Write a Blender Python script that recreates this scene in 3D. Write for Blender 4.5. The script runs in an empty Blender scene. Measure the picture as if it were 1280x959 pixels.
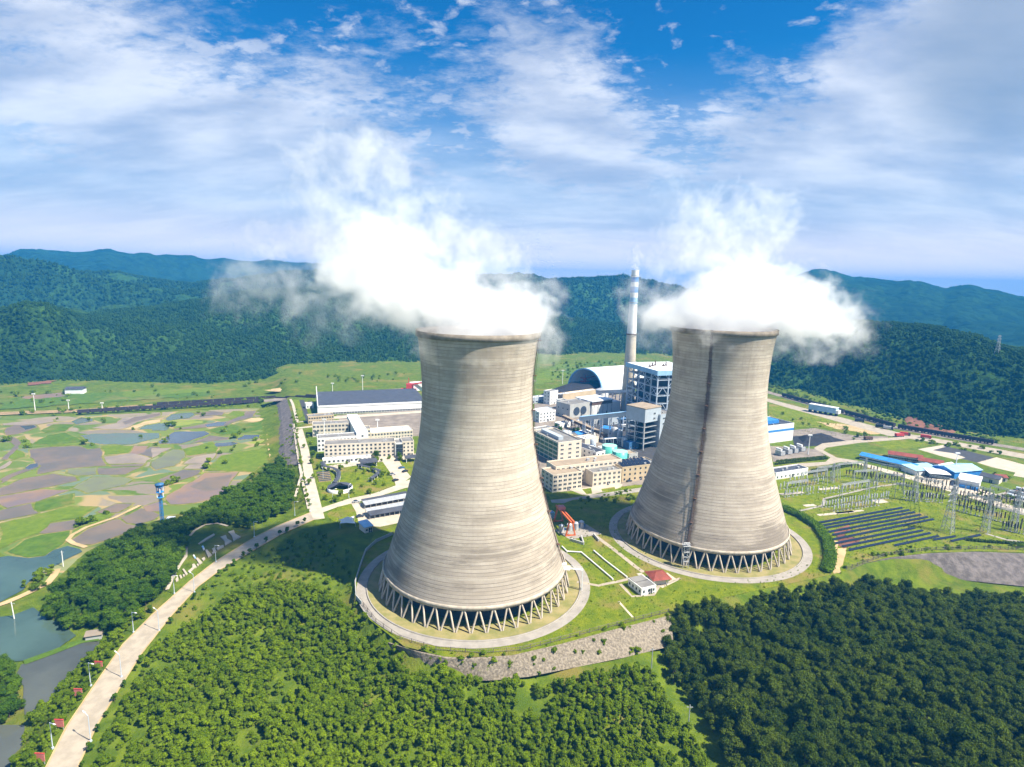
import bpy, math, random
import numpy as np
from mathutils import Vector, Matrix
R = math.radians
S = bpy.context.scene
COL = S.collection
random.seed(7)
rng = np.random.default_rng(7)

# ------------------------------------------------------------------ camera
F_PX, PITCH, ROLL, CAM_H = 735.0, 0.170828, 0.024284, 130.166   # focal length in photo pixels, tilt, roll, height
cam_d = bpy.data.cameras.new("camera")
cam = bpy.data.objects.new("camera", cam_d)
COL.objects.link(cam)
cam_d.sensor_width = 36.0
cam_d.lens = F_PX / 1280.0 * 36.0
cam_d.clip_start, cam_d.clip_end = 1.0, 60000.0
_c, _s = math.cos(PITCH), math.sin(PITCH)
_cr, _sr = math.cos(ROLL), math.sin(ROLL)
_r0, _u0, _b0 = Vector((1, 0, 0)), Vector((0, _s, _c)), Vector((0, -_c, _s))
_X, _Y = _cr * _r0 + _sr * _u0, -_sr * _r0 + _cr * _u0
cam.matrix_world = Matrix(((_X.x, _Y.x, _b0.x, 0), (_X.y, _Y.y, _b0.y, 0), (_X.z, _Y.z, _b0.z, CAM_H), (0, 0, 0, 1)))
S.camera = cam

def ray(px, py):
    dx, dy = px - 640.0, py - 479.5
    a, b = _cr * dx + _sr * dy, -_sr * dx + _cr * dy
    return (a, F_PX * _c - b * _s, -F_PX * _s - b * _c)
def at(px, py, z=0.0):
    X, Y, Z = ray(px, py)
    t = (z - CAM_H) / Z
    return (X * t, Y * t)
def at_dist(px, py, dist):
    """height and position where the line of sight through a pixel is `dist` metres away (horizontally)"""
    X, Y, Z = ray(px, py)
    t = dist / math.hypot(X, Y)
    return (X * t, Y * t, CAM_H + Z * t)

# ------------------------------------------------------------------ sun, sky, exposure
SUN_AZ, SUN_EL = R(114), R(54)          # azimuth clockwise from +Y (away from the camera)
sd = Vector((math.sin(SUN_AZ) * math.cos(SUN_EL), math.cos(SUN_AZ) * math.cos(SUN_EL), math.sin(SUN_EL)))
sun_l = bpy.data.lights.new("sun", "SUN")
sun_l.energy, sun_l.angle, sun_l.color = 5.0, R(0.6), (1.0, 0.93, 0.79)
sun = bpy.data.objects.new("sun", sun_l)
COL.objects.link(sun)
sun.rotation_euler = (-sd).to_track_quat('-Z', 'Y').to_euler()

def N(nt, kind, **kw):
    n = nt.nodes.new(kind)
    for k, v in kw.items():
        if k.startswith("i_"):
            n.inputs[k[2:].replace("_", " ")].default_value = v
        else:
            setattr(n, k, v)
    return n
def L(nt, a, b): nt.links.new(a, b)
def M2(nt, op, a, b=None, c=None, clamp=False):
    n = nt.nodes.new("ShaderNodeMath"); n.operation = op; n.use_clamp = clamp
    for i, v in enumerate((a, b, c)):
        if v is None: continue
        if isinstance(v, (int, float)): n.inputs[i].default_value = v
        else: nt.links.new(v, n.inputs[i])
    return n.outputs[0]
def MR(nt, v, a, b, c=0.0, d=1.0, smooth=True):
    n = nt.nodes.new("ShaderNodeMapRange"); n.interpolation_type = 'SMOOTHSTEP' if smooth else 'LINEAR'
    nt.links.new(v, n.inputs[0])
    for i, x in enumerate((a, b, c, d)): n.inputs[i + 1].default_value = x
    return n.outputs[0]
def MIX(nt, f, a, b, blend='MIX'):
    n = nt.nodes.new("ShaderNodeMix"); n.data_type = 'RGBA'; n.blend_type = blend
    if isinstance(f, (int, float)): n.inputs[0].default_value = f
    else: nt.links.new(f, n.inputs[0])
    for i, v in ((6, a), (7, b)):
        if isinstance(v, (tuple, list)): n.inputs[i].default_value = (v[0], v[1], v[2], 1)
        else: nt.links.new(v, n.inputs[i])
    return n.outputs[2]

world = bpy.data.worlds.new("World"); S.world = world
world.use_nodes = True
nt = world.node_tree; nt.nodes.clear()
out = N(nt, "ShaderNodeOutputWorld"); bg = N(nt, "ShaderNodeBackground"); bg.inputs[1].default_value = 0.098
sky = N(nt, "ShaderNodeTexSky"); sky.sky_type = 'NISHITA'; sky.sun_disc = False
sky.sun_elevation, sky.sun_rotation = SUN_EL, SUN_AZ
sky.air_density, sky.dust_density, sky.ozone_density, sky.altitude = 1.0, 0.4, 3.0, 200
tc = N(nt, "ShaderNodeTexCoord")
sep = N(nt, "ShaderNodeSeparateXYZ"); L(nt, tc.outputs['Generated'], sep.inputs[0])
# clouds lie in a sheet: direction projected on a plane overhead
den = M2(nt, 'ADD', M2(nt, 'MAXIMUM', sep.outputs[2], 0.0), 0.24)
cx = M2(nt, 'DIVIDE', sep.outputs[0], den); cy = M2(nt, 'DIVIDE', sep.outputs[1], den)
comb = N(nt, "ShaderNodeCombineXYZ"); L(nt, cx, comb.inputs[0]); L(nt, cy, comb.inputs[1])
def cloud_noise(scale, detail, rough, rot, sx, sy, off, dist=0.0):
    mp = N(nt, "ShaderNodeMapping"); mp.inputs['Rotation'].default_value = (0, 0, R(rot)); mp.inputs['Scale'].default_value = (sx, sy, 1); mp.inputs['Location'].default_value = off
    L(nt, comb.outputs[0], mp.inputs[0])
    n = N(nt, "ShaderNodeTexNoise", i_Scale=scale, i_Detail=detail, i_Roughness=rough, i_Distortion=dist)
    L(nt, mp.outputs[0], n.inputs['Vector'])
    return n.outputs[0]
streak = cloud_noise(1.7, 12, 0.62, 32, 1.0, 1.7, (3.1, 1.7, 0), 0.5)
puff = cloud_noise(9.0, 9, 0.58, 12, 1.0, 1.15, (0.3, 5.2, 2.0), 0.15)
fine = cloud_noise(5.5, 14, 0.68, 30, 1.0, 1.6, (7.3, 2.2, 1.0), 0.35)
def blob(px, py, inner, outer):
    d = Vector(ray(px, py)).normalized()
    vm = N(nt, "ShaderNodeVectorMath"); vm.operation = 'DOT_PRODUCT'
    nrm = N(nt, "ShaderNodeVectorMath"); nrm.operation = 'NORMALIZE'; L(nt, tc.outputs['Generated'], nrm.inputs[0])
    L(nt, nrm.outputs[0], vm.inputs[0]); vm.inputs[1].default_value = d
    return MR(nt, vm.outputs['Value'], math.cos(R(outer)), math.cos(R(inner)))
CLOUDS = [  # photo pixel, inner / outer angle in degrees, weight: where the sky is thick or clear
    (30, 75, 1, 6, .22), (110, 100, 1, 7, .28), (230, 130, 1, 8, .28), (350, 165, 1, 8, .26), (470, 195, 1, 9, .24), (100, 215, 2, 11, .12), (280, 240, 2, 12, .12), (450, 110, 0.5, 6, .14),
    (690, 110, 1, 7, .34), (760, 140, 1, 7, .22), (640, 75, 0.5, 5, .16), (900, 180, 2, 9, .20), (1040, 170, 2, 9, .24), (1180, 190, 2, 10, .22), (1240, 50, 1, 8, .46), (1180, 110, 1, 7, .20), (1000, 130, 1, 6, .12),
    (600, 250, 2, 12, .10), (1100, 280, 2, 12, .10), (860, 250, 2, 9, .12),
    (950, 55, 1, 9, -.42), (850, 0, 1, 9, -.40), (1060, 40, 1, 6, -.34), (540, 10, 1, 9, -.22), (400, 20, 1, 9, -.26), (230, 10, 1, 9, -.28), (60, 0, 1, 9, -.28), (700, 10, 1, 7, -.26), (560, 120, 1, 5, -.18), (30, 150, 1, 4, -.14), (130, 165, 0.5, 4, -.10), (400, 70, 1, 5, -.14), (820, 110, 1, 4, -.20), (600, 190, 1, 5, -.10)]
cov = None
for (px, py, a, b, w) in CLOUDS:
    v = M2(nt, 'MULTIPLY', blob(px, py, 0.0, b * 1.55), w * (0.72 if w > 0 else 0.55))
    cov = v if cov is None else M2(nt, 'ADD', cov, v)
base = M2(nt, 'ADD', M2(nt, 'MULTIPLY', streak, 0.62), M2(nt, 'MULTIPLY', fine, 0.72))
detail = cloud_noise(14.0, 10, 0.62, 24, 1.0, 1.4, (2.2, 6.6, 4.0), 0.2)
thick = MR(nt, M2(nt, 'ADD', M2(nt, 'ADD', base, cov), M2(nt, 'MULTIPLY', M2(nt, 'SUBTRACT', detail, 0.5), 0.62)), 0.52, 1.02)
puffs = M2(nt, 'MULTIPLY', MR(nt, M2(nt, 'ADD', puff, M2(nt, 'MULTIPLY', cov, 0.22)), 0.50, 0.66), 0.66)
horizon = M2(nt, 'MULTIPLY', MR(nt, sep.outputs[2], 0.34, 0.05), 0.93)
low = MR(nt, sep.outputs[2], 0.24, 0.04)                  # towards the horizon everything melts into pale haze
lowtex = cloud_noise(2.6, 9, 0.62, 20, 0.55, 1.6, (1.0, 8.0, 3.0), 0.3)
shade = cloud_noise(2.2, 7, 0.55, 25, 1.0, 1.7, (9.0, 4.0, 0.5))
cl_col = MIX(nt, MR(nt, shade, 0.30, 0.70), (2.1, 2.5, 3.3), (4.5, 4.6, 4.85))
cl_col = MIX(nt, M2(nt, 'MULTIPLY', blob(1275, 60, 0.5, 9), 0.75), cl_col, (1.35, 1.75, 2.3))
cl_col = MIX(nt, M2(nt, 'MULTIPLY', low, 0.85), cl_col, MIX(nt, MR(nt, lowtex, 0.38, 0.68), (2.5, 2.8, 3.65), (3.9, 3.95, 4.35)))
cl_col = MIX(nt, MR(nt, sep.outputs[2], 0.11, 0.0), cl_col, (7.6, 6.3, 5.4))
cl = M2(nt, 'MAXIMUM', M2(nt, 'MAXIMUM', M2(nt, 'MULTIPLY', thick, 0.80), puffs), M2(nt, 'ADD', M2(nt, 'MULTIPLY', horizon, 0.95), M2(nt, 'MULTIPLY', thick, 0.05)))
sat = N(nt, "ShaderNodeHueSaturation", i_Saturation=1.35, i_Value=1.0); L(nt, sky.outputs[0], sat.inputs['Color'])
blue = MIX(nt, 1.0, sat.outputs[0], (0.115, 0.50, 0.60), 'MULTIPLY')
L(nt, MIX(nt, cl, blue, cl_col), bg.inputs[0]); L(nt, bg.outputs[0], out.inputs[0])

vs = S.view_settings
vs.view_transform, vs.look, vs.gamma, vs.use_curve_mapping = 'Standard', 'None', 1.0, False
vs.exposure = 1.3
cy_ = S.cycles
cy_.max_bounces, cy_.diffuse_bounces, cy_.glossy_bounces, cy_.transmission_bounces = 12, 3, 2, 2
cy_.transparent_max_bounces, cy_.volume_bounces = 96, 10
cy_.volume_step_rate = 1.0
cy_.use_adaptive_sampling, cy_.adaptive_threshold = True, 0.02
cy_.use_denoising = True
cy_.caustics_reflective = cy_.caustics_refractive = False

# ------------------------------------------------------------------ mesh helpers
class MB:
    """collects boxes, prisms, tubes and sheets and links them as ONE mesh object"""
    def __init__(self): self.v, self.f, self.m, self.smooth = [], [], [], []
    def add(self, vs, fs, mi=0, smooth=False):
        o = len(self.v); self.v += [tuple(p) for p in vs]
        for f in fs: self.f.append(tuple(o + i for i in f)); self.m.append(mi); self.smooth.append(smooth)
        return self
    def box(self, x0, y0, z0, x1, y1, z1, mi=0):
        p = [(x0, y0, z0), (x1, y0, z0), (x1, y1, z0), (x0, y1, z0), (x0, y0, z1), (x1, y0, z1), (x1, y1, z1), (x0, y1, z1)]
        return self.add(p, [(3, 2, 1, 0), (4, 5, 6, 7), (0, 1, 5, 4), (1, 2, 6, 5), (2, 3, 7, 6), (3, 0, 4, 7)], mi)
    def bar(self, a, b, w, h=None, mi=0):
        a, b = Vector(a), Vector(b); d = (b - a).normalized(); h = h or w
        s = d.cross(Vector((0, 0, 1)));  s = s.normalized() if s.length > 1e-4 else Vector((1, 0, 0))
        t = s.cross(d).normalized(); s, t = s * (w / 2), t * (h / 2)
        p = [a - s - t, a + s - t, a + s + t, a - s + t, b - s - t, b + s - t, b + s + t, b - s + t]
        return self.add(p, [(0, 1, 2, 3), (7, 6, 5, 4), (0, 4, 5, 1), (1, 5, 6, 2), (2, 6, 7, 3), (3, 7, 4, 0)], mi)
    def tube(self, a, b, r0, r1=None, n=8, caps=True, mi=0, smooth=True):
        a, b = Vector(a), Vector(b); r1 = r0 if r1 is None else r1; d = (b - a).normalized()
        s = d.cross(Vector((0, 0, 1))); s = s.normalized() if s.length > 1e-4 else Vector((1, 0, 0)); t = d.cross(s)
        p = []
        for c, r in ((a, r0), (b, r1)):
            for i in range(n):
                w = 2 * math.pi * i / n; p.append(c + s * (r * math.cos(w)) + t * (r * math.sin(w)))
        self.add(p, [(i, (i + 1) % n, n + (i + 1) % n, n + i) for i in range(n)], mi, smooth)
        if caps: self.add([p[i] for i in range(n)], [tuple(range(n))[::-1]], mi); self.add([p[n + i] for i in range(n)], [tuple(range(n))], mi)
        return self
    def prism(self, poly, z0, z1, mi=0):
        n = len(poly); ar = sum(poly[i][0] * poly[(i + 1) % n][1] - poly[(i + 1) % n][0] * poly[i][1] for i in range(n))
        if ar < 0: poly = poly[::-1]
        p = [(x, y, z0) for x, y in poly] + [(x, y, z1) for x, y in poly]
        return self.add(p, [tuple(range(n))[::-1], tuple(range(n, 2 * n))] + [(i, (i + 1) % n, n + (i + 1) % n, n + i) for i in range(n)], mi)
    def lathe(self, prof, n=64, mi=0, a0=0.0, a1=2 * math.pi, smooth=True):
        full = abs(a1 - a0 - 2 * math.pi) < 1e-6; k = n if full else n + 1; p = []
        for r, z in prof:
            for i in range(k):
                w = a0 + (a1 - a0) * i / n; p.append((r * math.cos(w), r * math.sin(w), z))
        f = []
        for j in range(len(prof) - 1):
            for i in range(n):
                i2 = (i + 1) % k; f.append((j * k + i, j * k + i2, (j + 1) * k + i2, (j + 1) * k + i))
        return self.add(p, f, mi, smooth)
    def mesh(self, name, mats):
        me = bpy.data.meshes.new(name); me.from_pydata(self.v, [], self.f)
        for m in (mats if isinstance(mats, (list, tuple)) else [mats]): me.materials.append(m)
        me.polygons.foreach_set("material_index", self.m); me.polygons.foreach_set("use_smooth", self.smooth); me.update()
        return me
    def build(self, name, mats, parent=None, loc=None, rz=0.0):
        return link(name, self.mesh(name, mats), parent, loc, rz)
def link(name, me, parent=None, loc=None, rz=0.0):
    o = bpy.data.objects.new(name, me); COL.objects.link(o)
    if parent is not None: o.parent = parent
    if loc is not None: o.location = loc
    if rz: o.rotation_euler = (0, 0, rz)
    return o
def tag(o, label=None, cat=None, group=None, kind=None):
    if label: o['label'] = label
    if cat: o['category'] = cat
    if group: o['group'] = group
    if kind: o['kind'] = kind
    return o
def thing(name, label, cat, loc=(0, 0, 0), rz=0.0, group=None):
    o = bpy.data.objects.new(name, None); COL.objects.link(o); o.location = loc; o.rotation_euler = (0, 0, rz)
    o.empty_display_size = 0.5
    return tag(o, label, cat, group)
def copy_tree(o, loc=None, rz=None, label=None, group=None, parent=None, kids=None):
    c = o.copy(); COL.objects.link(c)
    if parent is not None: c.parent = parent
    if loc is not None: c.location = loc
    if rz is not None: c.rotation_euler = (0, 0, rz)
    if label: c['label'] = label
    if group: c['group'] = group
    for ch in list(o.children): copy_tree(ch, parent=c)
    return c

# ------------------------------------------------------------------ materials
def mat(name, col, rough=0.8, var=0.25, scale=0.5, col2=None, bump=0.0, bscale=None, spec=0.3, metal=0.0, coords='Object', detail=6, mid=(0.35, 0.65)):
    m = bpy.data.materials.new(name); m.use_nodes = True; t = m.node_tree
    b = t.nodes['Principled BSDF']; b.inputs['Roughness'].default_value = rough; b.inputs['Metallic'].default_value = metal; b.inputs['Specular IOR Level'].default_value = spec
    co = N(t, "ShaderNodeTexCoord") if coords == 'Object' else N(t, "ShaderNodeNewGeometry")
    cv = co.outputs['Object'] if coords == 'Object' else co.outputs['Position']
    n = N(t, "ShaderNodeTexNoise", i_Scale=scale, i_Detail=detail, i_Roughness=0.6); L(t, cv, n.inputs['Vector'])
    c2 = col2 or tuple(c * (1 - var) for c in col)
    L(t, MIX(t, MR(t, n.outputs[0], mid[0], mid[1]), c2, col), b.inputs['Base Color'])
    if bump:
        nb = N(t, "ShaderNodeTexNoise", i_Scale=bscale or scale * 4, i_Detail=6, i_Roughness=0.65); L(t, cv, nb.inputs['Vector'])
        bp = N(t, "ShaderNodeBump", i_Strength=1.0, i_Distance=bump); L(t, nb.outputs[0], bp.inputs['Height']); L(t, bp.outputs[0], b.inputs['Normal'])
    return m
def mat_grass(name, a, b_, c_, s1=0.02, s2=0.15, bump=0.5):
    """three greens / earth tones mixed at two sizes"""
    m = bpy.data.materials.new(name); m.use_nodes = True; t = m.node_tree
    b = t.nodes['Principled BSDF']; b.inputs['Roughness'].default_value = 0.95; b.inputs['Specular IOR Level'].default_value = 0.1
    g = N(t, "ShaderNodeNewGeometry")
    n1 = N(t, "ShaderNodeTexNoise", i_Scale=s1, i_Detail=5, i_Roughness=0.6); L(t, g.outputs['Position'], n1.inputs['Vector'])
    n2 = N(t, "ShaderNodeTexNoise", i_Scale=s2, i_Detail=8, i_Roughness=0.7); L(t, g.outputs['Position'], n2.inputs['Vector'])
    col = MIX(t, MR(t, n2.outputs[0], 0.36, 0.66), b_, a)
    col = MIX(t, MR(t, n1.outputs[0], 0.50, 0.70), col, c_)
    L(t, col, b.inputs['Base Color'])
    n3 = N(t, "ShaderNodeTexNoise", i_Scale=s2 * 8, i_Detail=4, i_Roughness=0.7); L(t, g.outputs['Position'], n3.inputs['Vector'])
    bp = N(t, "ShaderNodeBump", i_Strength=1.0, i_Distance=bump); L(t, n3.outputs[0], bp.inputs['Height']); L(t, bp.outputs[0], b.inputs['Normal'])
    return m
def mat_leaf(name, a, b_, hue=0.25):
    m = bpy.data.materials.new(name); m.use_nodes = True; t = m.node_tree
    b = t.nodes['Principled BSDF']; b.inputs['Roughness'].default_value = 0.8; b.inputs['Specular IOR Level'].default_value = 0.04
    oi = N(t, "ShaderNodeObjectInfo"); ge = N(t, "ShaderNodeNewGeometry")
    tc_ = N(t, "ShaderNodeTexCoord")
    n = N(t, "ShaderNodeTexNoise", i_Scale=0.55, i_Detail=3); L(t, tc_.outputs['Object'], n.inputs['Vector'])
    pn = N(t, "ShaderNodeTexNoise", i_Scale=0.025, i_Detail=3); L(t, ge.outputs['Position'], pn.inputs['Vector'])
    f = M2(t, 'ADD', M2(t, 'MULTIPLY', oi.outputs['Random'], 0.5), M2(t, 'ADD', M2(t, 'MULTIPLY', MR(t, n.outputs[0], 0.3, 0.7), 0.25), M2(t, 'MULTIPLY', MR(t, pn.outputs[0], 0.35, 0.65), 0.25)))
    col = MIX(t, f, a, b_)
    L(t, col, b.inputs['Base Color'])
    tr = N(t, "ShaderNodeBsdfTranslucent"); L(t, MIX(t, 1.0, col, (1.2, 1.25, 0.6), 'MULTIPLY'), tr.inputs[0])
    mx = N(t, "ShaderNodeMixShader"); mx.inputs[0].default_value = 0.36
    o = t.nodes['Material Output']; L(t, b.outputs[0], mx.inputs[1]); L(t, tr.outputs[0], mx.inputs[2]); L(t, mx.outputs[0], o.inputs[0])
    return m
def mat_water(name, col, rough=0.12):
    m = mat(name, col, rough, 0.35, 0.03, spec=0.5, coords='P', bump=0.02, bscale=0.6); return m

MAT = dict(
    grass=mat_grass("meadow_grass", (0.120, 0.160, 0.010), (0.060, 0.100, 0.008), (0.180, 0.150, 0.035), 0.03, 0.16),
    lawn=mat_grass("lawn_grass", (0.185, 0.215, 0.010), (0.100, 0.150, 0.008), (0.235, 0.185, 0.055), 0.05, 0.22, 0.8),
    field_green=mat_grass("rice_green", (0.088, 0.148, 0.016), (0.055, 0.105, 0.014), (0.145, 0.150, 0.035), 0.03, 0.2, 0.3),
    field_lime=mat_grass("rice_lime", (0.125, 0.175, 0.016), (0.085, 0.135, 0.014), (0.165, 0.165, 0.035), 0.03, 0.2, 0.3),
    mud=mat("paddy_mud", (0.165, 0.120, 0.082), 0.45, 0.3, 0.05, (0.115, 0.098, 0.078), coords='P', bump=0.05, bscale=0.8, spec=0.5),
    mud_pale=mat("paddy_mud_pale", (0.26, 0.205, 0.15), 0.5, 0.3, 0.06, (0.19, 0.155, 0.12), coords='P', spec=0.4),
    mud_brown=mat("paddy_mud_brown", (0.23, 0.145, 0.085), 0.5, 0.3, 0.04, (0.15, 0.115, 0.11), coords='P', spec=0.4),
    olive=mat("paddy_olive", (0.155, 0.165, 0.065), 0.45, 0.3, 0.05, (0.13, 0.13, 0.08), coords='P', spec=0.5),
    teal=mat("paddy_teal", (0.085, 0.125, 0.080), 0.25, 0.3, 0.05, (0.10, 0.115, 0.075), coords='P', spec=0.5),
    tan=mat("dry_earth", (0.46, 0.32, 0.17), 0.9, 0.3, 0.12, (0.33, 0.25, 0.12), coords='P'),
    blue=mat_water("paddy_water", (0.070, 0.082, 0.088), 0.16),
    lake=mat_water("lake_water", (0.065, 0.105, 0.085), 0.08),
    pond=mat_water("pond_water", (0.085, 0.092, 0.078), 0.06),
    concrete_road=mat("concrete_road", (0.36, 0.305, 0.235), 0.85, 0.22, 0.25, coords='P'),
    grey_road=mat("grey_road", (0.30, 0.27, 0.235), 0.85, 0.2, 0.25, coords='P'),
    paving=mat("pale_paving", (0.46, 0.395, 0.31), 0.85, 0.2, 0.2, coords='P'),
    asphalt=mat("asphalt", (0.055, 0.055, 0.06), 0.85, 0.3, 0.3, coords='P'),
    coal=mat("coal", (0.022, 0.022, 0.028), 0.9, 0.4, 0.3, coords='P', bump=0.3, bscale=0.7),
    sand=mat("sandy_ring", (0.27, 0.22, 0.095), 0.95, 0.3, 0.15, (0.17, 0.165, 0.05), coords='P'),
    yard=mat("gravel_yard", (0.24, 0.20, 0.165), 0.95, 0.35, 0.12, coords='P', bump=0.1),
    red_soil=mat("red_soil", (0.20, 0.085, 0.05), 0.95, 0.4, 0.08, coords='P', bump=0.3),
    white=mat("white_paint", (0.78, 0.77, 0.74), 0.6, 0.12, 0.15),
    cream=mat("cream_wall", (0.66, 0.58, 0.47), 0.75, 0.12, 0.15),
    tan_wall=mat("tan_wall", (0.52, 0.41, 0.27), 0.8, 0.12, 0.15),
    grey_wall=mat("grey_wall", (0.42, 0.42, 0.40), 0.8, 0.15, 0.15),
    roof_grey=mat("roof_membrane", (0.21, 0.20, 0.19), 0.85, 0.3, 0.12),
    roof_dark=mat("dark_roof", (0.055, 0.06, 0.075), 0.55, 0.3, 0.15),
    roof_slate=mat("slate_blue_roof", (0.07, 0.074, 0.09), 0.5, 0.25, 0.2),
    roof_tan=mat("tan_roof", (0.32, 0.25, 0.18), 0.85, 0.2, 0.15),
    roof_blue=mat("blue_roof", (0.05, 0.24, 0.62), 0.4, 0.2, 0.3),
    roof_lblue=mat("pale_blue_roof", (0.32, 0.52, 0.72), 0.45, 0.15, 0.3),
    roof_red=mat("red_roof", (0.24, 0.055, 0.035), 0.7, 0.3, 0.3),
    roof_white=mat("white_roof", (0.72, 0.73, 0.75), 0.45, 0.1, 0.2),
    glass=mat("window_glass", (0.035, 0.045, 0.06), 0.15, 0.3, 0.4, spec=0.6),
    glass_green=mat("green_glass", (0.045, 0.13, 0.11), 0.15, 0.3, 0.4, spec=0.6),
    steel=mat("pale_steel", (0.50, 0.56, 0.64), 0.45, 0.15, 0.3, metal=0.1),
    steel_dark=mat("dark_steel", (0.05, 0.065, 0.09), 0.5, 0.3, 0.4),
    steel_blue=mat("blue_steel", (0.045, 0.14, 0.30), 0.5, 0.3, 0.4),
    clad=mat("grey_cladding", (0.40, 0.45, 0.50), 0.5, 0.12, 0.25),
    galv=mat("galvanised", (0.48, 0.49, 0.50), 0.45, 0.2, 0.5, metal=0.3),
    teal_tank=mat("teal_tank", (0.10, 0.48, 0.40), 0.4, 0.1, 0.2),
    teal_top=mat("teal_tank_top", (0.32, 0.66, 0.56), 0.5, 0.1, 0.2),
    orange=mat("orange_paint", (0.60, 0.14, 0.04), 0.5, 0.2, 0.6),
    red=mat("red_paint", (0.52, 0.06, 0.055), 0.5, 0.2, 0.6),
    pink=mat("faded_red_board", (0.62, 0.20, 0.17), 0.6, 0.2, 0.6),
    blue_paint=mat("blue_paint", (0.02, 0.22, 0.56), 0.45, 0.2, 0.6),
    rust=mat("rusty_steel", (0.13, 0.075, 0.05), 0.8, 0.4, 1.5),
    insul=mat("brown_porcelain", (0.045, 0.03, 0.028), 0.35, 0.2, 1.0),
    black=mat("black_rubber", (0.02, 0.02, 0.022), 0.7, 0.2, 1.0),
    bark=mat("bark", (0.10, 0.075, 0.05), 0.9, 0.3, 2.0),
    panel=mat("solar_panel", (0.012, 0.018, 0.035), 0.18, 0.2, 0.5, spec=0.6),
    stone=mat("stone_wall", (0.27, 0.225, 0.17), 0.95, 0.5, 1.3, coords='P', bump=0.5, bscale=0.8),
    stone_dark=mat("dark_stone", (0.165, 0.142, 0.135), 0.95, 0.45, 0.3, coords='P', bump=0.5, bscale=0.6),
)

# ------------------------------------------------------------------ terrain
def zq(ox, oy, s, pts): return [(ox + x / s, oy + y / s) for x, y in pts]
PAD = [at(x, y, 0) for x, y in [(345, 440), (362, 498), (371, 545), (377, 580), (386, 622), (392, 648), (425, 652), (444, 690), (443, 735), (462, 775), (505, 808), (560, 822), (640, 820), (700, 806), (760, 790),
       (835, 770), (900, 748), (985, 730), (1050, 716), (1075, 706), (1110, 697), (1160, 691), (1220, 689), (1290, 691), (1500, 690), (1900, 560)]] + [(1500, 1600), (-250, 1600)]
FIELD = [at(x, y, -10) for x, y in [(-900, 500), (325, 508), (336, 575), (300, 605), (240, 640), (180, 656), (110, 690), (60, 740), (48, 765), (72, 785), (108, 790), (126, 801), (120, 815), (75, 860), (40, 905), (20, 935), (14, 990), (-300, 1010), (-900, 700)]]
ROAD_L = [(50, 985), (58, 959), (83, 909), (116, 860), (153.5, 806), (190, 769), (237, 727), (268, 703), (318, 672), (346, 658), (388, 641)]
ROAD_R = [(88, 985), (97.5, 959), (119, 911), (149, 861), (178, 816), (213, 771), (247, 734), (276, 712), (322, 685), (352.5, 667.5), (392, 650)]
ROAD_Z = [-5.2, -5, -4.7, -4.4, -4, -3.6, -3, -2.5, -1.5, -0.8, 0.03]
RL = [at(*p, z) for p, z in zip(ROAD_L, ROAD_Z)]; RR = [at(*p, z) for p, z in zip(ROAD_R, ROAD_Z)]
RC = [((a[0] + b[0]) / 2, (a[1] + b[1]) / 2) for a, b in zip(RL, RR)]
CTRL = [(640, 1000, -14), (640, 959, -13), (640, 900, -13), (640, 855, -5.3), (450, 959, -11), (300, 959, -8), (150, 959, -5.5), (200, 870, -5), (300, 850, -7), (420, 850, -8), (350, 750, -4), (300, 720, -3.2), (420, 740, -4), (420, 690, -1.5),
        (360, 690, -2), (850, 870, -13), (880, 959, -14), (1000, 860, -8), (1000, 959, -8), (1150, 800, -6), (1150, 900, -4), (1280, 800, -7), (1280, 900, -3), (1050, 770, -7), (1100, 735, -9.5), (1200, 738, -10), (1280, 748, -10),
        (900, 790, -8), (1280, 990, -2), (560, 850, -5.3), (740, 840, -5.4), (800, 825, -5.4), (150, 700, -5), (200, 690, -4), (120, 760, -6.5), (280, 655, -4), (330, 620, -4.5), (350, 600, -6), (100, 760, -7), (130, 838, -6.5), (80, 890, -6.5), (250, 690, -3.4),
        (0, 490, -10), (200, 490, -10), (300, 480, -9), (450, 478, -4), (352, 540, -6), (-300, 800, -10), (-300, 600, -10), (1500, 800, -8)]
_cp = np.array([(*at(x, y, z), z) for x, y, z in CTRL])
def seg_dist(px, py, a, b):
    ax, ay = a; bx, by = b; dx, dy = bx - ax, by - ay
    t = np.clip(((px - ax) * dx + (py - ay) * dy) / (dx * dx + dy * dy + 1e-9), 0, 1)
    return np.hypot(px - ax - t * dx, py - ay - t * dy), t
def poly_dist(px, py, poly):
    """0 inside, distance to the outline outside"""
    d = np.full(px.shape, 1e9); ins = np.zeros(px.shape, bool); n = len(poly)
    for i in range(n):
        a, b = poly[i], poly[(i + 1) % n]
        d = np.minimum(d, seg_dist(px, py, a, b)[0])
        c = ((a[1] > py) != (b[1] > py)) & (px < (b[0] - a[0]) * (py - a[1]) / (b[1] - a[1] + 1e-12) + a[0])
        ins ^= c
    return np.where(ins, 0.0, d)
def sstep(t): t = np.clip(t, 0, 1); return t * t * (3 - 2 * t)
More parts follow.
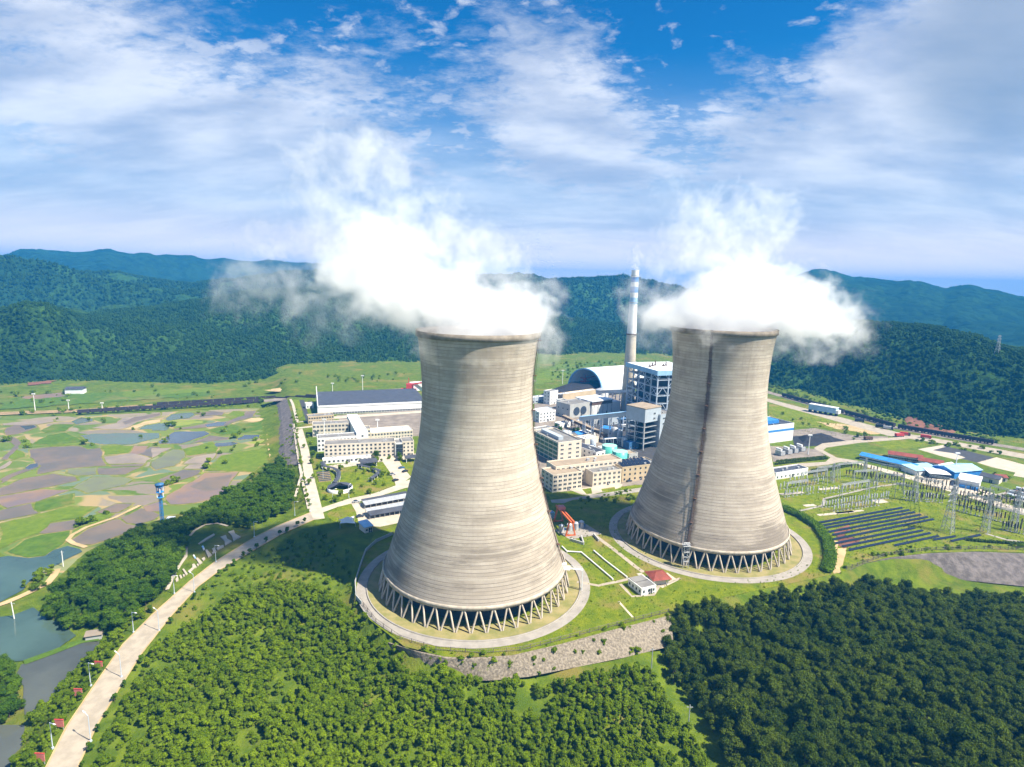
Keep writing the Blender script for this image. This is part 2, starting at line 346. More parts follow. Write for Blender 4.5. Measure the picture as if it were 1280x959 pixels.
def height(px, py):
    px, py = np.asarray(px, float), np.asarray(py, float)
    num = np.zeros(px.shape); dn = np.full(px.shape, 1e-12)
    for x, y, z in _cp:
        w = 1.0 / ((px - x) ** 2 + (py - y) ** 2 + 30.0) ** 1.6
        num += w * z; dn += w
    h = num / dn
    h = np.where(py > 1200, -10.0, h)
    h = h + 0.5 * np.sin(px * 0.11 + 1.3 * np.sin(py * 0.07)) * np.sin(py * 0.13 + 0.4)
    df = poly_dist(px, py, FIELD); h = -10 + (h + 10) * sstep(df / 14)
    rd, rz = np.full(px.shape, 1e9), np.zeros(px.shape)
    for i in range(len(RC) - 1):
        d, t = seg_dist(px, py, RC[i], RC[i + 1]); zz = ROAD_Z[i] + (ROAD_Z[i + 1] - ROAD_Z[i]) * t
        rz = np.where(d < rd, zz, rz); rd = np.minimum(rd, d)
    k = sstep((rd - 7) / 10); h = (rz - 0.15) * (1 - k) + h * k
    dp = poly_dist(px, py, PAD); wd = np.where((py < 262) & (px < 75), 4.0, 11.0); h = h * sstep(dp / wd)
    return h
def h1(x, y): return float(height(np.array([x]), np.array([y]))[0])
def ground(px, py):
    """point of the terrain seen through a photo pixel"""
    z = -4.0
    for _ in range(14):
        x, y = at(px, py, z); z = 0.5 * z + 0.5 * h1(x, y)
    return (x, y, z)

def axis(segs):
    out_ = []
    for a, b, st in segs: out_ += list(np.arange(a, b, st))
    return np.array(out_ + [segs[-1][1]])
xs = axis([(-7000, -3000, 1000), (-3000, -800, 200), (-800, -300, 20), (-300, 300, 3), (300, 800, 15), (800, 3000, 200), (3000, 7000, 1000)])
ys = axis([(-1500, -100, 200), (-100, 90, 12), (90, 330, 3), (330, 420, 6), (420, 900, 15), (900, 2500, 100), (2500, 7500, 1000)])
gx, gy = np.meshgrid(xs, ys); gz = height(gx, gy)
nx, ny = len(xs), len(ys)
def grid_mesh(name, gx, gy, gz, mats, smooth=True):
    ny_, nx_ = gx.shape; me = bpy.data.meshes.new(name)
    v = np.stack([gx.ravel(), gy.ravel(), gz.ravel()], 1).astype(np.float32)
    i = np.arange(ny_ * nx_).reshape(ny_, nx_)
    f = np.stack([i[:-1, :-1], i[:-1, 1:], i[1:, 1:], i[1:, :-1]], -1).reshape(-1, 4)
    me.vertices.add(len(v)); me.vertices.foreach_set("co", v.ravel())
    me.loops.add(f.size); me.loops.foreach_set("vertex_index", f.ravel().astype(np.int32))
    me.polygons.add(len(f)); me.polygons.foreach_set("loop_start", np.arange(0, f.size, 4, dtype=np.int32))
    me.polygons.foreach_set("use_smooth", np.full(len(f), smooth))
    for m in (mats if isinstance(mats, (list, tuple)) else [mats]): me.materials.append(m)
    me.update(calc_edges=True); me.validate()
    return me
tag(link("ground", grid_mesh("ground", gx, gy, gz, MAT['grass'])), kind="structure")

def tri_sheet(name, poly, z, m, off=0.05, drape=False):
    """flat (or terrain-following) sheet over a polygon given in world coordinates"""
    import mathutils
    pts = [Vector((x, y, 0)) for x, y in poly]
    n = len(pts)
    v = [(x, y, (h1(x, y) if drape else z) + off) for x, y in poly]
    tris = mathutils.geometry.tessellate_polygon([pts])
    me = bpy.data.meshes.new(name); me.from_pydata(v, [], [t if (pts[t[1]] - pts[t[0]]).cross(pts[t[2]] - pts[t[0]]).z > 0 else t[::-1] for t in tris]); me.materials.append(m); me.update()
    return tag(link(name, me), kind="structure")
def wiggle(poly, amp=1.2, step=6.0):
    """subdivide an outline and let it wander a little, as field banks do"""
    o, n = [], len(poly)
    for i in range(n):
        a, b = poly[i], poly[(i + 1) % n]; d = math.hypot(b[0] - a[0], b[1] - a[1]); k = max(1, int(d / step))
        for j in range(k):
            t = j / k; x, y = a[0] + (b[0] - a[0]) * t, a[1] + (b[1] - a[1]) * t
            w = amp * math.sin(math.pi * t) if k > 1 else 0
            o.append((x + w * math.sin(0.31 * y + 0.17 * x), y + w * math.sin(0.23 * x + 1 + 0.11 * y)))
    return o
def sheet(name, pts_px, m, z=0.0, off=0.05, wig=0.0):
    p = [at(x, y, z) for x, y in pts_px]
    return tri_sheet(name, wiggle(p, wig) if wig else p, z, m, off)
def ribbon(name, left, right, zs, m, off=0.06, kind="structure"):
    mb = MB(); v = []
    for a, b, z in zip(left, right, zs): v += [(a[0], a[1], z + off), (b[0], b[1], z + off)]
    mb.add(v, [(2 * i, 2 * i + 1, 2 * i + 3, 2 * i + 2) for i in range(len(left) - 1)])
    me = mb.mesh(name, m)
    o = link(name, me)
    if me.polygons[0].normal.z < 0: me.flip_normals()
    return tag(o, kind=kind)
def offset_line(pts, d):
    o = []
    for i, p in enumerate(pts):
        a, b = pts[max(0, i - 1)], pts[min(len(pts) - 1, i + 1)]
        t = Vector((b[0] - a[0], b[1] - a[1])).normalized(); o.append((p[0] - t.y * d, p[1] + t.x * d))
    return o
def densify(pts, step=5.0):
    o = []
    for a, b in zip(pts[:-1], pts[1:]):
        k = max(1, int(math.hypot(b[0] - a[0], b[1] - a[1]) / step))
        o += [(a[0] + (b[0] - a[0]) * j / k, a[1] + (b[1] - a[1]) * j / k) for j in range(k)]
    return o + [pts[-1]]
def path_line(name, pts_px, width, m, z=0.0, off=0.07, drape=False, zpick=None):
    c = densify([at(x, y, z) if not drape else ground(x, y)[:2] for x, y in pts_px])
    a, b = offset_line(c, width / 2), offset_line(c, -width / 2)
    zs = [max(h1(*p), h1(*q), h1(*r)) for p, q, r in zip(a, b, c)] if drape else [z] * len(c)
    return ribbon(name, a, b, zs, m, off)

# fields, traced bank by bank
A_, B_, C_, D_ = (0, 490, 6.395), (190, 490, 6.395), (0, 630, 6.395), (0, 760, 4.82)
FIELDS = [
 (A_, 'mud', [(240, 460), (420, 440), (640, 435), (700, 460), (800, 450), (810, 520), (850, 590), (560, 610), (450, 630), (300, 660), (330, 590), (280, 560), (240, 520)]),
 (A_, 'teal', [(640, 350), (760, 335), (1000, 330), (1270, 330), (1270, 370), (1130, 400), (1060, 420), (830, 420), (700, 400)]),
 (A_, 'mud_pale', [(830, 520), (1050, 490), (1210, 530), (1160, 570), (870, 575)]),
 (A_, 'mud', [(880, 586), (1155, 578), (1130, 596), (900, 596)]),
 (A_, 'mud', [(780, 612), (1080, 602), (1130, 602), (1000, 660), (790, 660)]),
 (A_, 'olive', [(740, 680), (960, 680), (1060, 700), (1000, 740), (700, 810), (660, 790), (580, 770)]),
 (A_, 'olive', [(545, 625), (770, 605), (770, 660), (620, 670), (540, 650)]),
 (A_, 'field_lime', [(830, 505), (820, 435), (1060, 432), (1025, 488)]),
 (A_, 'mud_brown', [(1035, 490), (1070, 432), (1190, 432), (1160, 480), (1110, 500)]),
 (A_, 'mud', [(1120, 500), (1200, 440), (1280, 440), (1280, 500), (1210, 522)]),
 (A_, 'mud_pale', [(730, 290), (930, 250), (980, 210), (1280, 165), (1280, 190), (1100, 240), (1050, 270), (960, 300)]),
 (A_, 'mud', [(980, 240), (1080, 200), (1280, 172), (1280, 186), (1090, 236), (1000, 262)]),
 (A_, 'teal', [(1110, 300), (1170, 270), (1280, 250), (1280, 300)]),
 (A_, 'tan', [(980, 300), (1060, 272), (1150, 240), (1280, 222), (1280, 242), (1160, 265), (1080, 300)]),
 (A_, 'teal', [(570, 240), (650, 205), (740, 215), (740, 235), (610, 260)]),
 (A_, 'mud', [(50, 290), (120, 265), (280, 265), (300, 285), (130, 340), (50, 345)]),
 (A_, 'blue', [(160, 275), (270, 268), (290, 284), (200, 305)]),
 (A_, 'mud', [(0, 770), (200, 690), (430, 655), (600, 680), (620, 710), (330, 770), (0, 830)]),
 (A_, 'mud_brown', [(0, 838), (330, 778), (560, 785), (400, 840), (290, 880), (60, 930), (0, 900)]),
 (A_, 'mud', [(0, 700), (130, 640), (250, 600), (310, 575), (310, 600), (150, 660), (0, 740)]),
 (A_, 'blue', [(200, 610), (240, 580), (300, 570), (300, 596), (230, 620)]),
 (A_, 'field_lime', [(120, 380), (200, 350), (240, 390), (250, 440), (640, 400), (660, 425), (420, 435), (250, 445), (190, 430)]),
 (A_, 'field_green', [(260, 420), (380, 350), (520, 325), (620, 370), (660, 400), (460, 425)]),
 (A_, 'field_lime', [(80, 500), (120, 465), (180, 480), (200, 520), (110, 540), (70, 530)]),
 (A_, 'field_green', [(285, 880), (420, 845), (580, 815), (580, 890), (420, 940), (300, 959)]),
 (A_, 'mud_pale', [(0, 600), (80, 550), (100, 560), (40, 610), (0, 625)]),
 (A_, 'mud', [(20, 545), (60, 490), (120, 430), (20, 360), (70, 350), (170, 405), (150, 450), (80, 510), (60, 540)]),
 (A_, 'mud_pale', [(20, 255), (200, 235), (420, 220), (430, 238), (300, 262), (30, 268)]),
 (A_, 'field_green', [(330, 310), (430, 260), (600, 262), (520, 315), (380, 330)]),
 (B_, 'blue', [(50, 400), (180, 320), (420, 315), (460, 335), (400, 360), (230, 415), (60, 415)]),
 (B_, 'blue', [(490, 430), (510, 410), (640, 400), (690, 410), (640, 430), (490, 440)]),
 (B_, 'blue', [(680, 375), (740, 345), (860, 345), (850, 370), (690, 385)]),
 (B_, 'mud', [(170, 300), (430, 255), (600, 236), (690, 200), (760, 160), (830, 150), (810, 200), (660, 240), (595, 272), (420, 285), (180, 306)]),
 (B_, 'blue', [(425, 264), (530, 240), (595, 245), (570, 270), (440, 282)]),
 (B_, 'tan', [(720, 235), (800, 210), (890, 205), (890, 230), (830, 240)]),
 (B_, 'teal', [(110, 220), (160, 180), (320, 165), (340, 185), (300, 210), (130, 230)]),
 (B_, 'teal', [(0, 270), (150, 240), (200, 240), (110, 310), (0, 310)]),
 (B_, 'mud', [(300, 420), (460, 350), (620, 365), (600, 380), (320, 410)]),
 (B_, 'mud_pale', [(250, 575), (340, 520), (515, 490), (500, 520), (430, 572), (380, 576)]),
 (B_, 'mud_pale', [(255, 615), (300, 582), (430, 574), (400, 615)]),
 (B_, 'olive', [(0, 560), (170, 460), (250, 470), (265, 520), (180, 590), (30, 625), (0, 600)]),
 (B_, 'mud', [(60, 700), (250, 622), (390, 625), (370, 660), (180, 720), (80, 720)]),
 (B_, 'mud_brown', [(120, 830), (370, 690), (420, 650), (690, 640), (640, 700), (600, 800), (520, 850), (330, 890), (150, 900), (110, 860)]),
 (B_, 'mud', [(300, 760), (430, 690), (640, 660), (590, 770), (430, 800)]),
 (B_, 'field_lime', [(430, 630), (560, 510), (920, 445), (930, 560), (800, 640), (560, 630)]),
 (B_, 'mud_pale', [(0, 450), (160, 447), (0, 530)]),
 (B_, 'field_lime', [(270, 500), (250, 460), (480, 400), (530, 450), (510, 480), (300, 510)]),
 (B_, 'mud', [(330, 170), (480, 155), (580, 165), (560, 190), (430, 190)]),
 (B_, 'field_lime', [(590, 190), (650, 155), (740, 160), (740, 190), (640, 220)]),
 (B_, 'field_green', [(420, 310), (640, 262), (880, 240), (880, 300), (700, 335), (560, 345)]),
 (C_, 'mud', [(0, 55), (250, -2), (310, 75), (0, 135)]),
 (C_, 'mud', [(315, 235), (400, 160), (600, 130), (620, 170), (590, 205), (350, 240)]),
 (C_, 'mud', [(575, 290), (700, 205), (900, 130), (955, 125), (1010, 162), (1115, 180), (900, 272), (740, 325), (640, 330)]),
 (C_, 'mud', [(965, 112), (1130, 36), (1280, 90), (1230, 130), (1100, 165), (1012, 152)]),
 (C_, 'mud_brown', [(1145, 24), (1280, -20), (1280, 62), (1170, 62)]),
 (C_, 'mud', [(780, 65), (930, 0), (1060, 0), (940, 70), (800, 75)]),
 (C_, 'field_lime', [(0, 160), (330, 80), (560, 20), (760, 30), (640, 110), (400, 150), (310, 235), (150, 290), (0, 360)]),
 (C_, 'field_green', [(60, 385), (200, 290), (330, 250), (560, 215), (530, 290), (500, 325), (360, 415), (220, 430)]),
 (C_, 'field_lime', [(640, 165), (700, 110), (870, 60), (900, 90), (760, 160)]),
]
def mat_patchwork():
    m = bpy.data.materials.new("small_paddies"); m.use_nodes = True; t = m.node_tree
    b = t.nodes['Principled BSDF']; b.inputs['Roughness'].default_value = 0.7; b.inputs['Specular IOR Level'].default_value = 0.3
    g = N(t, "ShaderNodeNewGeometry"); w = N(t, "ShaderNodeTexNoise", i_Scale=0.02, i_Detail=3)
    L(t, g.outputs['Position'], w.inputs['Vector'])
    sc_ = N(t, "ShaderNodeVectorMath"); sc_.operation = 'MULTIPLY'; L(t, w.outputs['Color'], sc_.inputs[0]); sc_.inputs[1].default_value = (45, 45, 0)
    ad = N(t, "ShaderNodeVectorMath"); L(t, g.outputs['Position'], ad.inputs[0]); L(t, sc_.outputs[0], ad.inputs[1])
    mp = N(t, "ShaderNodeMapping"); mp.inputs['Rotation'].default_value = (0, 0, R(-18)); mp.inputs['Scale'].default_value = (0.028, 0.062, 0); L(t, ad.outputs[0], mp.inputs[0])
    v = N(t, "ShaderNodeTexVoronoi", i_Scale=1.0, i_Randomness=0.9); L(t, mp.outputs[0], v.inputs['Vector'])
    e = N(t, "ShaderNodeTexVoronoi", i_Scale=1.0, i_Randomness=0.9); e.feature = 'DISTANCE_TO_EDGE'; L(t, mp.outputs[0], e.inputs['Vector'])
    sp = N(t, "ShaderNodeSeparateColor"); L(t, v.outputs['Color'], sp.inputs[0])
    cr = N(t, "ShaderNodeValToRGB"); cr.color_ramp.interpolation = 'CONSTANT'; el = cr.color_ramp.elements
    cols = [(0, (0.095, 0.145, 0.020)), (0.20, (0.19, 0.15, 0.125)), (0.38, (0.125, 0.165, 0.022)), (0.52, (0.19, 0.20, 0.085)), (0.62, (0.12, 0.165, 0.02)), (0.74, (0.24, 0.19, 0.14)), (0.84, (0.11, 0.155, 0.10)), (0.92, (0.20, 0.235, 0.03))]
    el[0].position, el[0].color = 0, (*cols[0][1], 1); el[1].position, el[1].color = cols[1][0], (*cols[1][1], 1)
    for p_, c_ in cols[2:]: x_ = el.new(p_); x_.color = (*c_, 1)
    L(t, sp.outputs[0], cr.inputs[0])
    n = N(t, "ShaderNodeTexNoise", i_Scale=0.25, i_Detail=7, i_Roughness=0.7); L(t, g.outputs['Position'], n.inputs['Vector'])
    col = MIX(t, MR(t, n.outputs[0], 0.35, 0.75, 0.0, 0.45), cr.outputs[0], (0.13, 0.145, 0.03))
    n4 = N(t, "ShaderNodeTexNoise", i_Scale=0.03, i_Detail=3); L(t, g.outputs['Position'], n4.inputs['Vector'])
    bank = MIX(t, MR(t, n4.outputs[0], 0.42, 0.58), (0.075, 0.125, 0.012), (0.30, 0.22, 0.10))
    col = MIX(t, MR(t, e.outputs[0], 0.085, 0.04), col, bank); L(t, col, b.inputs['Base Color'])
    return m
MAT['patchwork'] = mat_patchwork()
MAT['bank'] = mat_grass("paddy_bank", (0.21, 0.19, 0.055), (0.095, 0.135, 0.015), (0.30, 0.215, 0.10), 0.035, 0.2, 0.2)
tri_sheet("paddy_field", [at(x, y, -10) for x, y in [(-900, 522), (-200, 534), (0, 521), (95, 520), (325, 510), (334, 575), (298, 605), (238, 640), (176, 656), (108, 690), (58, 735), (0, 690), (-400, 690), (-900, 690)]], -10, MAT['patchwork'], 0.015)
for i_f, (zone, m, pts) in enumerate(FIELDS):
    P_ = wiggle([at(x, y, -10.0) for x, y in zq(*zone, pts)], 1.0); c_ = np.mean(P_, 0); r_ = np.mean([math.dist(p, c_) for p in P_]); k_ = 1 + 1.5 / r_
    tri_sheet("bank", [(c_[0] + (x - c_[0]) * k_, c_[1] + (y - c_[1]) * k_) for x, y in P_], -10.0, MAT['bank'], 0.022 + 0.0012 * i_f)
    tri_sheet("paddy_field", P_, -10.0, MAT[m], 0.10 + 0.0025 * i_f)
C2 = zq(*C_, [(0, 430), (60, 420), (230, 437), (360, 420), (430, 372), (540, 340), (640, 365), (660, 385), (520, 450), (480, 480), (330, 540), (220, 640), (190, 690), (0, 790)])
sheet("lake_water", [(-400, 690)] + C2 + [(-400, 800)], MAT['lake'], -10, 0.30, 1.0)
sheet("lake_water", [(-300, 780), (0, 772)] + zq(*D_, [(70, 50), (200, 0), (240, 30), (290, 75), (400, 90), (460, 170), (330, 260), (170, 320), (30, 330)]) + [(0, 832), (-300, 840)], MAT['lake'], -10, 0.31, 1.0)
sheet("pond_water", zq(*D_, [(130, 345), (300, 290), (480, 215), (610, 205), (580, 290), (480, 390), (370, 500), (290, 580), (200, 650), (150, 650), (140, 540), (90, 430), (100, 400)]), MAT['pond'], -10, 0.31, 1.0)
sheet("pond_water", [(-200, 907)] + zq(*D_, [(0, 710), (150, 710), (140, 820), (80, 930), (90, 985)]) + [(-200, 970)], MAT['pond'], -10, 0.31, 1.0)
path_line("path", zq(*C_, [(-300, 860), (-40, 825), (60, 790), (220, 720), (380, 640), (430, 580), (455, 525)]), 3.2, MAT['tan'], -10, 0.42)
path_line("path", zq(*C_, [(690, 350), (590, 320), (545, 290), (580, 250), (690, 190), (920, 112), (1120, 15)]), 2.4, MAT['tan'], -10, 0.36)
path_line("path", zq(*B_, [(970, 570), (945, 440), (935, 330), (938, 200), (945, 130)]), 4.0, MAT['tan'], -10, 0.36)
tag(path_line("dyke", zq(*D_, [(145, 335), (320, 272), (490, 205), (600, 188)]), 3.4, MAT['field_green'], -10, 0.45), kind="structure")

# ------------------------------------------------------------------ roads on the plant and beside the forest hill
ribbon("road", RL, RR, ROAD_Z, MAT['concrete_road'], 0.08)
for side, s_ in ((RL, 1), (RR, -1)):      # pale kerb
    i_, o_ = side, offset_line(side, 0.35 * s_)
    kb = MB(); n_ = len(side)
    for k in range(n_ - 1):
        a, b = Vector((*side[k], ROAD_Z[k] + 0.12)), Vector((*side[k + 1], ROAD_Z[k + 1] + 0.12))
        kb.bar(a, b, 0.45, 0.24)
    tag(kb.build("kerb", MAT['tan']), kind="structure")
Z6 = (370, 560, 8.0)
sheet("road", [(387, 641), (381, 600), (375, 560), (369, 538), (378, 536), (386, 562), (393, 598), (401, 630), (406, 648), (392, 650)], MAT['paving'], 0, 0.05)
sheet("road", zq(*Z6, [(250, 600), (420, 545), (540, 505), (780, 455), (1000, 375), (1100, 330), (1400, 230), (1400, 330), (1080, 405), (780, 500), (600, 545), (420, 590), (240, 655)]), MAT['paving'], 0, 0.055)
sheet("pavement", zq(*Z6, [(830, 85), (1000, 75), (1060, 180), (1150, 290), (1090, 335), (1000, 385), (985, 330), (950, 260)]), MAT['paving'], 0, 0.060)
sheet("pavement", zq(*Z6, [(530, 515), (600, 540), (690, 560), (1100, 440), (1400, 400), (1400, 720), (1030, 750), (840, 790), (740, 780), (630, 760), (600, 640), (560, 570)]), MAT['paving'], 0, 0.045)
sheet("pavement", [(406, 583), (470, 573), (530, 566), (530, 572), (470, 578), (408, 588)], MAT['paving'], 0, 0.05)
sheet("lawn", zq(*Z6, [(165, 180), (330, 150), (620, 130), (850, 110), (950, 270), (990, 370), (780, 450), (540, 498), (270, 550)]), MAT['lawn'], 0, 0.035)
sheet("lawn", zq(*Z6, [(1000, 90), (1200, 90), (1300, 250), (1150, 280)]), MAT['lawn'], 0, 0.035)
sheet("lawn", zq(*Z6, [(400, 600), (560, 550), (610, 620), (630, 790), (480, 800), (330, 700), (310, 660)]), MAT['lawn'], 0, 0.030)
sheet("lawn", zq(*Z6, [(680, 545), (790, 505), (1100, 410), (1100, 440), (690, 556)]), MAT['lawn'], 0, 0.052)
sheet("lawn", [(364, 500), (374, 500), (379, 520), (372, 525)], MAT['lawn'], 0, 0.04)
sheet("asphalt_lane", [(374, 500), (380, 500), (387, 524), (392, 530), (384, 530)], MAT['asphalt'], 0, 0.045)
path_line("path", [(385, 526), (372, 528), (366, 505), (363, 499)], 2.5, MAT['paving'], 0, 0.06)
path_line("path", [(366, 536), (392, 533)], 5.0, MAT['paving'], 0, 0.06)
path_line("path", [(386, 636), (377, 596), (371, 560), (367, 530)], 1.6, MAT['paving'], 0, 0.06)
tri_sheet("lawn", PAD[8:25] + [at(x, y, 0) for x, y in [(1290, 652), (1060, 600), (960, 590), (800, 606), (690, 625), (560, 640), (470, 665), (455, 690)]], 0, MAT['lawn'], 0.010)
# yard behind the offices
sheet("yard", [(420, 519), (530, 512), (530, 545), (440, 548)], MAT['yard'], 0, 0.03)
sheet("road", [(398, 522), (528, 513.5), (528, 516), (400, 525)], MAT['paving'], 0, 0.05)
# plant core: broken concrete and asphalt
sheet("yard", [(668, 505), (800, 490), (870, 520), (870, 600), (700, 615), (668, 600)], MAT['yard'], 0, 0.02)
sheet("asphalt_lane", [(725, 522), (800, 512), (835, 560), (800, 590), (775, 570), (752, 545)], MAT['asphalt'], 0, 0.04)
sheet("coal_yard", [(672, 496), (700, 486), (752, 484), (790, 490), (740, 498), (680, 503)], MAT['coal'], 0, 0.03)
# street in front of the workshops
Z3 = (660, 520, 7.1)
sheet("road", zq(*Z3, [(200, 745), (340, 735), (560, 700), (980, 640), (1300, 600), (1300, 640), (990, 675), (620, 725), (400, 745), (320, 775), (210, 770)]), MAT['grey_road'], 0, 0.05)
sheet("lawn", zq(*Z3, [(160, 680), (300, 680), (330, 715), (200, 735)]), MAT['lawn'], 0, 0.03)
sheet("lawn", zq(*Z3, [(340, 670), (470, 680), (470, 705), (370, 715)]), MAT['lawn'], 0, 0.03)
sheet("pavement", zq(*Z3, [(380, 660), (480, 640), (800, 600), (840, 610), (820, 640), (640, 680), (560, 700), (480, 700)]), MAT['paving'], 0, 0.035)
sheet("lawn", zq(*Z3, [(480, 650), (560, 640), (570, 690), (520, 695)]), MAT['lawn'], 0, 0.045)
sheet("lawn", zq(*Z3, [(650, 650), (770, 630), (775, 660), (660, 672)]), MAT['lawn'], 0, 0.045)
sheet("lawn", zq(*Z3, [(800, 640), (960, 610), (970, 630), (820, 655)]), MAT['lawn'], 0, 0.045)

# ------------------------------------------------------------------ cooling towers
T1, T2 = (-14.445, 242.885), (105.009, 295.057)
RT, RB, RF, HB, HT = 25.186, 39.64, 41.535, 8.29, 110.0
R_TH, Z_TH = 23.1, 84.0
def tower_r(z):
    if z < Z_TH:
        k = (RB ** 2 / R_TH ** 2 - 1) / (Z_TH - HB) ** 2; return R_TH * math.sqrt(1 + k * (z - Z_TH) ** 2)
    k = (RT ** 2 / R_TH ** 2 - 1) / (HT - Z_TH) ** 2; return R_TH * math.sqrt(1 + k * (z - Z_TH) ** 2)
def mat_tower():
    m = bpy.data.materials.new("tower_concrete"); m.use_nodes = True; t = m.node_tree
    b = t.nodes['Principled BSDF']; b.inputs['Roughness'].default_value = 0.9; b.inputs['Specular IOR Level'].default_value = 0.15
    tc_ = N(t, "ShaderNodeTexCoord"); sp = N(t, "ShaderNodeSeparateXYZ"); L(t, tc_.outputs['Object'], sp.inputs[0])
    oi = N(t, "ShaderNodeObjectInfo")
    ang = M2(t, 'ARCTAN2', sp.outputs[1], sp.outputs[0])
    # casting lifts: thin rings 1.35 m high, each a slightly different grey along its length
    lift = M2(t, 'FLOOR', M2(t, 'DIVIDE', sp.outputs[2], 1.30))
    def ring_noise(sa, sz, zsrc, detail, rough=0.6):
        c = N(t, "ShaderNodeCombineXYZ")
        L(t, M2(t, 'MULTIPLY', M2(t, 'COSINE', ang), sa), c.inputs[0]); L(t, M2(t, 'MULTIPLY', M2(t, 'SINE', ang), sa), c.inputs[1])
        L(t, M2(t, 'ADD', M2(t, 'MULTIPLY', zsrc, sz), M2(t, 'MULTIPLY', oi.outputs['Random'], 37.0)), c.inputs[2])
        n = N(t, "ShaderNodeTexNoise", i_Scale=1.0, i_Detail=detail, i_Roughness=rough); L(t, c.outputs[0], n.inputs['Vector']); return n.outputs[0]
    n_lift = ring_noise(1.6, 0.77, lift, 4)
    n_band = ring_noise(0.9, 0.11, sp.outputs[2], 6, 0.68)
    n_big = ring_noise(1.3, 0.03, sp.outputs[2], 4)
    n_fine = ring_noise(14.0, 1.5, sp.outputs[2], 5, 0.7)
    n_drip = ring_noise(9.0, 0.02, sp.outputs[2], 5, 0.7)
    n_pan = ring_noise(26.0, 0.77, lift, 2)                  # single shutter panels, each cast a little lighter or darker
    n_rain = ring_noise(16.0, 0.012, sp.outputs[2], 6, 0.7)
    low = MR(t, sp.outputs[2], 58, 12)                       # the lower part has weathered darkest
    top = MR(t, sp.outputs[2], 66, 96)
    col = MIX(t, MR(t, n_lift, 0.32, 0.68), (0.415, 0.355, 0.285), (0.55, 0.48, 0.395))
    col = MIX(t, M2(t, 'MULTIPLY', MR(t, n_pan, 0.35, 0.70), 0.22), col, (0.33, 0.275, 0.215))
    col = MIX(t, M2(t, 'MULTIPLY', MR(t, n_band, 0.47, 0.64), M2(t, 'ADD', 0.16, M2(t, 'MULTIPLY', low, 0.66))), col, (0.155, 0.13, 0.105))
    col = MIX(t, M2(t, 'MULTIPLY', MR(t, n_big, 0.48, 0.66), M2(t, 'ADD', 0.30, M2(t, 'MULTIPLY', top, 0.28))), col, (0.25, 0.21, 0.17))
    col = MIX(t, M2(t, 'MULTIPLY', low, 0.36), col, (0.20, 0.165, 0.13))
    col = MIX(t, M2(t, 'MULTIPLY', MR(t, n_rain, 0.52, 0.70), M2(t, 'ADD', 0.14, M2(t, 'MULTIPLY', top, 0.18))), col, (0.20, 0.165, 0.13))
    col = MIX(t, M2(t, 'MULTIPLY', MR(t, n_fine, 0.54, 0.74), 0.22), col, (0.22, 0.185, 0.15))
    # shutter joints between the lifts, and the pale laitance runs below some of them
    fr = M2(t, 'FRACT', M2(t, 'DIVIDE', sp.outputs[2], 1.30))
    joint = M2(t, 'MULTIPLY', M2(t, 'LESS_THAN', fr, 0.17), M2(t, 'ADD', M2(t, 'ADD', 0.14, M2(t, 'MULTIPLY', low, 0.22)), M2(t, 'MULTIPLY', MR(t, n_lift, 0.42, 0.58), 0.42)))
    col = MIX(t, joint, col, (0.16, 0.135, 0.11))
    fr2 = M2(t, 'FRACT', M2(t, 'DIVIDE', sp.outputs[2], 9.1))
    col = MIX(t, M2(t, 'MULTIPLY', M2(t, 'LESS_THAN', fr2, 0.055), 0.35), col, (0.62, 0.55, 0.45))
    # rust runs down beside the ladder; a broad dark patch crosses it high up
    at_ = N(t, "ShaderNodeAttribute"); at_.attribute_type = 'OBJECT'; at_.attribute_name = "ladder_azimuth"
    dst = M2(t, 'MULTIPLY', M2(t, 'ABSOLUTE', M2(t, 'SUBTRACT', ang, at_.outputs['Fac'])), 30.0)
    wob = M2(t, 'ADD', dst, M2(t, 'MULTIPLY', M2(t, 'SUBTRACT', n_band, 0.5), 6.0))
    col = MIX(t, M2(t, 'MULTIPLY', MR(t, wob, 1.7, 0.2), 0.66), col, (0.085, 0.06, 0.045))
    dark_patch = M2(t, 'MULTIPLY', MR(t, M2(t, 'ADD', dst, M2(t, 'MULTIPLY', M2(t, 'SUBTRACT', n_band, 0.5), 22.0)), 9.0, 1.0), MR(t, M2(t, 'ABSOLUTE', M2(t, 'SUBTRACT', sp.outputs[2], 71.0)), 10.0, 1.0))
    col = MIX(t, M2(t, 'MULTIPLY', dark_patch, 0.6), col, (0.10, 0.08, 0.065))
    L(t, col, b.inputs['Base Color'])
    bp = N(t, "ShaderNodeBump", i_Strength=0.6, i_Distance=0.12)
    L(t, M2(t, 'ADD', M2(t, 'MULTIPLY', joint, -1.0), M2(t, 'MULTIPLY', n_lift, 1.2)), bp.inputs['Height']); L(t, bp.outputs[0], b.inputs['Normal'])
    return m
MAT['tower'] = mat_tower()
MAT['column'] = mat("column_concrete", (0.50, 0.43, 0.34), 0.85, 0.3, 0.4)
MAT['fill'] = mat("tower_fill", (0.03, 0.04, 0.055), 0.8, 0.4, 0.3)
MAT['stain'] = mat("ladder_stain", (0.11, 0.075, 0.055), 0.9, 0.4, 0.25)
MAT['rim'] = mat("rim_concrete", (0.27, 0.23, 0.185), 0.9, 0.35, 0.3)
N_COL = 44
shell_mb = MB()
zz = list(np.linspace(HB, HT, 70))
shell_mb.lathe([(tower_r(z), z) for z in zz] + [(RT - 0.9, HT)] + [(tower_r(z) - 0.9, z) for z in zz[::-1]] + [(tower_r(HB), HB)], 128)
shell_me = shell_mb.mesh("shell", MAT['tower'])
rim_me = MB().lathe([(RT + 0.02, HT - 2.2), (RT + 0.42, HT - 1.9), (RT + 0.42, HT + 0.35), (RT + 0.2, HT + 0.35), (RT + 0.2, HT - 0.3), (RT - 0.9, HT + 0.02)], 128).mesh("rim", MAT['rim'])
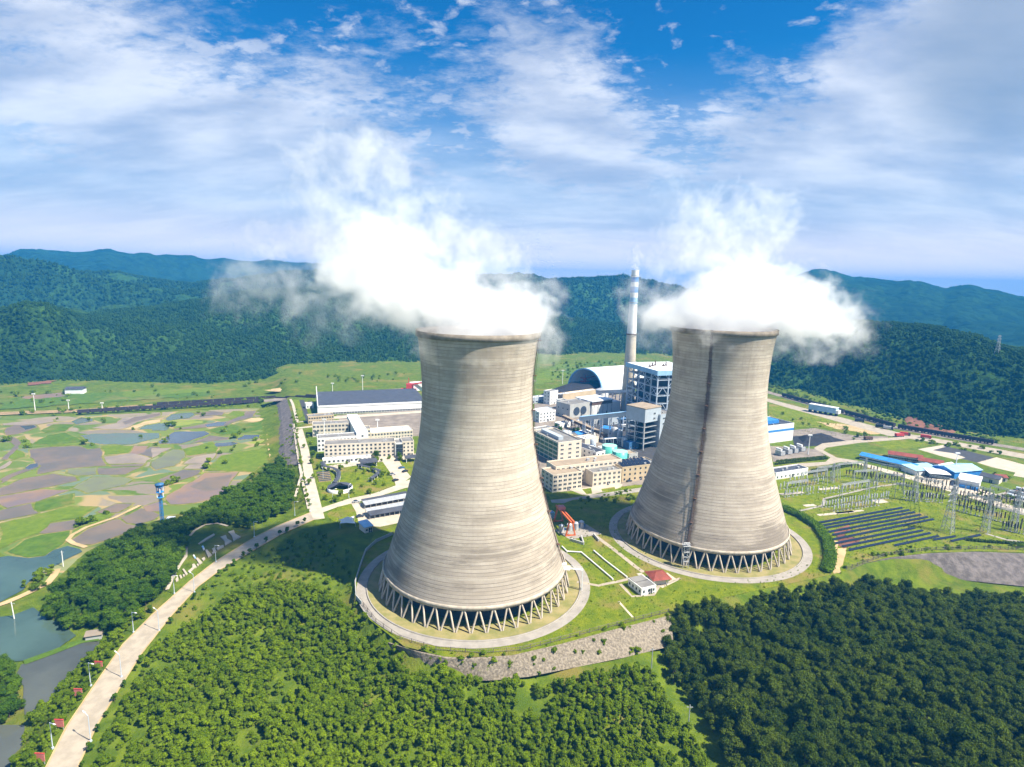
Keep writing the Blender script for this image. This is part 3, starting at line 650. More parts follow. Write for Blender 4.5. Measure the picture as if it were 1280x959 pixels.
lint_me = MB().lathe([(RB - 1.2, HB - 0.3), (RB + 0.28, HB - 0.3), (RB + 0.22, HB + 1.3), (RB - 0.1, HB + 1.4)], 128).mesh("ring_beam", MAT['column'])
fill_me = MB().lathe([(RB - 6.5, 0.0), (RB - 6.5, HB + 0.5), (0.01, HB + 0.6)], 64).mesh("fill_pack", MAT['fill'])
leg_pair = []
half = math.pi / N_COL
for sgn in (-1, 1):
    a, b = Vector((RF * math.cos(sgn * 0.12 * half), RF * math.sin(sgn * 0.12 * half), 0)), Vector(((RB - 0.3) * math.cos(sgn * 0.92 * half), (RB - 0.3) * math.sin(sgn * 0.92 * half), HB))
    leg_pair.append(MB().tube(a, b, 0.40, 0.37, 8).mesh("column", MAT['column']))
def cooling_tower(c, label, ladder_az, stair):
    t = thing("cooling_tower", label, "cooling tower", (c[0], c[1], 0), 0, "cooling towers of the plant")
    sh = link("shell", shell_me, t); sh['ladder_azimuth'] = float(ladder_az) if stair else 9.0; link("rim", rim_me, t); link("ring_beam", lint_me, t); link("fill_pack", fill_me, t)
    for k in range(N_COL):
        for me in leg_pair: link("column", me, t, rz=2 * math.pi * k / N_COL + 0.03)
    # caged ladder climbing the shell, with rest platforms
    ld, hoop = MB(), MB()
    ca, sa = math.cos(ladder_az), math.sin(ladder_az)
    prev = None
    for z in np.linspace(HB - 1, HT + 0.5, 50):
        r = tower_r(max(z, HB)) + 0.45; q = Vector((r * ca, r * sa, z))
        if prev is not None:
            for s_ in (-0.45, 0.45): ld.bar(prev + Vector((-sa * s_, ca * s_, 0)), q + Vector((-sa * s_, ca * s_, 0)), 0.16)
            ld.bar(prev + Vector((ca, sa, 0)) * 0.6, q + Vector((ca, sa, 0)) * 0.6, 0.12)
            ld.bar(q + Vector((-sa * 0.45, ca * 0.45, 0)), q + Vector((sa * 0.45, -ca * 0.45, 0)), 0.15)
        prev = q
    ld.build("ladder", MAT['rust'], t)
    for z in np.linspace(20, HT - 3, 9 if stair else 7):
        r = tower_r(z); MB().bar((r * ca, r * sa, z), ((r + 1.7) * ca, (r + 1.2) * sa, z), 1.5, 0.18).build("platform", MAT['rust'], t)
    st = MB()
    if stair:       # steel stair tower standing at the foot of the ladder
        cxs, cys = (RF + 1.2) * ca, (RF + 1.2) * sa
        for i in (-1, 1):
            for j in (-1, 1): st.bar((cxs + i * 1.3, cys + j * 1.3, 0), (cxs + i * 1.3, cys + j * 1.3, 11), 0.22)
        for k in range(5):
            z = 1.0 + k * 2.3; s_ = 1 if k % 2 else -1
            st.bar((cxs - 1.2 * s_, cys - 0.6, z), (cxs + 1.2 * s_, cys - 0.6, z + 2.2), 0.9, 0.15)
            st.box(cxs - 1.4, cys - 1.4, z + 2.2, cxs + 1.4, cys - 0.2, z + 2.35)
        st.box(cxs - 1.7, cys - 1.7, 10.9, cxs + 1.7, cys + 1.7, 11.05)
        for i in (-1, 1): st.bar((cxs + 1.6 * i, cys - 1.6, 12), (cxs + 1.6 * i, cys + 1.6, 12), 0.12)
        st.build("stair", MAT['galv'], t)
    else:           # white door platform with a gangway
        r0 = tower_r(10) + 0.3
        p = Vector((r0 * ca, r0 * sa, 9.5)); q = Vector(((r0 + 8) * ca, (r0 + 8) * sa, 9.5))
        st.bar(p, p + Vector((ca, sa, 0)) * 2.6, 3.4, 0.25); st.bar(p, q, 1.1, 0.2)
        for s_ in (-0.5, 0.5): st.bar(p + Vector((-sa * s_, ca * s_, 1)), q + Vector((-sa * s_, ca * s_, 1)), 0.1)
        st.bar(q, (q.x, q.y, 0), 0.5); st.bar(q + Vector((-sa, ca, 0)), (q.x - sa, q.y + ca, 0), 0.3)
        st.box(p.x - 1, p.y - 1, 9.6, p.x + 1.0, p.y + 1.0, 11.6)
        st.build("gangway", MAT['white'], t)
    return t
cooling_tower(T1, "concrete cooling tower nearer the forest slope, its ladder along the sunny edge", R(-10), False)
cooling_tower(T2, "concrete cooling tower beside the switchyard, a rusty ladder down the middle facing us", math.atan2(-T2[1], -T2[0]) - 0.19, True)
for c in (T1, T2):
    o = MB().lathe([(RF - 5, 0.0), (RF + 5.0, 0.0)], 96).build("sand_ring", MAT['sand'], None, (c[0], c[1], 0.06)); tag(o, kind="structure")
    o = MB().lathe([(RF + 9.4, 0), (RF + 5.5, 0)][::-1], 96).build("road", MAT['grey_road'], None, (c[0], c[1], 0.07)); tag(o, kind="structure")
    o = MB().lathe([(RF + 4.9, -0.2), (RF + 4.9, 0.45), (RF + 5.4, 0.45), (RF + 5.4, -0.2)], 96).build("kerb", MAT['grey_road'], None, (c[0], c[1], 0)); tag(o, kind="structure")

# ------------------------------------------------------------------ hills: each ridge is a terrain of its own, foot, slope, crest and back
from mathutils import noise as mnoise
def fbm(x, y, seed, octs=5, lac=2.0, gain=0.5):
    """vectorised value noise"""
    tot, amp, fr, nrm = np.zeros(x.shape), 1.0, 1.0, 0.0
    for o in range(octs):
        X, Y = x * fr + seed * 13.7 + o * 5.1, y * fr + seed * 7.3 - o * 3.7
        xi, yi = np.floor(X).astype(np.int64), np.floor(Y).astype(np.int64); xf, yf = X - xi, Y - yi
        def hsh(a, b):
            n = (a * 374761393 + b * 668265263 + seed * 974711) & 0x7fffffff
            n = ((n ^ (n >> 13)) * 1274126177) & 0x7fffffff
            return ((n ^ (n >> 16)) & 0xffff) / 65535.0
        u, v = xf * xf * (3 - 2 * xf), yf * yf * (3 - 2 * yf)
        r = (hsh(xi, yi) * (1 - u) + hsh(xi + 1, yi) * u) * (1 - v) + (hsh(xi, yi + 1) * (1 - u) + hsh(xi + 1, yi + 1) * u) * v
        tot += amp * r; nrm += amp; amp *= gain; fr *= lac
    return tot / nrm
def mat_hill(name, a, b_, c_, s1, s2, bump):
    m = bpy.data.materials.new(name); m.use_nodes = True; t = m.node_tree
    b = t.nodes['Principled BSDF']; b.inputs['Roughness'].default_value = 1.0; b.inputs['Specular IOR Level'].default_value = 0.0
    g = N(t, "ShaderNodeNewGeometry")
    n1 = N(t, "ShaderNodeTexNoise", i_Scale=s1, i_Detail=6, i_Roughness=0.6); L(t, g.outputs['Position'], n1.inputs['Vector'])
    n2 = N(t, "ShaderNodeTexNoise", i_Scale=s2, i_Detail=8, i_Roughness=0.75); L(t, g.outputs['Position'], n2.inputs['Vector'])
    v = N(t, "ShaderNodeTexVoronoi", i_Scale=s2 * 2.2); L(t, g.outputs['Position'], v.inputs['Vector'])
    col = MIX(t, MR(t, n1.outputs[0], 0.40, 0.64), a, c_)
    col = MIX(t, M2(t, 'MULTIPLY', MR(t, n2.outputs[0], 0.45, 0.62), 0.75), col, b_)
    L(t, col, b.inputs['Base Color'])
    bp = N(t, "ShaderNodeBump", i_Strength=1.0, i_Distance=bump)
    L(t, M2(t, 'ADD', M2(t, 'MULTIPLY', v.outputs['Distance'], -0.6), n2.outputs[0]), bp.inputs['Height']); L(t, bp.outputs[0], b.inputs['Normal'])
    return m
MAT['hill_near'] = mat_hill("wooded_slope", (0.028, 0.065, 0.018), (0.012, 0.032, 0.016), (0.055, 0.115, 0.016), 0.006, 0.055, 8.0)
MAT['hill_mid'] = mat_hill("wooded_hill", (0.025, 0.065, 0.022), (0.012, 0.035, 0.02), (0.045, 0.105, 0.02), 0.0032, 0.03, 14.0)
MAT['hill_far'] = mat_hill("far_hill", (0.020, 0.055, 0.028), (0.012, 0.034, 0.024), (0.026, 0.07, 0.03), 0.0016, 0.015, 25.0)
HILLS = {}
def hill(name, ridge_px, d_ridge, foot_px, back, mats, seed, namp, nscale, na=260, nd=90, base=-11.0, power=1.0):
    """ridge_px: the crest as seen; d_ridge: distance of the crest (number or list over the ridge points); foot_px: where its foot meets the plain"""
    rp = np.array(ridge_px, float)
    az_r, hr, dr = [], [], []
    for i, (x, y) in enumerate(ridge_px):
        d = d_ridge if isinstance(d_ridge, (int, float)) else d_ridge[i]
        X, Y, Z = at_dist(x, y, d); az_r.append(math.atan2(X, Y)); hr.append(Z); dr.append(d)
    fa, fd = [], []
    for x, y in foot_px:
        X, Y = at(x, y, base + 1); fa.append(math.atan2(X, Y)); fd.append(math.hypot(X, Y))
    a = np.linspace(min(az_r), max(az_r), na)
    H_, D_r, D_f = np.interp(a, az_r, hr), np.interp(a, az_r, dr), np.interp(a, fa, fd)
    H_ = H_ + (fbm(a * 45, a * 0, seed + 3, 6, 2.0, 0.6) - 0.5) * (0.12 * (np.abs(H_ - base) + 20))
    s = np.concatenate([np.linspace(0, 1, nd), 1 + np.linspace(0, 1, 18)[1:]])
    S_, A_g = np.meshgrid(s, a, indexing='ij')
    Dg = np.where(S_ <= 1, D_f + (D_r - D_f) * S_, D_r + (S_ - 1) * back)
    x, y = Dg * np.sin(A_g), Dg * np.cos(A_g)
    prof = np.where(S_ <= 1, sstep(S_) * 0.55 + 0.45 * np.clip(S_, 0, 1) ** power, 1 - 0.75 * sstep(S_ - 1))
    n = fbm(x / nscale, y / nscale, seed, 6, 2.05, 0.52)
    rid = 1 - np.abs(2 * fbm(x / (nscale * 0.8) + 3.3, y / (nscale * 0.8), seed + 1, 4) - 1)
    env = np.where(S_ <= 1, np.sin(np.pi * np.clip(S_, 0, 1)) ** 0.8, np.clip((S_ - 1) * 2, 0, 1))
    z = base + (H_ - base) * prof + namp * env * ((n - 0.5) * 1.6 + (rid - 0.62) * 1.1)
    z = z + np.where(S_ < 0.999, (fbm(x / 16, y / 16, seed + 9, 3) - 0.5) * 4.0 * np.clip(S_ * 8, 0, 1), 0)
    z = np.maximum(z, base - 2 + 3 * np.minimum(S_, 1))
    if np.cross([x[0, 1] - x[0, 0], y[0, 1] - y[0, 0]], [x[1, 0] - x[0, 0], y[1, 0] - y[0, 0]]) < 0: x, y, z = x[:, ::-1], y[:, ::-1], z[:, ::-1]
    HILLS[name + str(seed)] = (x, y, z, S_)
    return tag(link(name, grid_mesh(name, x, y, z, mats)), kind="structure")
hill("far_hill", [(-400, 340), (-120, 318), (0, 320), (30, 313), (50, 311.5), (75, 315), (100, 315), (138, 311), (165, 317), (190, 317), (220, 318.5), (260, 323), (300, 324), (330, 325), (405, 330), (480, 340), (560, 352), (640, 364), (700, 385)], 3100, [(-400, 420), (0, 400), (400, 390), (700, 400)], 1500, MAT['hill_far'], 3, 50, 520)
hill("far_hill", [(880, 380), (940, 362), (985, 350), (1010, 341), (1024, 339), (1045, 343), (1065, 348), (1090, 349.5), (1110, 352), (1135, 351), (1152, 353), (1180, 363), (1200, 358.5), (1225, 359), (1250, 364), (1290, 374), (1400, 380), (1700, 395)], 2700, [(880, 450), (1100, 450), (1280, 480), (1700, 520)], 1500, MAT['hill_far'], 11, 50, 520)
hill("wooded_hill", [(-500, 345), (-200, 342), (0, 337), (30, 336), (70, 336), (100, 341), (120, 343.5), (150, 341), (190, 349), (240, 356), (300, 352), (340, 342), (390, 341), (430, 345), (520, 352), (580, 350), (620, 346), (650, 344.5), (665, 347), (690, 350.5), (720, 348.5), (745, 348), (770, 346.5), (790, 348), (815, 352), (835, 358), (870, 366), (905, 360), (960, 362), (1030, 380), (1100, 400)], 1950, [(-500, 440), (0, 432), (400, 425), (800, 425), (1100, 445)], 800, MAT['hill_mid'], 5, 78, 380, na=420)
hill("wooded_slope", [(-500, 385), (-200, 380), (-60, 392), (0, 386), (30, 382), (55, 383), (85, 391), (110, 400), (150, 394), (200, 386), (260, 374), (300, 366), (340, 362), (400, 360), (450, 366), (540, 374), (620, 382), (700, 398), (760, 408), (840, 410), (900, 418), (960, 440)], [1500, 1500, 1100, 1050, 1020, 1020, 1100, 1200, 1250, 1300, 1350, 1400, 1450, 1500, 1500, 1500, 1450, 1400, 1350, 1300, 1250, 1200],
     [(-500, 500), (-200, 490), (0, 482), (60, 476), (160, 478), (260, 481), (400, 471), (470, 470), (600, 462), (700, 455), (820, 452), (960, 460)], 500, MAT['hill_near'], 7, 44, 190, na=420, power=1.1)
hill("wooded_slope", [(850, 470), (900, 450), (950, 432), (985, 419), (1030, 408), (1062, 404), (1100, 406), (1150, 412), (1200, 420), (1240, 432), (1290, 445), (1400, 440), (1600, 430)], [900, 950, 1000, 1020, 1020, 1000, 980, 940, 900, 880, 860, 850, 850],
     [(850, 500), (960, 486), (1010, 496), (1060, 513), (1120, 533), (1180, 546), (1240, 556), (1300, 566), (1600, 600)], 600, MAT['hill_near'], 13, 24, 150, na=420, base=-4, power=1.1)

# ------------------------------------------------------------------ foliage: leaf clumps spread through each crown
def clump_tree(name, seed, h, r, lobes, leaves, leaf, m, crown_base=0.25, cone=0.0, core=True):
    """one tree: returns (trunk mesh, crown mesh); the crown is many leaf-sized faces"""
    rg = np.random.default_rng(seed)
    tr = MB().tube((0, 0, -1.0), (0.05 * h * rg.normal() * 0.3, 0.0, h * 0.6), 0.035 * h * 0.7, 0.012 * h, 6, False)
    for k in range(4):
        w = k * 1.6 + rg.random(); tr.tube((0, 0, h * (0.25 + 0.06 * k)), (r * 0.6 * math.cos(w), r * 0.6 * math.sin(w), h * (0.5 + 0.07 * k)), 0.012 * h, 0.004 * h, 4, False)
    cents = []
    for k in range(lobes):
        w = rg.random() * 2 * math.pi; t = rg.random()
        zc = h * (crown_base + 0.12 + (0.70 - crown_base) * t)
        rr = r * 0.74 * math.sqrt(rg.random()) * (1 - cone * t)
        cents.append((rr * math.cos(w), rr * math.sin(w), zc, r * (0.26 + 0.26 * rg.random()) * (1 - 0.5 * cone * t)))
    cents.append((0, 0, h * 0.66, r * 0.5))
    V, F_ = [], []
    for (x, y, z, q) in cents:
        n = int(leaves * (q / r) ** 2 * 4)
        d = rg.normal(size=(n, 3)); d /= np.linalg.norm(d, axis=1)[:, None]; d[:, 2] = np.where(d[:, 2] < -0.4, -d[:, 2], d[:, 2])
        p = np.array([x, y, z]) + d * q * np.array([1, 1, 0.85]) * (0.62 + 0.62 * rg.random((n, 1)) ** 0.8)
        nn = d + 0.55 * rg.normal(size=(n, 3)); nn /= np.linalg.norm(nn, axis=1)[:, None]
        up = rg.normal(size=(n, 3)); a = np.cross(nn, up); a /= np.linalg.norm(a, axis=1)[:, None]; b = np.cross(nn, a)
        s = leaf * (0.6 + 0.8 * rg.random((n, 1)))
        o = len(V)
        V += list((p - a * s * .5 - b * s * .15)) + list(p + a * s * .1 - b * s * .5) + list(p + a * s * .55 + b * s * .1) + list(p - a * s * .1 + b * s * .5)
        F_ += [(o + i, o + n + i, o + 2 * n + i, o + 3 * n + i) for i in range(n)]
    mb = MB(); mb.add([tuple(v) for v in V], F_)
    if core:
        for (x, y, z, q) in cents: ico(mb, (x, y, z), q * 0.60, 0.25)
    return tr.mesh("trunk", MAT['bark']), mb.mesh("crown", m)
_ICO = None
def ico(mb, c, r, jitter=0.15, sub=1, sz=0.85, rg=None):
    global _ICO
    import bmesh
    if _ICO is None:
        b = bmesh.new(); bmesh.ops.create_icosphere(b, subdivisions=2, radius=1.0)
        _ICO = ([tuple(v.co) for v in b.verts], [tuple(v.index for v in f.verts) for f in b.faces]); b.free()
    mb.add([(c[0] + x * r * (1 + jitter * math.sin(7 * x + 5 * y + c[0])), c[1] + y * r * (1 + jitter * math.sin(6 * z + 4 * x + c[1])), c[2] + z * r * sz) for x, y, z in _ICO[0]], _ICO[1], 0, False)
MAT['leaf_bright'] = mat_leaf("bright_leaves", (0.062, 0.120, 0.005), (0.245, 0.328, 0.011))
MAT['leaf_dark'] = mat_leaf("dark_leaves", (0.026, 0.056, 0.006), (0.118, 0.160, 0.014))
MAT['leaf_mid'] = mat_leaf("mid_leaves", (0.028, 0.080, 0.006), (0.135, 0.225, 0.010))
MAT['leaf_hill'] = mat_leaf("hill_leaves", (0.015, 0.046, 0.010), (0.056, 0.118, 0.012))
YOUNG = [clump_tree("young", 100 + i, 5.0 + 0.7 * (i % 3), 2.15 - 0.25 * (i % 3), 10, 160, 0.38, MAT['leaf_bright'], 0.08, 0.25 * (i % 3)) for i in range(8)]
DARK = [clump_tree("broad", 200 + i, 9.0 + (i % 3), 3.3, 14, 210, 0.42, MAT['leaf_dark'], 0.22, 0.15 * (i % 3)) for i in range(7)]
MIDT = [clump_tree("knoll", 300 + i, 8.0, 3.2, 13, 190, 0.42, MAT['leaf_mid'], 0.2) for i in range(5)]
BUSH = [clump_tree("bush", 400 + i, 2.2, 1.5, 5, 80, 0.42, MAT['leaf_bright'], 0.0) for i in range(4)]
STREET = [clump_tree("street", 500 + i, 4.2, 1.25, 5, 110, 0.36, MAT['leaf_mid'], 0.25, 0.4) for i in range(3)]
def lowpoly(seed, h, r, m, cone):
    rg = np.random.default_rng(seed); mb = MB()
    if cone:
        for k in range(3): mb.lathe([(r * (1 - 0.25 * k) * (0.9 + 0.2 * rg.random()), h * (0.12 + 0.25 * k)), (r * 0.15, h * (0.5 + 0.25 * k))], 7, smooth=False)
    else:
        for k in range(4): ico(mb, (r * 0.5 * rg.normal() * 0.8, r * 0.5 * rg.normal() * 0.8, h * (0.45 + 0.13 * k)), r * (0.75 - 0.1 * k), 0.3)
    return mb.mesh("canopy", m)
HILLT = [lowpoly(600 + i, 9.5, 3.9, MAT['leaf_hill'], i == 3) for i in range(4)]

def lib(name, pairs, scale_trunk=True):
    """tree shapes kept outside the scene for the uncountable woods"""
    c = bpy.data.collections.new(name)
    for i, me in enumerate(pairs):
        o = bpy.data.objects.new("canopy_shape_%d" % i, me); c.objects.link(o)
    return c
def instancer(name, pts, rot, scl, coll, kind="stuff", label=None):
    me = bpy.data.meshes.new(name); me.vertices.add(len(pts)); me.vertices.foreach_set("co", np.asarray(pts, np.float32).ravel())
    for nm, arr, ty in (("rot", rot, 'FLOAT'), ("scl", scl, 'FLOAT')):
        a = me.attributes.new(nm, ty, 'POINT'); a.data.foreach_set("value", np.asarray(arr, np.float32))
    me.update()
    o = link(name, me)
    g = bpy.data.node_groups.new(name, 'GeometryNodeTree')
    g.interface.new_socket("Geometry", in_out='INPUT', socket_type='NodeSocketGeometry'); g.interface.new_socket("Geometry", in_out='OUTPUT', socket_type='NodeSocketGeometry')
    gi, go = g.nodes.new("NodeGroupInput"), g.nodes.new("NodeGroupOutput")
    ci = g.nodes.new("GeometryNodeCollectionInfo"); ci.inputs['Collection'].default_value = coll; ci.inputs['Separate Children'].default_value = True; ci.inputs['Reset Children'].default_value = True
    ip = g.nodes.new("GeometryNodeInstanceOnPoints"); ip.inputs['Pick Instance'].default_value = True
    def named(nm):
        n = g.nodes.new("GeometryNodeInputNamedAttribute"); n.data_type = 'FLOAT'; n.inputs['Name'].default_value = nm; return n.outputs[0]
    cr = g.nodes.new("ShaderNodeCombineXYZ"); g.links.new(named("rot"), cr.inputs[2])
    g.links.new(gi.outputs[0], ip.inputs['Points']); g.links.new(ci.outputs[0], ip.inputs['Instance'])
    g.links.new(cr.outputs[0], ip.inputs['Rotation']); g.links.new(named("scl"), ip.inputs['Scale']); g.links.new(ip.outputs[0], go.inputs[0])
    md = o.modifiers.new("scatter", 'NODES'); md.node_group = g
    return tag(o, label, None, None, kind)
def join_tree(pair):
    """trunk and crown in one mesh, for the woods nobody could count"""
    a, b = pair; mb = MB()
    for i, me in enumerate((a, b)):
        mb.add([tuple(v.co) for v in me.vertices], [tuple(p.vertices) for p in me.polygons], i)
    return mb.mesh("canopy", [MAT['bark'], b.materials[0]])

def scatter(poly, spacing, jitter=0.45, keep=1.0, drape=True, avoid=()):
    """points spread over a world polygon"""
    P = np.array(poly); x0, y0 = P.min(0); x1, y1 = P.max(0)
    gx_, gy_ = np.meshgrid(np.arange(x0, x1, spacing), np.arange(y0, y1, spacing * 0.87)); gx_[1::2] += spacing / 2
    x = gx_.ravel() + rng.uniform(-1, 1, gx_.size) * spacing * jitter; y = gy_.ravel() + rng.uniform(-1, 1, gx_.size) * spacing * jitter
    k = (poly_dist(x, y, poly) == 0) & (rng.random(x.size) < keep)
    for q, mrg in avoid: k &= poly_dist(x, y, q) > mrg
    x, y = x[k], y[k]
    return np.stack([x, y, height(x, y) - 0.1], 1)
def gpoly(pts): return [ground(x, y)[:2] for x, y in pts]
ROADPOLY = RL + RR[::-1]
f1 = gpoly([(60, 1120), (118, 959), (150, 890), (196, 812), (230, 788), (290, 745), (345, 728), (400, 738), (448, 772), (480, 806), (520, 845), (600, 858), (690, 858), (760, 842), (822, 838), (835, 880), (880, 945), (930, 1120)])
f1b = gpoly([(215, 785), (255, 735), (300, 705), (350, 678), (400, 664), (436, 690), (438, 735), (458, 775), (400, 735), (345, 726), (290, 743), (240, 785)])
f2 = gpoly([(834, 850), (832, 818), (850, 795), (900, 772), (950, 754), (985, 743), (1020, 736), (1060, 734), (1100, 733), (1140, 744), (1200, 757), (1280, 760), (1420, 764), (1640, 780), (1640, 1120), (955, 1120), (905, 935), (870, 890)])
f2b = gpoly([(900, 768), (950, 750), (985, 739), (1040, 730), (1040, 735), (985, 744), (950, 756), (900, 774)])
f3 = gpoly([(56, 772), (75, 740), (110, 705), (150, 680), (200, 662), (236, 652), (280, 625), (310, 610), (335, 588), (352, 578), (362, 590), (366, 622), (362, 640), (310, 662), (268, 655), (240, 665), (230, 700), (210, 738), (190, 765), (160, 790), (120, 792), (80, 786)])
f4 = gpoly([(0, 1010), (20, 960), (26, 930), (48, 892), (84, 850), (118, 812), (150, 788), (184, 764), (194, 762), (158, 800), (118, 853), (82, 907), (56, 952), (40, 1010)])
f5 = gpoly([(-60, 830), (5, 832), (26, 845), (30, 880), (22, 905), (0, 912), (-60, 912)])
f5b = gpoly([(30, 735), (48, 716), (66, 712), (60, 735), (40, 742)])
ponds_avoid = [(FIELD, 0.5)]
trees = []   # (kind, x, y, z, scale)
for poly, sp, kind, smin, smax, keep, av in (
    (f1, 1.5, 'young', 0.24, 0.85, 0.95, [(ROADPOLY, 3.0)]), (f1b, 3.6, 'bush', 0.45, 1.0, 0.75, [(ROADPOLY, 4.0)]), (f2, 3.15, 'dark', 0.42, 0.95, 0.98, []), (f2b, 3.2, 'young', 0.5, 1.0, 0.8, []),
    (f3, 3.1, 'knoll', 0.38, 0.95, 1.0, [(ROADPOLY, 5.0)]), (f4, 2.2, 'young', 0.35, 0.8, 0.95, [(ROADPOLY, 1.2)]), (f5, 3.0, 'knoll', 0.4, 0.75, 1.0, []), (f5b, 3.0, 'young', 0.5, 0.9, 1.0, [])):
    for x, y, z in scatter(poly, sp, keep=keep, avoid=av):
        if kind == 'young':
            c_ = float(fbm(np.array([x / 11.0]), np.array([y / 11.0]), 77, 3)[0])
            if c_ < 0.36 and rng.random() < 0.75: continue
        sz = smin + (smax - smin) * rng.random() ** 1.6
        if rng.random() < 0.05: sz *= 1.35
        trees.append((kind, x, y, z, sz))
for px, py, s_ in ((834, 814, .7), (837, 803, .75), (841, 793, .8), (848, 784, .8), (836, 790, .6), (857, 780, .8), (846, 798, .8), (868, 773, .75), (831, 806, .55), (828, 797, .5), (880, 770, .8), (893, 766, .8)):
    x, y, z = ground(px, py); trees.append(('dark', x, y, z, s_))
SHAPES = dict(young=YOUNG, dark=DARK, knoll=MIDT, bush=BUSH)
LABELS = dict(
    young=("young_tree", "small bright green young tree packed into the thicket below the cooling towers", "tree", "bright young trees of the thicket"),
    dark=("broadleaf_tree", "dark green broadleaf tree in the dense wood below the far cooling tower", "tree", "dark trees of the dense wood"),
    knoll=("knoll_tree", "green leafy tree on the wooded knoll between the ponds and the road", "tree", "trees of the knoll by the ponds"),
    bush=("shrub", "low scrubby bush on the shaded grass slope beside the nearer cooling tower", "shrub", "shrubs of the grass slope"))
N_SOLO = dict(young=280, dark=290, knoll=150, bush=0)
STUFF = dict(young="young_thicket", dark="dense_wood", knoll="knoll_wood", bush="slope_scrub")
def in_frame(x, y, z):
    c = cam.matrix_world.inverted() @ Vector((x, y, z)); k = F_PX / -c.z
    return abs(c.x * k) < 640 and abs(c.y * k) < 479
for kind, shapes in SHAPES.items():
    ts = [t for t in trees if t[0] == kind]
    ts.sort(key=lambda t: (not in_frame(t[1], t[2], t[3] + 3), math.hypot(t[1], t[2], ) / t[4]))
    nm, lb, ct, gr = LABELS[kind]
    for i, (_, x, y, z, s) in enumerate(ts[:N_SOLO[kind]]):
        tm, cm = shapes[i % len(shapes)]
        o = link(nm, tm, None, (x, y, z), rng.uniform(0, 6.28)); o.scale = (s, s, s * rng.uniform(0.85, 1.15)); tag(o, lb, ct, gr)
        link("crown", cm, o)
    rest = ts[N_SOLO[kind]:]
    instancer(STUFF[kind], [t[1:4] for t in rest], rng.uniform(0, 6.28, len(rest)), [t[4] for t in rest], lib(STUFF[kind] + "_shapes", [join_tree(p) for p in shapes]))

# woods on the nearer hills
def hill_wood(key, name, spacing, smax=1.0, dmax=2200, seed=1, thr=0.0):
    x, y, z, s_ = HILLS[key]
    P = np.stack([x, y, z], -1)
    a, b, c, d = P[:-1, :-1], P[:-1, 1:], P[1:, 1:], P[1:, :-1]
    area = np.linalg.norm(np.cross(b - a, d - a), axis=-1)
    ok = (s_[:-1, :-1] < 1.12) & (np.hypot(a[..., 0], a[..., 1]) < dmax)
    cen = (a + c) / 2; frame = np.zeros(ok.shape, bool)
    az = np.arctan2(cen[..., 0], cen[..., 1]); frame = np.abs(az) < R(50)
    n = np.where(ok & frame, area / spacing ** 2, 0)
    cnt = np.floor(n + rng.random(n.shape)).astype(int)
    ii, jj = np.nonzero(cnt); rep = cnt[ii, jj]; ii, jj = np.repeat(ii, rep), np.repeat(jj, rep)
    u, v = rng.random((len(ii), 1)), rng.random((len(ii), 1))
    p = a[ii, jj] * (1 - u) * (1 - v) + b[ii, jj] * u * (1 - v) + c[ii, jj] * u * v + d[ii, jj] * (1 - u) * v
    dens = fbm(p[:, 0] / 90, p[:, 1] / 90, 41, 4)
    k = dens > thr
    p = p[k]; p[:, 2] -= 1.2
    instancer(name, p, rng.uniform(0, 6.28, len(p)), rng.uniform(0.55, 1.15, len(p)) * smax, lib(name + "_shapes", HILLT))
    return len(p)
n1 = hill_wood("wooded_slope7", "hill_forest", 5.0, 0.62, 1700, thr=0.22)
n2 = hill_wood("wooded_slope13", "hill_forest", 4.6, 0.6, 1500, thr=0.15)
n3 = hill_wood("wooded_hill5", "hill_forest", 8.5, 0.9, 2600, thr=0.30)
print("woods", len(trees), n1, n2, n3)

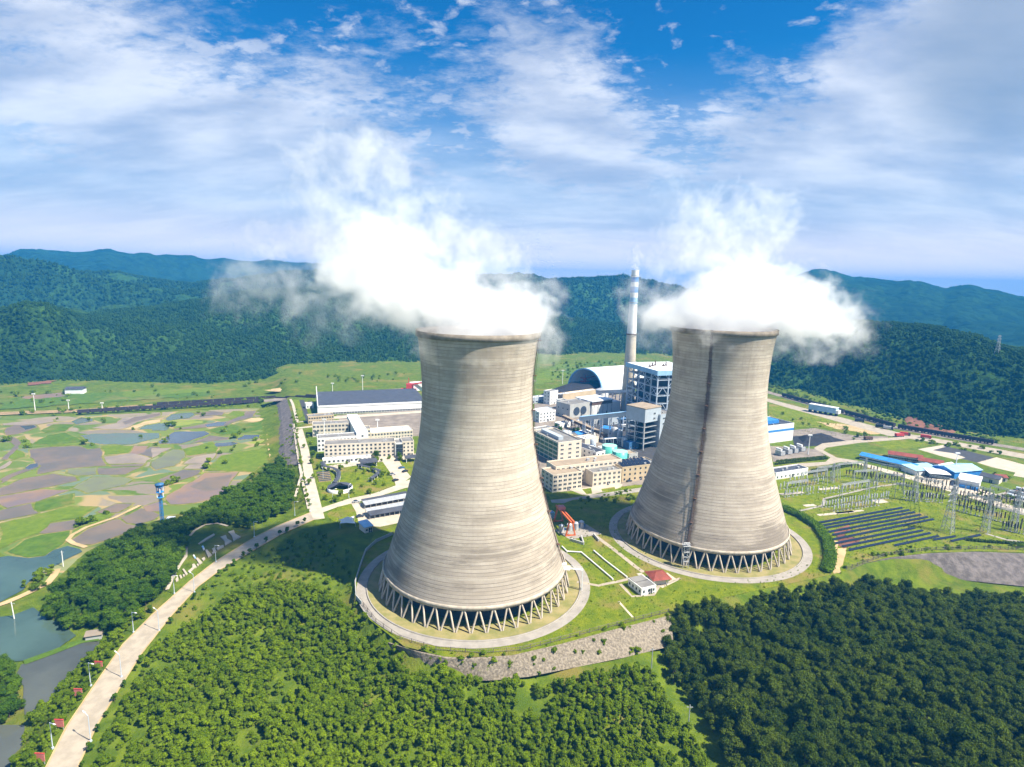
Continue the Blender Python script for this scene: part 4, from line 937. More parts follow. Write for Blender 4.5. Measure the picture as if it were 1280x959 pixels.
# ------------------------------------------------------------------ steam, as real volumes
def mat_steam(name, dens=1.0):
    m = bpy.data.materials.new(name); m.use_nodes = True; t = m.node_tree; t.nodes.clear()
    o = N(t, "ShaderNodeOutputMaterial"); p = N(t, "ShaderNodeVolumePrincipled")
    p.inputs['Color'].default_value = (0.985, 0.985, 0.99, 1); p.inputs['Density'].default_value = dens; p.inputs['Anisotropy'].default_value = 0.15
    p.inputs['Density Attribute'].default_value = "density"
    L(t, p.outputs[0], o.inputs['Volume']); return m
def plume(name, lo, hi, res, dense, thin, seed, m, label, k1=1.3, k2=1.8, d1=0.11, d2=0.042, sc=0.085):
    """density field: soft ellipsoids (centre, radii) eaten away by turbulence"""
    g = bpy.data.node_groups.new(name, 'GeometryNodeTree')
    g.interface.new_socket("Geometry", in_out='INPUT', socket_type='NodeSocketGeometry'); g.interface.new_socket("Geometry", in_out='OUTPUT', socket_type='NodeSocketGeometry')
    go = g.nodes.new("NodeGroupOutput"); vc = g.nodes.new("GeometryNodeVolumeCube"); sm = g.nodes.new("GeometryNodeSetMaterial"); sm.inputs['Material'].default_value = m
    pos = g.nodes.new("GeometryNodeInputPosition").outputs[0]
    def vm(op, a, b):
        n = g.nodes.new("ShaderNodeVectorMath"); n.operation = op
        for i, v in enumerate((a, b)):
            if v is None: continue
            if isinstance(v, (tuple, list, Vector)): n.inputs[i].default_value = tuple(v)
            else: g.links.new(v, n.inputs[i])
        return n
    def noise(vec, scale, detail, off, rough=0.6):
        n = g.nodes.new("ShaderNodeTexNoise"); n.inputs['Scale'].default_value = scale; n.inputs['Detail'].default_value = detail; n.inputs['Roughness'].default_value = rough
        g.links.new(vm('ADD', vec, off).outputs[0], n.inputs['Vector']); return n
    w = noise(pos, sc * 0.55, 3, (seed, seed * 2, 1))
    wv = vm('MULTIPLY', vm('SUBTRACT', w.outputs['Color'], (0.5, 0.5, 0.5)).outputs[0], (26, 20, 22)).outputs[0]
    p2 = vm('ADD', pos, wv).outputs[0]
    def field(list_):
        e = None
        for c, r in list_:
            d = vm('LENGTH', vm('DIVIDE', vm('SUBTRACT', p2, c).outputs[0], r).outputs[0], None).outputs['Value']
            s_ = M2(g, 'SUBTRACT', 1.0, d); e = s_ if e is None else M2(g, 'MAXIMUM', e, s_)
        return e
    n1 = noise(p2, sc, 9, (seed * 3, 5, 2), 0.64).outputs[0]; n2 = noise(p2, sc * 1.25, 9, (4, seed * 5, 8), 0.66).outputs[0]
    e1 = M2(g, 'ADD', field(dense), M2(g, 'MULTIPLY', M2(g, 'SUBTRACT', n1, 0.5), k1 * 2))
    D1 = M2(g, 'MULTIPLY', MR(g, e1, 0.10, 0.60), d1)
    e2 = M2(g, 'ADD', M2(g, 'MINIMUM', M2(g, 'MULTIPLY', field(thin), 1.4), 0.38), M2(g, 'MULTIPLY', M2(g, 'SUBTRACT', n2, 0.5), k2 * 2))
    D2 = M2(g, 'MULTIPLY', MR(g, e2, 0.22, 0.80), d2)
    sz_ = g.nodes.new("ShaderNodeSeparateXYZ"); L(g, pos, sz_.inputs[0])
    fade = MR(g, sz_.outputs[2], lo[2] + 1.0, lo[2] + 4.0)
    L(g, M2(g, 'MULTIPLY', M2(g, 'MAXIMUM', D1, D2), fade), vc.inputs['Density'])
    vc.inputs['Min'].default_value = lo; vc.inputs['Max'].default_value = hi
    for i, nm in enumerate(('Resolution X', 'Resolution Y', 'Resolution Z')): vc.inputs[nm].default_value = max(8, int((hi[i] - lo[i]) / res))
    L(g, vc.outputs[0], sm.inputs[0]); L(g, sm.outputs[0], go.inputs[0])
    o = MB().box(*lo, *hi).build(name, m)
    md = o.modifiers.new("plume", 'NODES'); md.node_group = g
    return tag(o, label, None, None, "stuff")
def wp(px, py, c, dy=0.0):
    """point in the vertical plane through a tower's axis, seen at a photo pixel"""
    X, Y, Z = ray(px, py); t = (c[1] + dy) / Y
    return (X * t, Y * t, CAM_H + Z * t)
MAT['steam'] = mat_steam("steam", 1.0)
def ell(c, lst): return [(wp(px, py, c, dy), (rx, ry, rz)) for px, py, dy, rx, ry, rz in lst]
m1 = 243 / 735.0
dense1 = ell(T1, [(598, 418, 0, 28, 27, 15), (600, 385, 0, 27, 26, 14), (560, 375, 0, 30, 26, 17), (515, 362, 0, 34, 26, 20), (470, 345, -2, 24, 22, 19), (470, 312, 0, 17, 18, 20), (640, 392, 0, 20, 22, 13), (672, 408, 0, 9, 14, 8), (437, 340, 0, 13, 16, 14)])
thin1 = ell(T1, [(455, 290, 0, 36, 24, 22), (440, 240, 0, 32, 22, 24), (450, 195, 0, 22, 18, 16), (520, 280, 0, 30, 20, 18), (345, 295, 0, 16, 12, 12), (390, 370, 0, 28, 16, 20), (320, 365, 0, 24, 14, 16), (600, 330, 0, 26, 20, 14), (660, 375, 0, 18, 16, 17), (685, 425, 0, 10, 14, 14), (410, 420, 0, 16, 10, 8)])
plume("steam", (-130, 195, 92), (40, 295, 205), 0.72, dense1, thin1, 2.3, MAT['steam'], "white steam billowing from the nearer cooling tower")
dense2 = ell(T2, [(905, 412, 0, 28, 27, 14), (930, 372, 0, 34, 28, 22), (900, 385, 0, 36, 28, 17), (985, 390, 0, 32, 26, 20), (1015, 400, 0, 22, 22, 16), (860, 392, 0, 28, 24, 14), (950, 350, 0, 20, 20, 14), (830, 395, 0, 16, 18, 11)])
thin2 = ell(T2, [(900, 300, 0, 34, 24, 26), (950, 290, 0, 22, 20, 22), (875, 260, 0, 20, 16, 14), (1035, 410, 0, 26, 20, 22), (1060, 405, 0, 16, 14, 18), (1000, 435, 0, 26, 20, 10), (825, 410, 0, 18, 18, 16), (800, 380, 0, 14, 14, 18), (850, 320, 0, 20, 16, 20)])
plume("steam", (35, 240, 91), (195, 350, 208), 0.8, dense2, thin2, 5.9, MAT['steam'], "white steam spilling over the rim of the farther cooling tower")

# ------------------------------------------------------------------ the air
def mat_haze(density):
    m = bpy.data.materials.new("haze"); m.use_nodes = True; t = m.node_tree; t.nodes.clear()
    o = N(t, "ShaderNodeOutputMaterial"); p = N(t, "ShaderNodeVolumePrincipled")
    p.inputs['Color'].default_value = (0.03, 0.30, 0.78, 1); p.inputs['Density'].default_value = density; p.inputs['Anisotropy'].default_value = 0.0
    p.inputs['Density Attribute'].default_value = ""
    L(t, p.outputs[0], o.inputs['Volume']); return m
HAZE = 2.1e-4
if HAZE: tag(MB().box(-7200, -1600, -24, 7200, 7700, 300).build("haze", mat_haze(HAZE)), kind="stuff")

# ------------------------------------------------------------------ buildings
ORD = ["first", "second", "third", "fourth", "fifth", "sixth", "seventh", "eighth", "ninth", "tenth", "eleventh", "twelfth", "thirteenth", "fourteenth", "fifteenth", "sixteenth", "seventeenth", "eighteenth", "nineteenth", "twentieth"]
_WIN = {}
def window_mesh(w, h, m):
    k = (round(w, 2), round(h, 2), m.name)
    if k not in _WIN:
        mb = MB().box(-w / 2, -0.05, 0, w / 2, 0.08, h, 0)
        mb.box(-w / 2 - 0.08, -0.12, -0.14, w / 2 + 0.08, 0.08, -0.002, 1)
        if w > 1.6: mb.box(-0.05, -0.08, 0, 0.05, -0.052, h, 1)
        _WIN[k] = mb.mesh("window", [m, MAT['white']])
    return _WIN[k]
def frame_of(A, B=None, ang=None, length=None, z=0.0):
    a = at(*A, z)
    if B is not None:
        b = at(*B, z); return a, math.atan2(b[1] - a[1], b[0] - a[0]), math.hypot(b[0] - a[0], b[1] - a[1])
    return a, ang, length
PLANT = R(22)
def building(name, label, cat, A, B=None, D=10, h=8, ang=PLANT, length=None, wall='cream', roof='roof_grey', floors=0, bays=0, end=0, win=(1.5, 1.4), wm='glass', parapet=0.7, roof_kind='flat', group=None, z=0.0, door=True, ends=(0, 1), sill=1.0, rise=2.0, overhang=0.5, base_z=-0.4):
    a, rz, Ln = frame_of(A, B, ang, length)
    t = thing(name, label, cat, (a[0], a[1], z), rz, group)
    w = MB().box(0, 0, base_z, Ln, D, h)
    if roof_kind == 'gable':   # ridge along the length
        w.add([(0, 0, h), (0, D, h), (0, D / 2, h + rise), (Ln, 0, h), (Ln, D, h), (Ln, D / 2, h + rise)], [(0, 2, 1), (3, 4, 5)])
    w.build("wall", MAT[wall], t)
    if roof_kind == 'flat':
        r = MB().box(0.25, 0.25, h + 0.01, Ln - 0.25, D - 0.25, h + 0.06); r.build("roof", MAT[roof], t)
        p = 0.25; pm = MB()
        pm.box(-0.05, -0.05, h - 0.1, Ln + 0.05, p, h + parapet); pm.box(-0.05, D - p, h - 0.1, Ln + 0.05, D + 0.05, h + parapet)
        pm.box(-0.05, p, h - 0.1, p, D - p, h + parapet); pm.box(Ln - p, p, h - 0.1, Ln + 0.05, D - p, h + parapet)
        pm.build("parapet", MAT[wall], t)
        if Ln * D > 150:
            k = MB(); rg = random.Random(int(a[0] * 7 + a[1])); 
            for _ in range(3):
                x, y = rg.uniform(1.5, Ln - 3), rg.uniform(1.5, D - 3); k.box(x, y, h + 0.05, x + rg.uniform(.8, 2), y + rg.uniform(.8, 1.6), h + rg.uniform(.8, 1.5))
            k.build("roof_unit", MAT['galv'], t)
    elif roof_kind == 'gable':
        o = overhang; r = MB(); s_ = rise / (D / 2)
        for (y0, y1, z0, z1) in ((-o, D / 2, h - o * s_, h + rise), (D + o, D / 2, h - o * s_, h + rise)):
            v = [(-o, y0, z0 + .02), (Ln + o, y0, z0 + .02), (Ln + o, y1, z1 + .02), (-o, y1, z1 + .02)]; v += [(x, y, q + 0.18) for x, y, q in v]
            r.add(v, [(0, 1, 2, 3), (7, 6, 5, 4), (0, 4, 5, 1), (1, 5, 6, 2), (2, 6, 7, 3), (3, 7, 4, 0)])
        r.build("roof", MAT[roof], t)
    elif roof_kind == 'shed':
        o = overhang; v = [(-o, -o, h + .02), (Ln + o, -o, h + .02), (Ln + o, D + o, h + rise), (-o, D + o, h + rise)]; v += [(x, y, q + 0.2) for x, y, q in v]
        MB().add(v, [(3, 2, 1, 0), (4, 5, 6, 7), (0, 1, 5, 4), (1, 2, 6, 5), (2, 3, 7, 6), (3, 0, 4, 7)]).build("roof", MAT[roof], t)
    if floors:
        fh = h / floors; me = window_mesh(win[0], win[1], MAT[wm])
        for f in range(floors):
            for b in range(bays): link("window", me, t, (Ln * (b + 0.5) / bays, 0, f * fh + min(sill, fh * 0.4)))
            if end:
                for b in range(end):
                    if 0 in ends: link("window", me, t, (0, D * (b + 0.5) / end, f * fh + min(sill, fh * 0.4)), -math.pi / 2)
                    if 1 in ends: link("window", me, t, (Ln, D * (b + 0.5) / end, f * fh + min(sill, fh * 0.4)), math.pi / 2)
    if door: link("door", window_mesh(1.8, 2.4, MAT['glass']), t, (Ln * 0.5 + 0.9, -0.03, 0.02))
    return t
# --- offices
building("office_block", "long four storey white office block with rows of windows, facing the curved walkways", "office block", (405.6, 575.5), (494, 571), 13, 11, floors=4, bays=16, end=2, wall='cream', ends=(0,))
t = building("office_block", "dark glazed entrance tower at the end of the long office block", "office block", (494.3, 571.5), (502.6, 571), 12, 10.2, wall='white', door=False)
ln = 0.98
for k in range(3): MB().box(0.5, -0.15, 0.3 + 3.2 * k, 5.6, -0.02, 3.3 + 3.2 * k).build("glass_panel", MAT['glass'], t)
building("office_block", "short pale office block on the far side of the dark glazed entrance", "office block", (503, 571), (517.5, 570), 14, 11, floors=4, bays=3, wall='cream', win=(1.2, 1.3))
building("office_annex", "low white annex in front of the long office block", "office block", (403.5, 580.5), (464, 576.3), 5, 3.0, floors=1, bays=11, wall='white', roof='roof_white', parapet=0.3)
building("office_block", "white office block second from the lawn, half hidden by the long block", "office block", (397, 565), (447, 561.5), 12, 10, floors=3, bays=11, end=2, wall='white', ends=(0,))
building("office_block", "pale dormitory block third from the lawn, tall window bays and blue corner", "office block", (391, 546.5), (436, 544), 12, 10, floors=3, bays=10, end=2, wall='cream', win=(1.9, 1.7), ends=(0,))
building("canteen", "low tan block behind the white dormitory, nearest the warehouse", "office block", (385.5, 530), (417.5, 527.5), 11, 6, floors=2, bays=10, wall='tan_wall')
building("link_block", "narrow white spine joining the three parallel office blocks", "office block", (446, 560), None, 66, 11.3, length=9, floors=3, bays=1, end=10, wall='white', roof='roof_white', door=False, ends=(1,))
building("stair_tower", "pale stair tower with dark slot window beside the white spine", "office block", (455.5, 551.5), (463.5, 551), 12, 9.5, floors=3, bays=2, wall='cream')
building("workshop", "low tan workshop with pale blue roof lights right of the stair tower", "workshop", (464, 551), (516, 547), 16, 6, floors=2, bays=14, wall='cream', roof='roof_white')
t = building("warehouse", "long white warehouse with slate dark roof beside the railway", "warehouse", (398, 519), (532, 512.5), 62, 8.5, wall='white', roof='roof_slate', roof_kind='shed', rise=2.5, door=False, overhang=0.3)
a, rz, Ln = frame_of((398, 519), (532, 512.5))
MB().prism([(-0.6, 0), (0, 0), (0, 62), (-0.6, 62)], 0, 8).build("end_wall", MAT['white'], t)
MB().add([(-0.65, -0.5, 8), (-0.65, 63, 8), (-0.65, 63, 17), (-0.65, -0.5, 9.6), (0.0, -0.5, 8), (0.0, 63, 8), (0.0, 63, 17), (0.0, -0.5, 9.6)], [(0, 3, 2, 1), (4, 5, 6, 7), (0, 4, 7, 3), (3, 7, 6, 2), (2, 6, 5, 1), (1, 5, 4, 0)]).build("parapet", MAT['white'], t)
MB().box(0, -0.35, 7.4, Ln, -0.02, 9.2).build("fascia", MAT['white'], t)
for k in range(40): link("window", window_mesh(2.2, 1.6, MAT['glass']), t, (Ln * (k + 0.5) / 40, 0, 0.4))
building("gatehouse", "small white hut with two windows at the warehouse corner", "hut", (382.5, 511), (392, 510.3), 7, 4.5, floors=1, bays=2, wall='white', win=(1.2, 1.5))
# --- workshops between the towers
building("workshop_block", "four storey cream workshop block nearest the nearer cooling tower", "workshop", (690.5, 616), (727, 610.5), 15, 11, floors=4, bays=6, end=3, wall='cream', roof='roof_tan', win=(2.2, 1.3))
building("workshop_block", "long cream rear wing with roof clutter behind the workshop blocks", "workshop", (694, 608), (776, 597), 13, 12.6, floors=4, bays=14, wall='cream', roof='roof_tan', win=(2.0, 1.2), door=False)
building("workshop_block", "cream workshop block with dark roof terrace in the middle of the row", "workshop", (740.5, 609), (776, 604.5), 12, 9.2, floors=3, bays=6, wall='cream', roof='roof_grey', win=(1.7, 1.5))
t = building("workshop_block", "sandy workshop block with solar panels on its roof, by the farther cooling tower", "workshop", (777, 603), (822, 597.5), 16, 9.8, floors=3, bays=7, wall='tan_wall', win=(1.3, 1.5))
for i in range(2):
    for j in range(8): MB().add([(1.2 + j * 2.9, 2 + i * 6, 10.1), (3.8 + j * 2.9, 2 + i * 6, 10.1), (3.8 + j * 2.9, 6.6 + i * 6, 11.6), (1.2 + j * 2.9, 6.6 + i * 6, 11.6), (1.2 + j * 2.9, 2 + i * 6, 10.2), (3.8 + j * 2.9, 2 + i * 6, 10.2), (3.8 + j * 2.9, 6.6 + i * 6, 11.7), (1.2 + j * 2.9, 6.6 + i * 6, 11.7)], [(3, 2, 1, 0), (4, 5, 6, 7), (0, 1, 5, 4), (1, 2, 6, 5), (2, 3, 7, 6), (3, 0, 4, 7)]).build("solar_panel", MAT['panel'], t)
t = building("control_building", "five storey control building with green glazed side and grey roof", "office block", (697, 581.5), (726, 577.5), 40, 16, floors=5, bays=3, wall='cream', roof='roof_grey', win=(2.4, 1.2), parapet=1.0)
for f in range(5):
    for k in range(6): MB().box(-0.12, 1.2 + k * 6.4, f * 3.2 + 0.7, -0.02, 6.8 + k * 6.4, f * 3.2 + 2.9).build("glass_panel", MAT['glass_green'], t)
MB().box(5, 8, 16.1, 9, 34, 18.6).build("roof_house", MAT['clad'], t)
building("pump_house", "white flat roofed block with dark roof strips beside the teal tanks", "workshop", (745, 577), (756, 574.5), 30, 6.5, floors=2, bays=2, end=6, wall='white', roof='roof_dark', ends=(0,))
building("shed", "small white and blue shed behind the control building", "shed", (722.5, 549), (731.5, 547.5), 9, 4, wall='white', roof='roof_blue', roof_kind='gable', rise=1.2)
building("shed", "white L shaped shed roof beside the blue shed", "shed", (733, 547), (746, 544), 9, 3.5, wall='white', roof='roof_white')
building("shed", "pale square store in front of the covered trestle", "shed", (731, 556.5), (748, 553), 10, 4.5, wall='cream', roof='roof_white')
building("hut", "white hut on the green patch behind the control building", "hut", (699.5, 535.5), (713, 533), 7, 3.6, wall='white', roof='roof_white', floors=1, bays=3, win=(1.2, 1.2))
building("shed", "blue tarpaulin roofed store beneath the steel trestle", "shed", (752, 541), (771, 545), 9, 4.5, wall='clad', roof='roof_blue', roof_kind='gable', rise=1.4, ang=None)
for (px, py, r_, h_, lb) in ((761.5, 570, 5.6, 8.5, "teal water tank standing behind its twin, nearer the control building"), (774.5, 576, 5.4, 7.5, "teal water tank in front, nearer the sandy workshop")):
    x, y = at(px, py); t = thing("storage_tank", lb, "tank", (x, y, 0), 0, "teal tanks")
    MB().lathe([(r_, -0.2), (r_, h_), (r_ - 0.1, h_)], 40).build("shell", MAT['teal_tank'], t); MB().lathe([(r_ + 0.05, h_), (r_ * 0.6, h_ + 0.35), (0.01, h_ + 0.6)], 40).build("lid", MAT['teal_top'], t)
    MB().bar((-r_ - 0.2, 0, 0), (-r_ - 0.2, 0, h_ + 1), 0.5, 0.15).build("ladder", MAT['galv'], t)
# --- coal side
building("transfer_tower", "white four storey transfer tower at the edge of the coal yard", "tower", (687, 506), (697, 504), 9, 14, floors=4, bays=2, end=2, wall='white', win=(1.2, 1.3))
building("coal_gallery", "long beige wall like gallery running in front of the coal dome", "gallery", (697.3, 503), (746, 496), 7, 8, wall='tan_wall', roof='roof_white', door=False)
building("coal_gallery", "low grey gallery left of the white transfer tower", "gallery", (664, 505), (686, 502), 8, 6, wall='clad', roof='roof_white', floors=1, bays=5, win=(3, 1.6), door=False)
building("plant_office", "white two bay building left of the ash house, nearest the nearer tower", "office block", (674, 528.5), (694, 525.5), 14, 9.5, floors=3, bays=5, end=2, wall='white', roof='roof_white')
t = building("ash_house", "grey white plant house with two big dark round fan openings", "plant house", (712, 523), (739, 518.5), 20, 13, wall='grey_wall', roof='roof_grey', floors=2, bays=0, end=3, ends=(0,))
for k in (0, 1): MB().tube((9 + 9.5 * k, -0.25, 6), (9 + 9.5 * k, 0.2, 6), 4.2, 4.2, 24).build("fan_opening", MAT['steel_dark'], t)
t = building("filter_house", "white filter house with maroon band under its flat roof", "plant house", (739.5, 519), (775, 514), 24, 10, wall='white', roof='roof_white')
MB().box(-0.2, -0.2, 9.9, 27.5, 24.2, 13.4).build("maroon_band", MAT['rust'], t); MB().box(-0.9, -0.9, 13.4, 28.2, 25, 14.3).build("roof_slab", MAT['roof_white'], t)
for k in range(5): MB().bar((2 + k * 6, -1.2, 0), (2 + k * 6, -1.2, 10), 0.4).build("column", MAT['galv'], t)
x, y = at(752, 500); t = thing("silo", "squat white silo behind the maroon banded filter house", "silo", (x, y, 0))
MB().lathe([(7, 0), (7, 12)], 32).build("shell", MAT['white'], t); MB().lathe([(7.2, 12), (4, 13.3), (0.01, 13.6)], 32).build("lid", MAT['galv'], t)
# the arched coal dome
a, b = Vector((*at(710, 484.5), 0)), Vector((*at(752.5, 489.5), 0))
e1 = b - a; W_ = e1.length; ang = math.atan2(e1.y, e1.x); rise = 27.0
t = thing("coal_dome", "white barrel vaulted coal dome with a dark open mouth and coal heaped inside", "dome", tuple(a), ang)
LEN = 92; arch = [(W_ / 2 - W_ / 2 * math.cos(w), rise * math.sin(w) ** 0.92) for w in np.linspace(0.0001, math.pi - 0.0001, 37)]
sk = Vector((0.55, 1.0, 0)).normalized()       # the vault runs back and to the right
def vault(r_in, y0, y1, mb):
    cx = W_ / 2; n = len(arch); out_ = []
    for d in (y0, y1):
        for k in (1.0, r_in): out_ += [(cx + (x - cx) * k + sk.x * d, sk.y * d, z * k) for x, z in arch]
    fs = []
    for i in range(n - 1): fs += [(i, 2 * n + i, 2 * n + i + 1, i + 1), (n + i, n + i + 1, 3 * n + i + 1, 3 * n + i), (i, i + 1, n + i + 1, n + i), (2 * n + i, 3 * n + i, 3 * n + i + 1, 2 * n + i + 1)]
    return mb.add(out_, fs)
vault(0.97, 1.2, LEN, MB()).build("vault", MAT['roof_white'], t); vault(0.94, -1.0, 1.0, MB()).build("rim", MAT['roof_lblue'], t)
n = len(arch); MB().add([(x + sk.x * LEN, sk.y * LEN, z) for x, z in arch], [tuple(range(n))]).build("end_wall", MAT['clad'], t)
def heap(name, label, pts, hmax, m, seed, cat="coal heap"):
    P = np.array(pts); x0, y0 = P.min(0); x1, y1 = P.max(0); gx_, gy_ = np.meshgrid(np.linspace(x0, x1, 50), np.linspace(y0, y1, 50))
    d = np.full(gx_.shape, 1e9)
    for i in range(len(pts)): d = np.minimum(d, seg_dist(gx_, gy_, pts[i], pts[(i + 1) % len(pts)])[0])
    ins = poly_dist(gx_, gy_, pts) == 0
    z = np.where(ins, np.minimum(d * 0.75, hmax * (0.75 + 0.5 * fbm(gx_ / 14, gy_ / 14, seed, 4))), -0.6)
    c = P.mean(0); o = link(name, grid_mesh(name, gx_ - c[0], gy_ - c[1], z, m), None, (c[0], c[1], 0.03)); return tag(o, label, cat)
heap("coal_heap", "long dark coal heap spreading out of the dome's mouth", [at(668, 497), at(700, 486), at(716, 480), at(760, 478), at(748, 489), at(700, 496)], 7, MAT['coal'], 5)
x, y = at(731, 484); t = thing("stacker_reclaimer", "red coal stacker machine inside the mouth of the coal dome", "machine", (x, y, 6), R(20))
MB().box(-6, -1.5, 0, 6, 1.5, 2.2).box(-2, -1.2, 2.2, 1.5, 1.2, 5.5).build("body", MAT['red'], t); MB().bar((0, 0, 5), (14, 0, 8), 1.2).bar((0, 0, 5), (-7, 0, 6.5), 1.0).build("boom", MAT['red'], t); MB().bar((0, 0, 5.5), (0, 0, 10), 0.6).bar((0, 0, 10), (13, 0, 8), 0.25).build("mast", MAT['red'], t)
# --- chimney
x, y = at(784, 512); CH = 145.0
t = thing("chimney", "tall slender chimney with blue and white bands near its top", "chimney", (x, y, 0))
def ch_r(z): return 7.2 - 3.2 * min(1, z / 110.0) - 0.35 * max(0, z - 110) / 35
def ring(z0, z1, m, nm, e=0.0): MB().lathe([(ch_r(z0) + e, z0)] + [(ch_r(z0 + (z1 - z0) * k / 4) + e, z0 + (z1 - z0) * k / 4) for k in range(1, 5)], 36).build(nm, MAT[m], t)
MAT['chimney'] = mat("chimney_concrete", (0.56, 0.49, 0.38), 0.85, 0.2, 0.15)
ring(-0.5, 79.5, 'chimney', "shaft"); ring(79.5, 80.6, 'rust', "platform", 0.9)
for z0, z1, m in ((80.6, 111, 'white'), (111, 117.5, 'roof_lblue'), (117.5, 122.5, 'white'), (122.5, 128.5, 'roof_blue'), (128.5, 133, 'white'), (133, 138, 'roof_blue'), (138, 145, 'white')): ring(z0, z1, m, "band")
for z0 in (51, 112, 139): ring(z0, z0 + 0.8, 'galv', "platform", 0.8)
MB().lathe([(3.5, 145), (2.9, 145), (2.9, 140)], 36).build("flue", MAT['steel_dark'], t)
plume("steam", (x - 14, y - 12, 142), (x + 18, y + 12, 172), 0.7, [((x + 1, y, 147), (4, 4, 4))], [((x + 2, y, 151), (8, 7, 8)), ((x + 3, y, 159), (9, 7, 8))], 7.7, MAT['steam'], "small white puff of steam above the banded chimney", d1=0.12, d2=0.11, sc=0.14, k2=1.0)
# --- boiler house: an open steel frame round a dark boiler
BH = 52.0
c0, c1 = Vector((*at(823, 465, BH), 0)), Vector((*at(785.5, 454.5, BH), 0))
dv = (c1 - c0); DEP = dv.length; bang = math.atan2(dv.y, dv.x) - math.pi / 2
t = thing("boiler_house", "towering open steel boiler house with pale roof behind the farther cooling tower", "boiler house", tuple(c0), bang)
WID = 46.0
nxb, nyb, nl = 4, 5, 7
col_me = MB().bar((0, 0, 0), (0, 0, BH), 1.0).mesh("column", MAT['steel'])
for i in range(nxb + 1):
    for j in range(nyb + 1):
        if 0 < i < nxb and 0 < j < nyb: continue
        link("column", col_me, t, (WID * i / nxb, DEP * j / nyb, 0))
for l in range(1, nl + 1):
    z = BH * l / nl - 0.4; f = MB()
    for (p, q) in (((0, 0), (WID, 0)), ((0, 0), (0, DEP)), ((WID, 0), (WID, DEP)), ((0, DEP), (WID, DEP))): f.bar((*p, z), (*q, z), 0.7)
    f.build("beam", MAT['steel'], t)
    if l < nl:
        MB().box(0.8, 0.8, z - 0.5, WID - 0.8, DEP - 0.8, z - 0.35).build("deck", MAT['steel_dark'], t)
        g = MB()
        for (p, q) in (((0, -0.6), (WID, -0.6)), ((-0.6, 0), (-0.6, DEP))): g.bar((*p, z + 1.3), (*q, z + 1.3), 0.14)
        g.build("railing", MAT['steel'], t)
for l in range(nl):
    z0, z1 = BH * l / nl, BH * (l + 1) / nl; b_ = MB()
    for i in range(nxb):
        if (i + l) % 2 == 0: xa, xb = WID * i / nxb, WID * (i + 1) / nxb; b_.bar((xa, 0, z0), ((xa + xb) / 2, 0, z1), 0.45); b_.bar((xb, 0, z0), ((xa + xb) / 2, 0, z1), 0.45)
    for j in range(nyb):
        if (j + l) % 2 == 0: ya, yb = DEP * j / nyb, DEP * (j + 1) / nyb; b_.bar((0, ya, z0), (0, yb, z1), 0.45); b_.bar((0, yb, z0), (0, ya, z1), 0.45)
    b_.build("brace", MAT['steel'], t)
MB().box(6, 6, 0, WID - 6, DEP * 0.62, BH - 3).build("boiler", MAT['steel_dark'], t); MB().box(9, DEP * 0.66, 0, WID - 9, DEP - 3, BH * 0.62).build("duct_casing", MAT['steel_blue'], t)
MB().box(-1.8, -1.8, BH, WID + 1.8, DEP + 1.8, BH + 0.9).build("roof", MAT['roof_white'], t)
MB().box(-2.0, -2.0, BH - 3.2, WID + 2.0, -1.85, BH + 1.3).box(-2.0, -1.84, BH - 3.2, -1.85, DEP + 2, BH + 1.3).build("fascia", MAT['roof_lblue'], t)
for k in range(7):
    px_, py_ = 6 + 5.4 * k, DEP * (0.45 + 0.18 * ((k * 37) % 5) / 5); v = MB().tube((px_, py_, BH + 0.9), (px_, py_, BH + 3.5 + (k % 3)), 0.6, n=10); v.box(px_ - 1, py_ - 1, BH + 0.9, px_ + 1, py_ + 1, BH + 1.8); v.build("vent", MAT['rust'], t)
# bunker tower with stilts, in front of the boiler
a, rz, Ln = frame_of((803.5, 563), (822, 558.5))
t = thing("bunker_tower", "grey clad bunker box raised on a tall open frame before the boiler house", "tower", (a[0], a[1], 0), rz)
for i in (0, 1):
    for j in (0, 1, 2): MB().bar((Ln * i, 9 * j, 0), (Ln * i, 9 * j, 23), 0.9).build("column", MAT['galv'], t)
for z in (5, 9.5, 14, 18.5):
    b_ = MB()
    for i in (0, 1): b_.bar((Ln * i, 0, z), (Ln * i, 18, z), 0.5)
    for j in (0, 1, 2): b_.bar((0, 9 * j, z), (Ln, 9 * j, z), 0.5)
    b_.build("beam", MAT['galv'], t); MB().box(0.3, 0.3, z + 0.1, Ln - 0.3, 17.7, z + 0.3).build("deck", MAT['steel_dark'], t)
MB().box(-0.6, -0.6, 22.5, Ln + 0.6, 18.6, 33.5).build("box", MAT['clad'], t); MB().box(-0.9, -0.9, 33.5, Ln + 0.9, 18.9, 34.2).build("roof", MAT['roof_tan'], t)
link("window", window_mesh(2.4, 1.6, MAT['glass']), t, (Ln * 0.6, -0.62, 28)); link("window", window_mesh(2.4, 1.6, MAT['glass']), t, (Ln * 0.6, -0.62, 24))
building("bunker_bay", "blue grey clad bunker bay beside the raised bunker box", "plant house", (823, 560), (842, 556), 24, 27, wall='clad', roof='roof_grey', door=False, floors=6, bays=2, win=(3, 1.2))
building("turbine_hall", "white turbine hall with a blue band, its end showing beyond the farther tower", "turbine hall", (905, 562), (990.5, 550.5), 26, 15, wall='white', roof='roof_dark', door=False)
t = bpy.data.objects["turbine_hall"]; a, rz, Ln = frame_of((905, 562), (990.5, 550.5))
MB().box(-0.05, -0.12, 9.5, Ln + 0.12, 26.1, 11.3).build("blue_band", MAT['roof_blue'], t); MB().box(Ln - 26, 6, 15.1, Ln - 12, 20, 18).build("roof_house", MAT['roof_blue'], t)
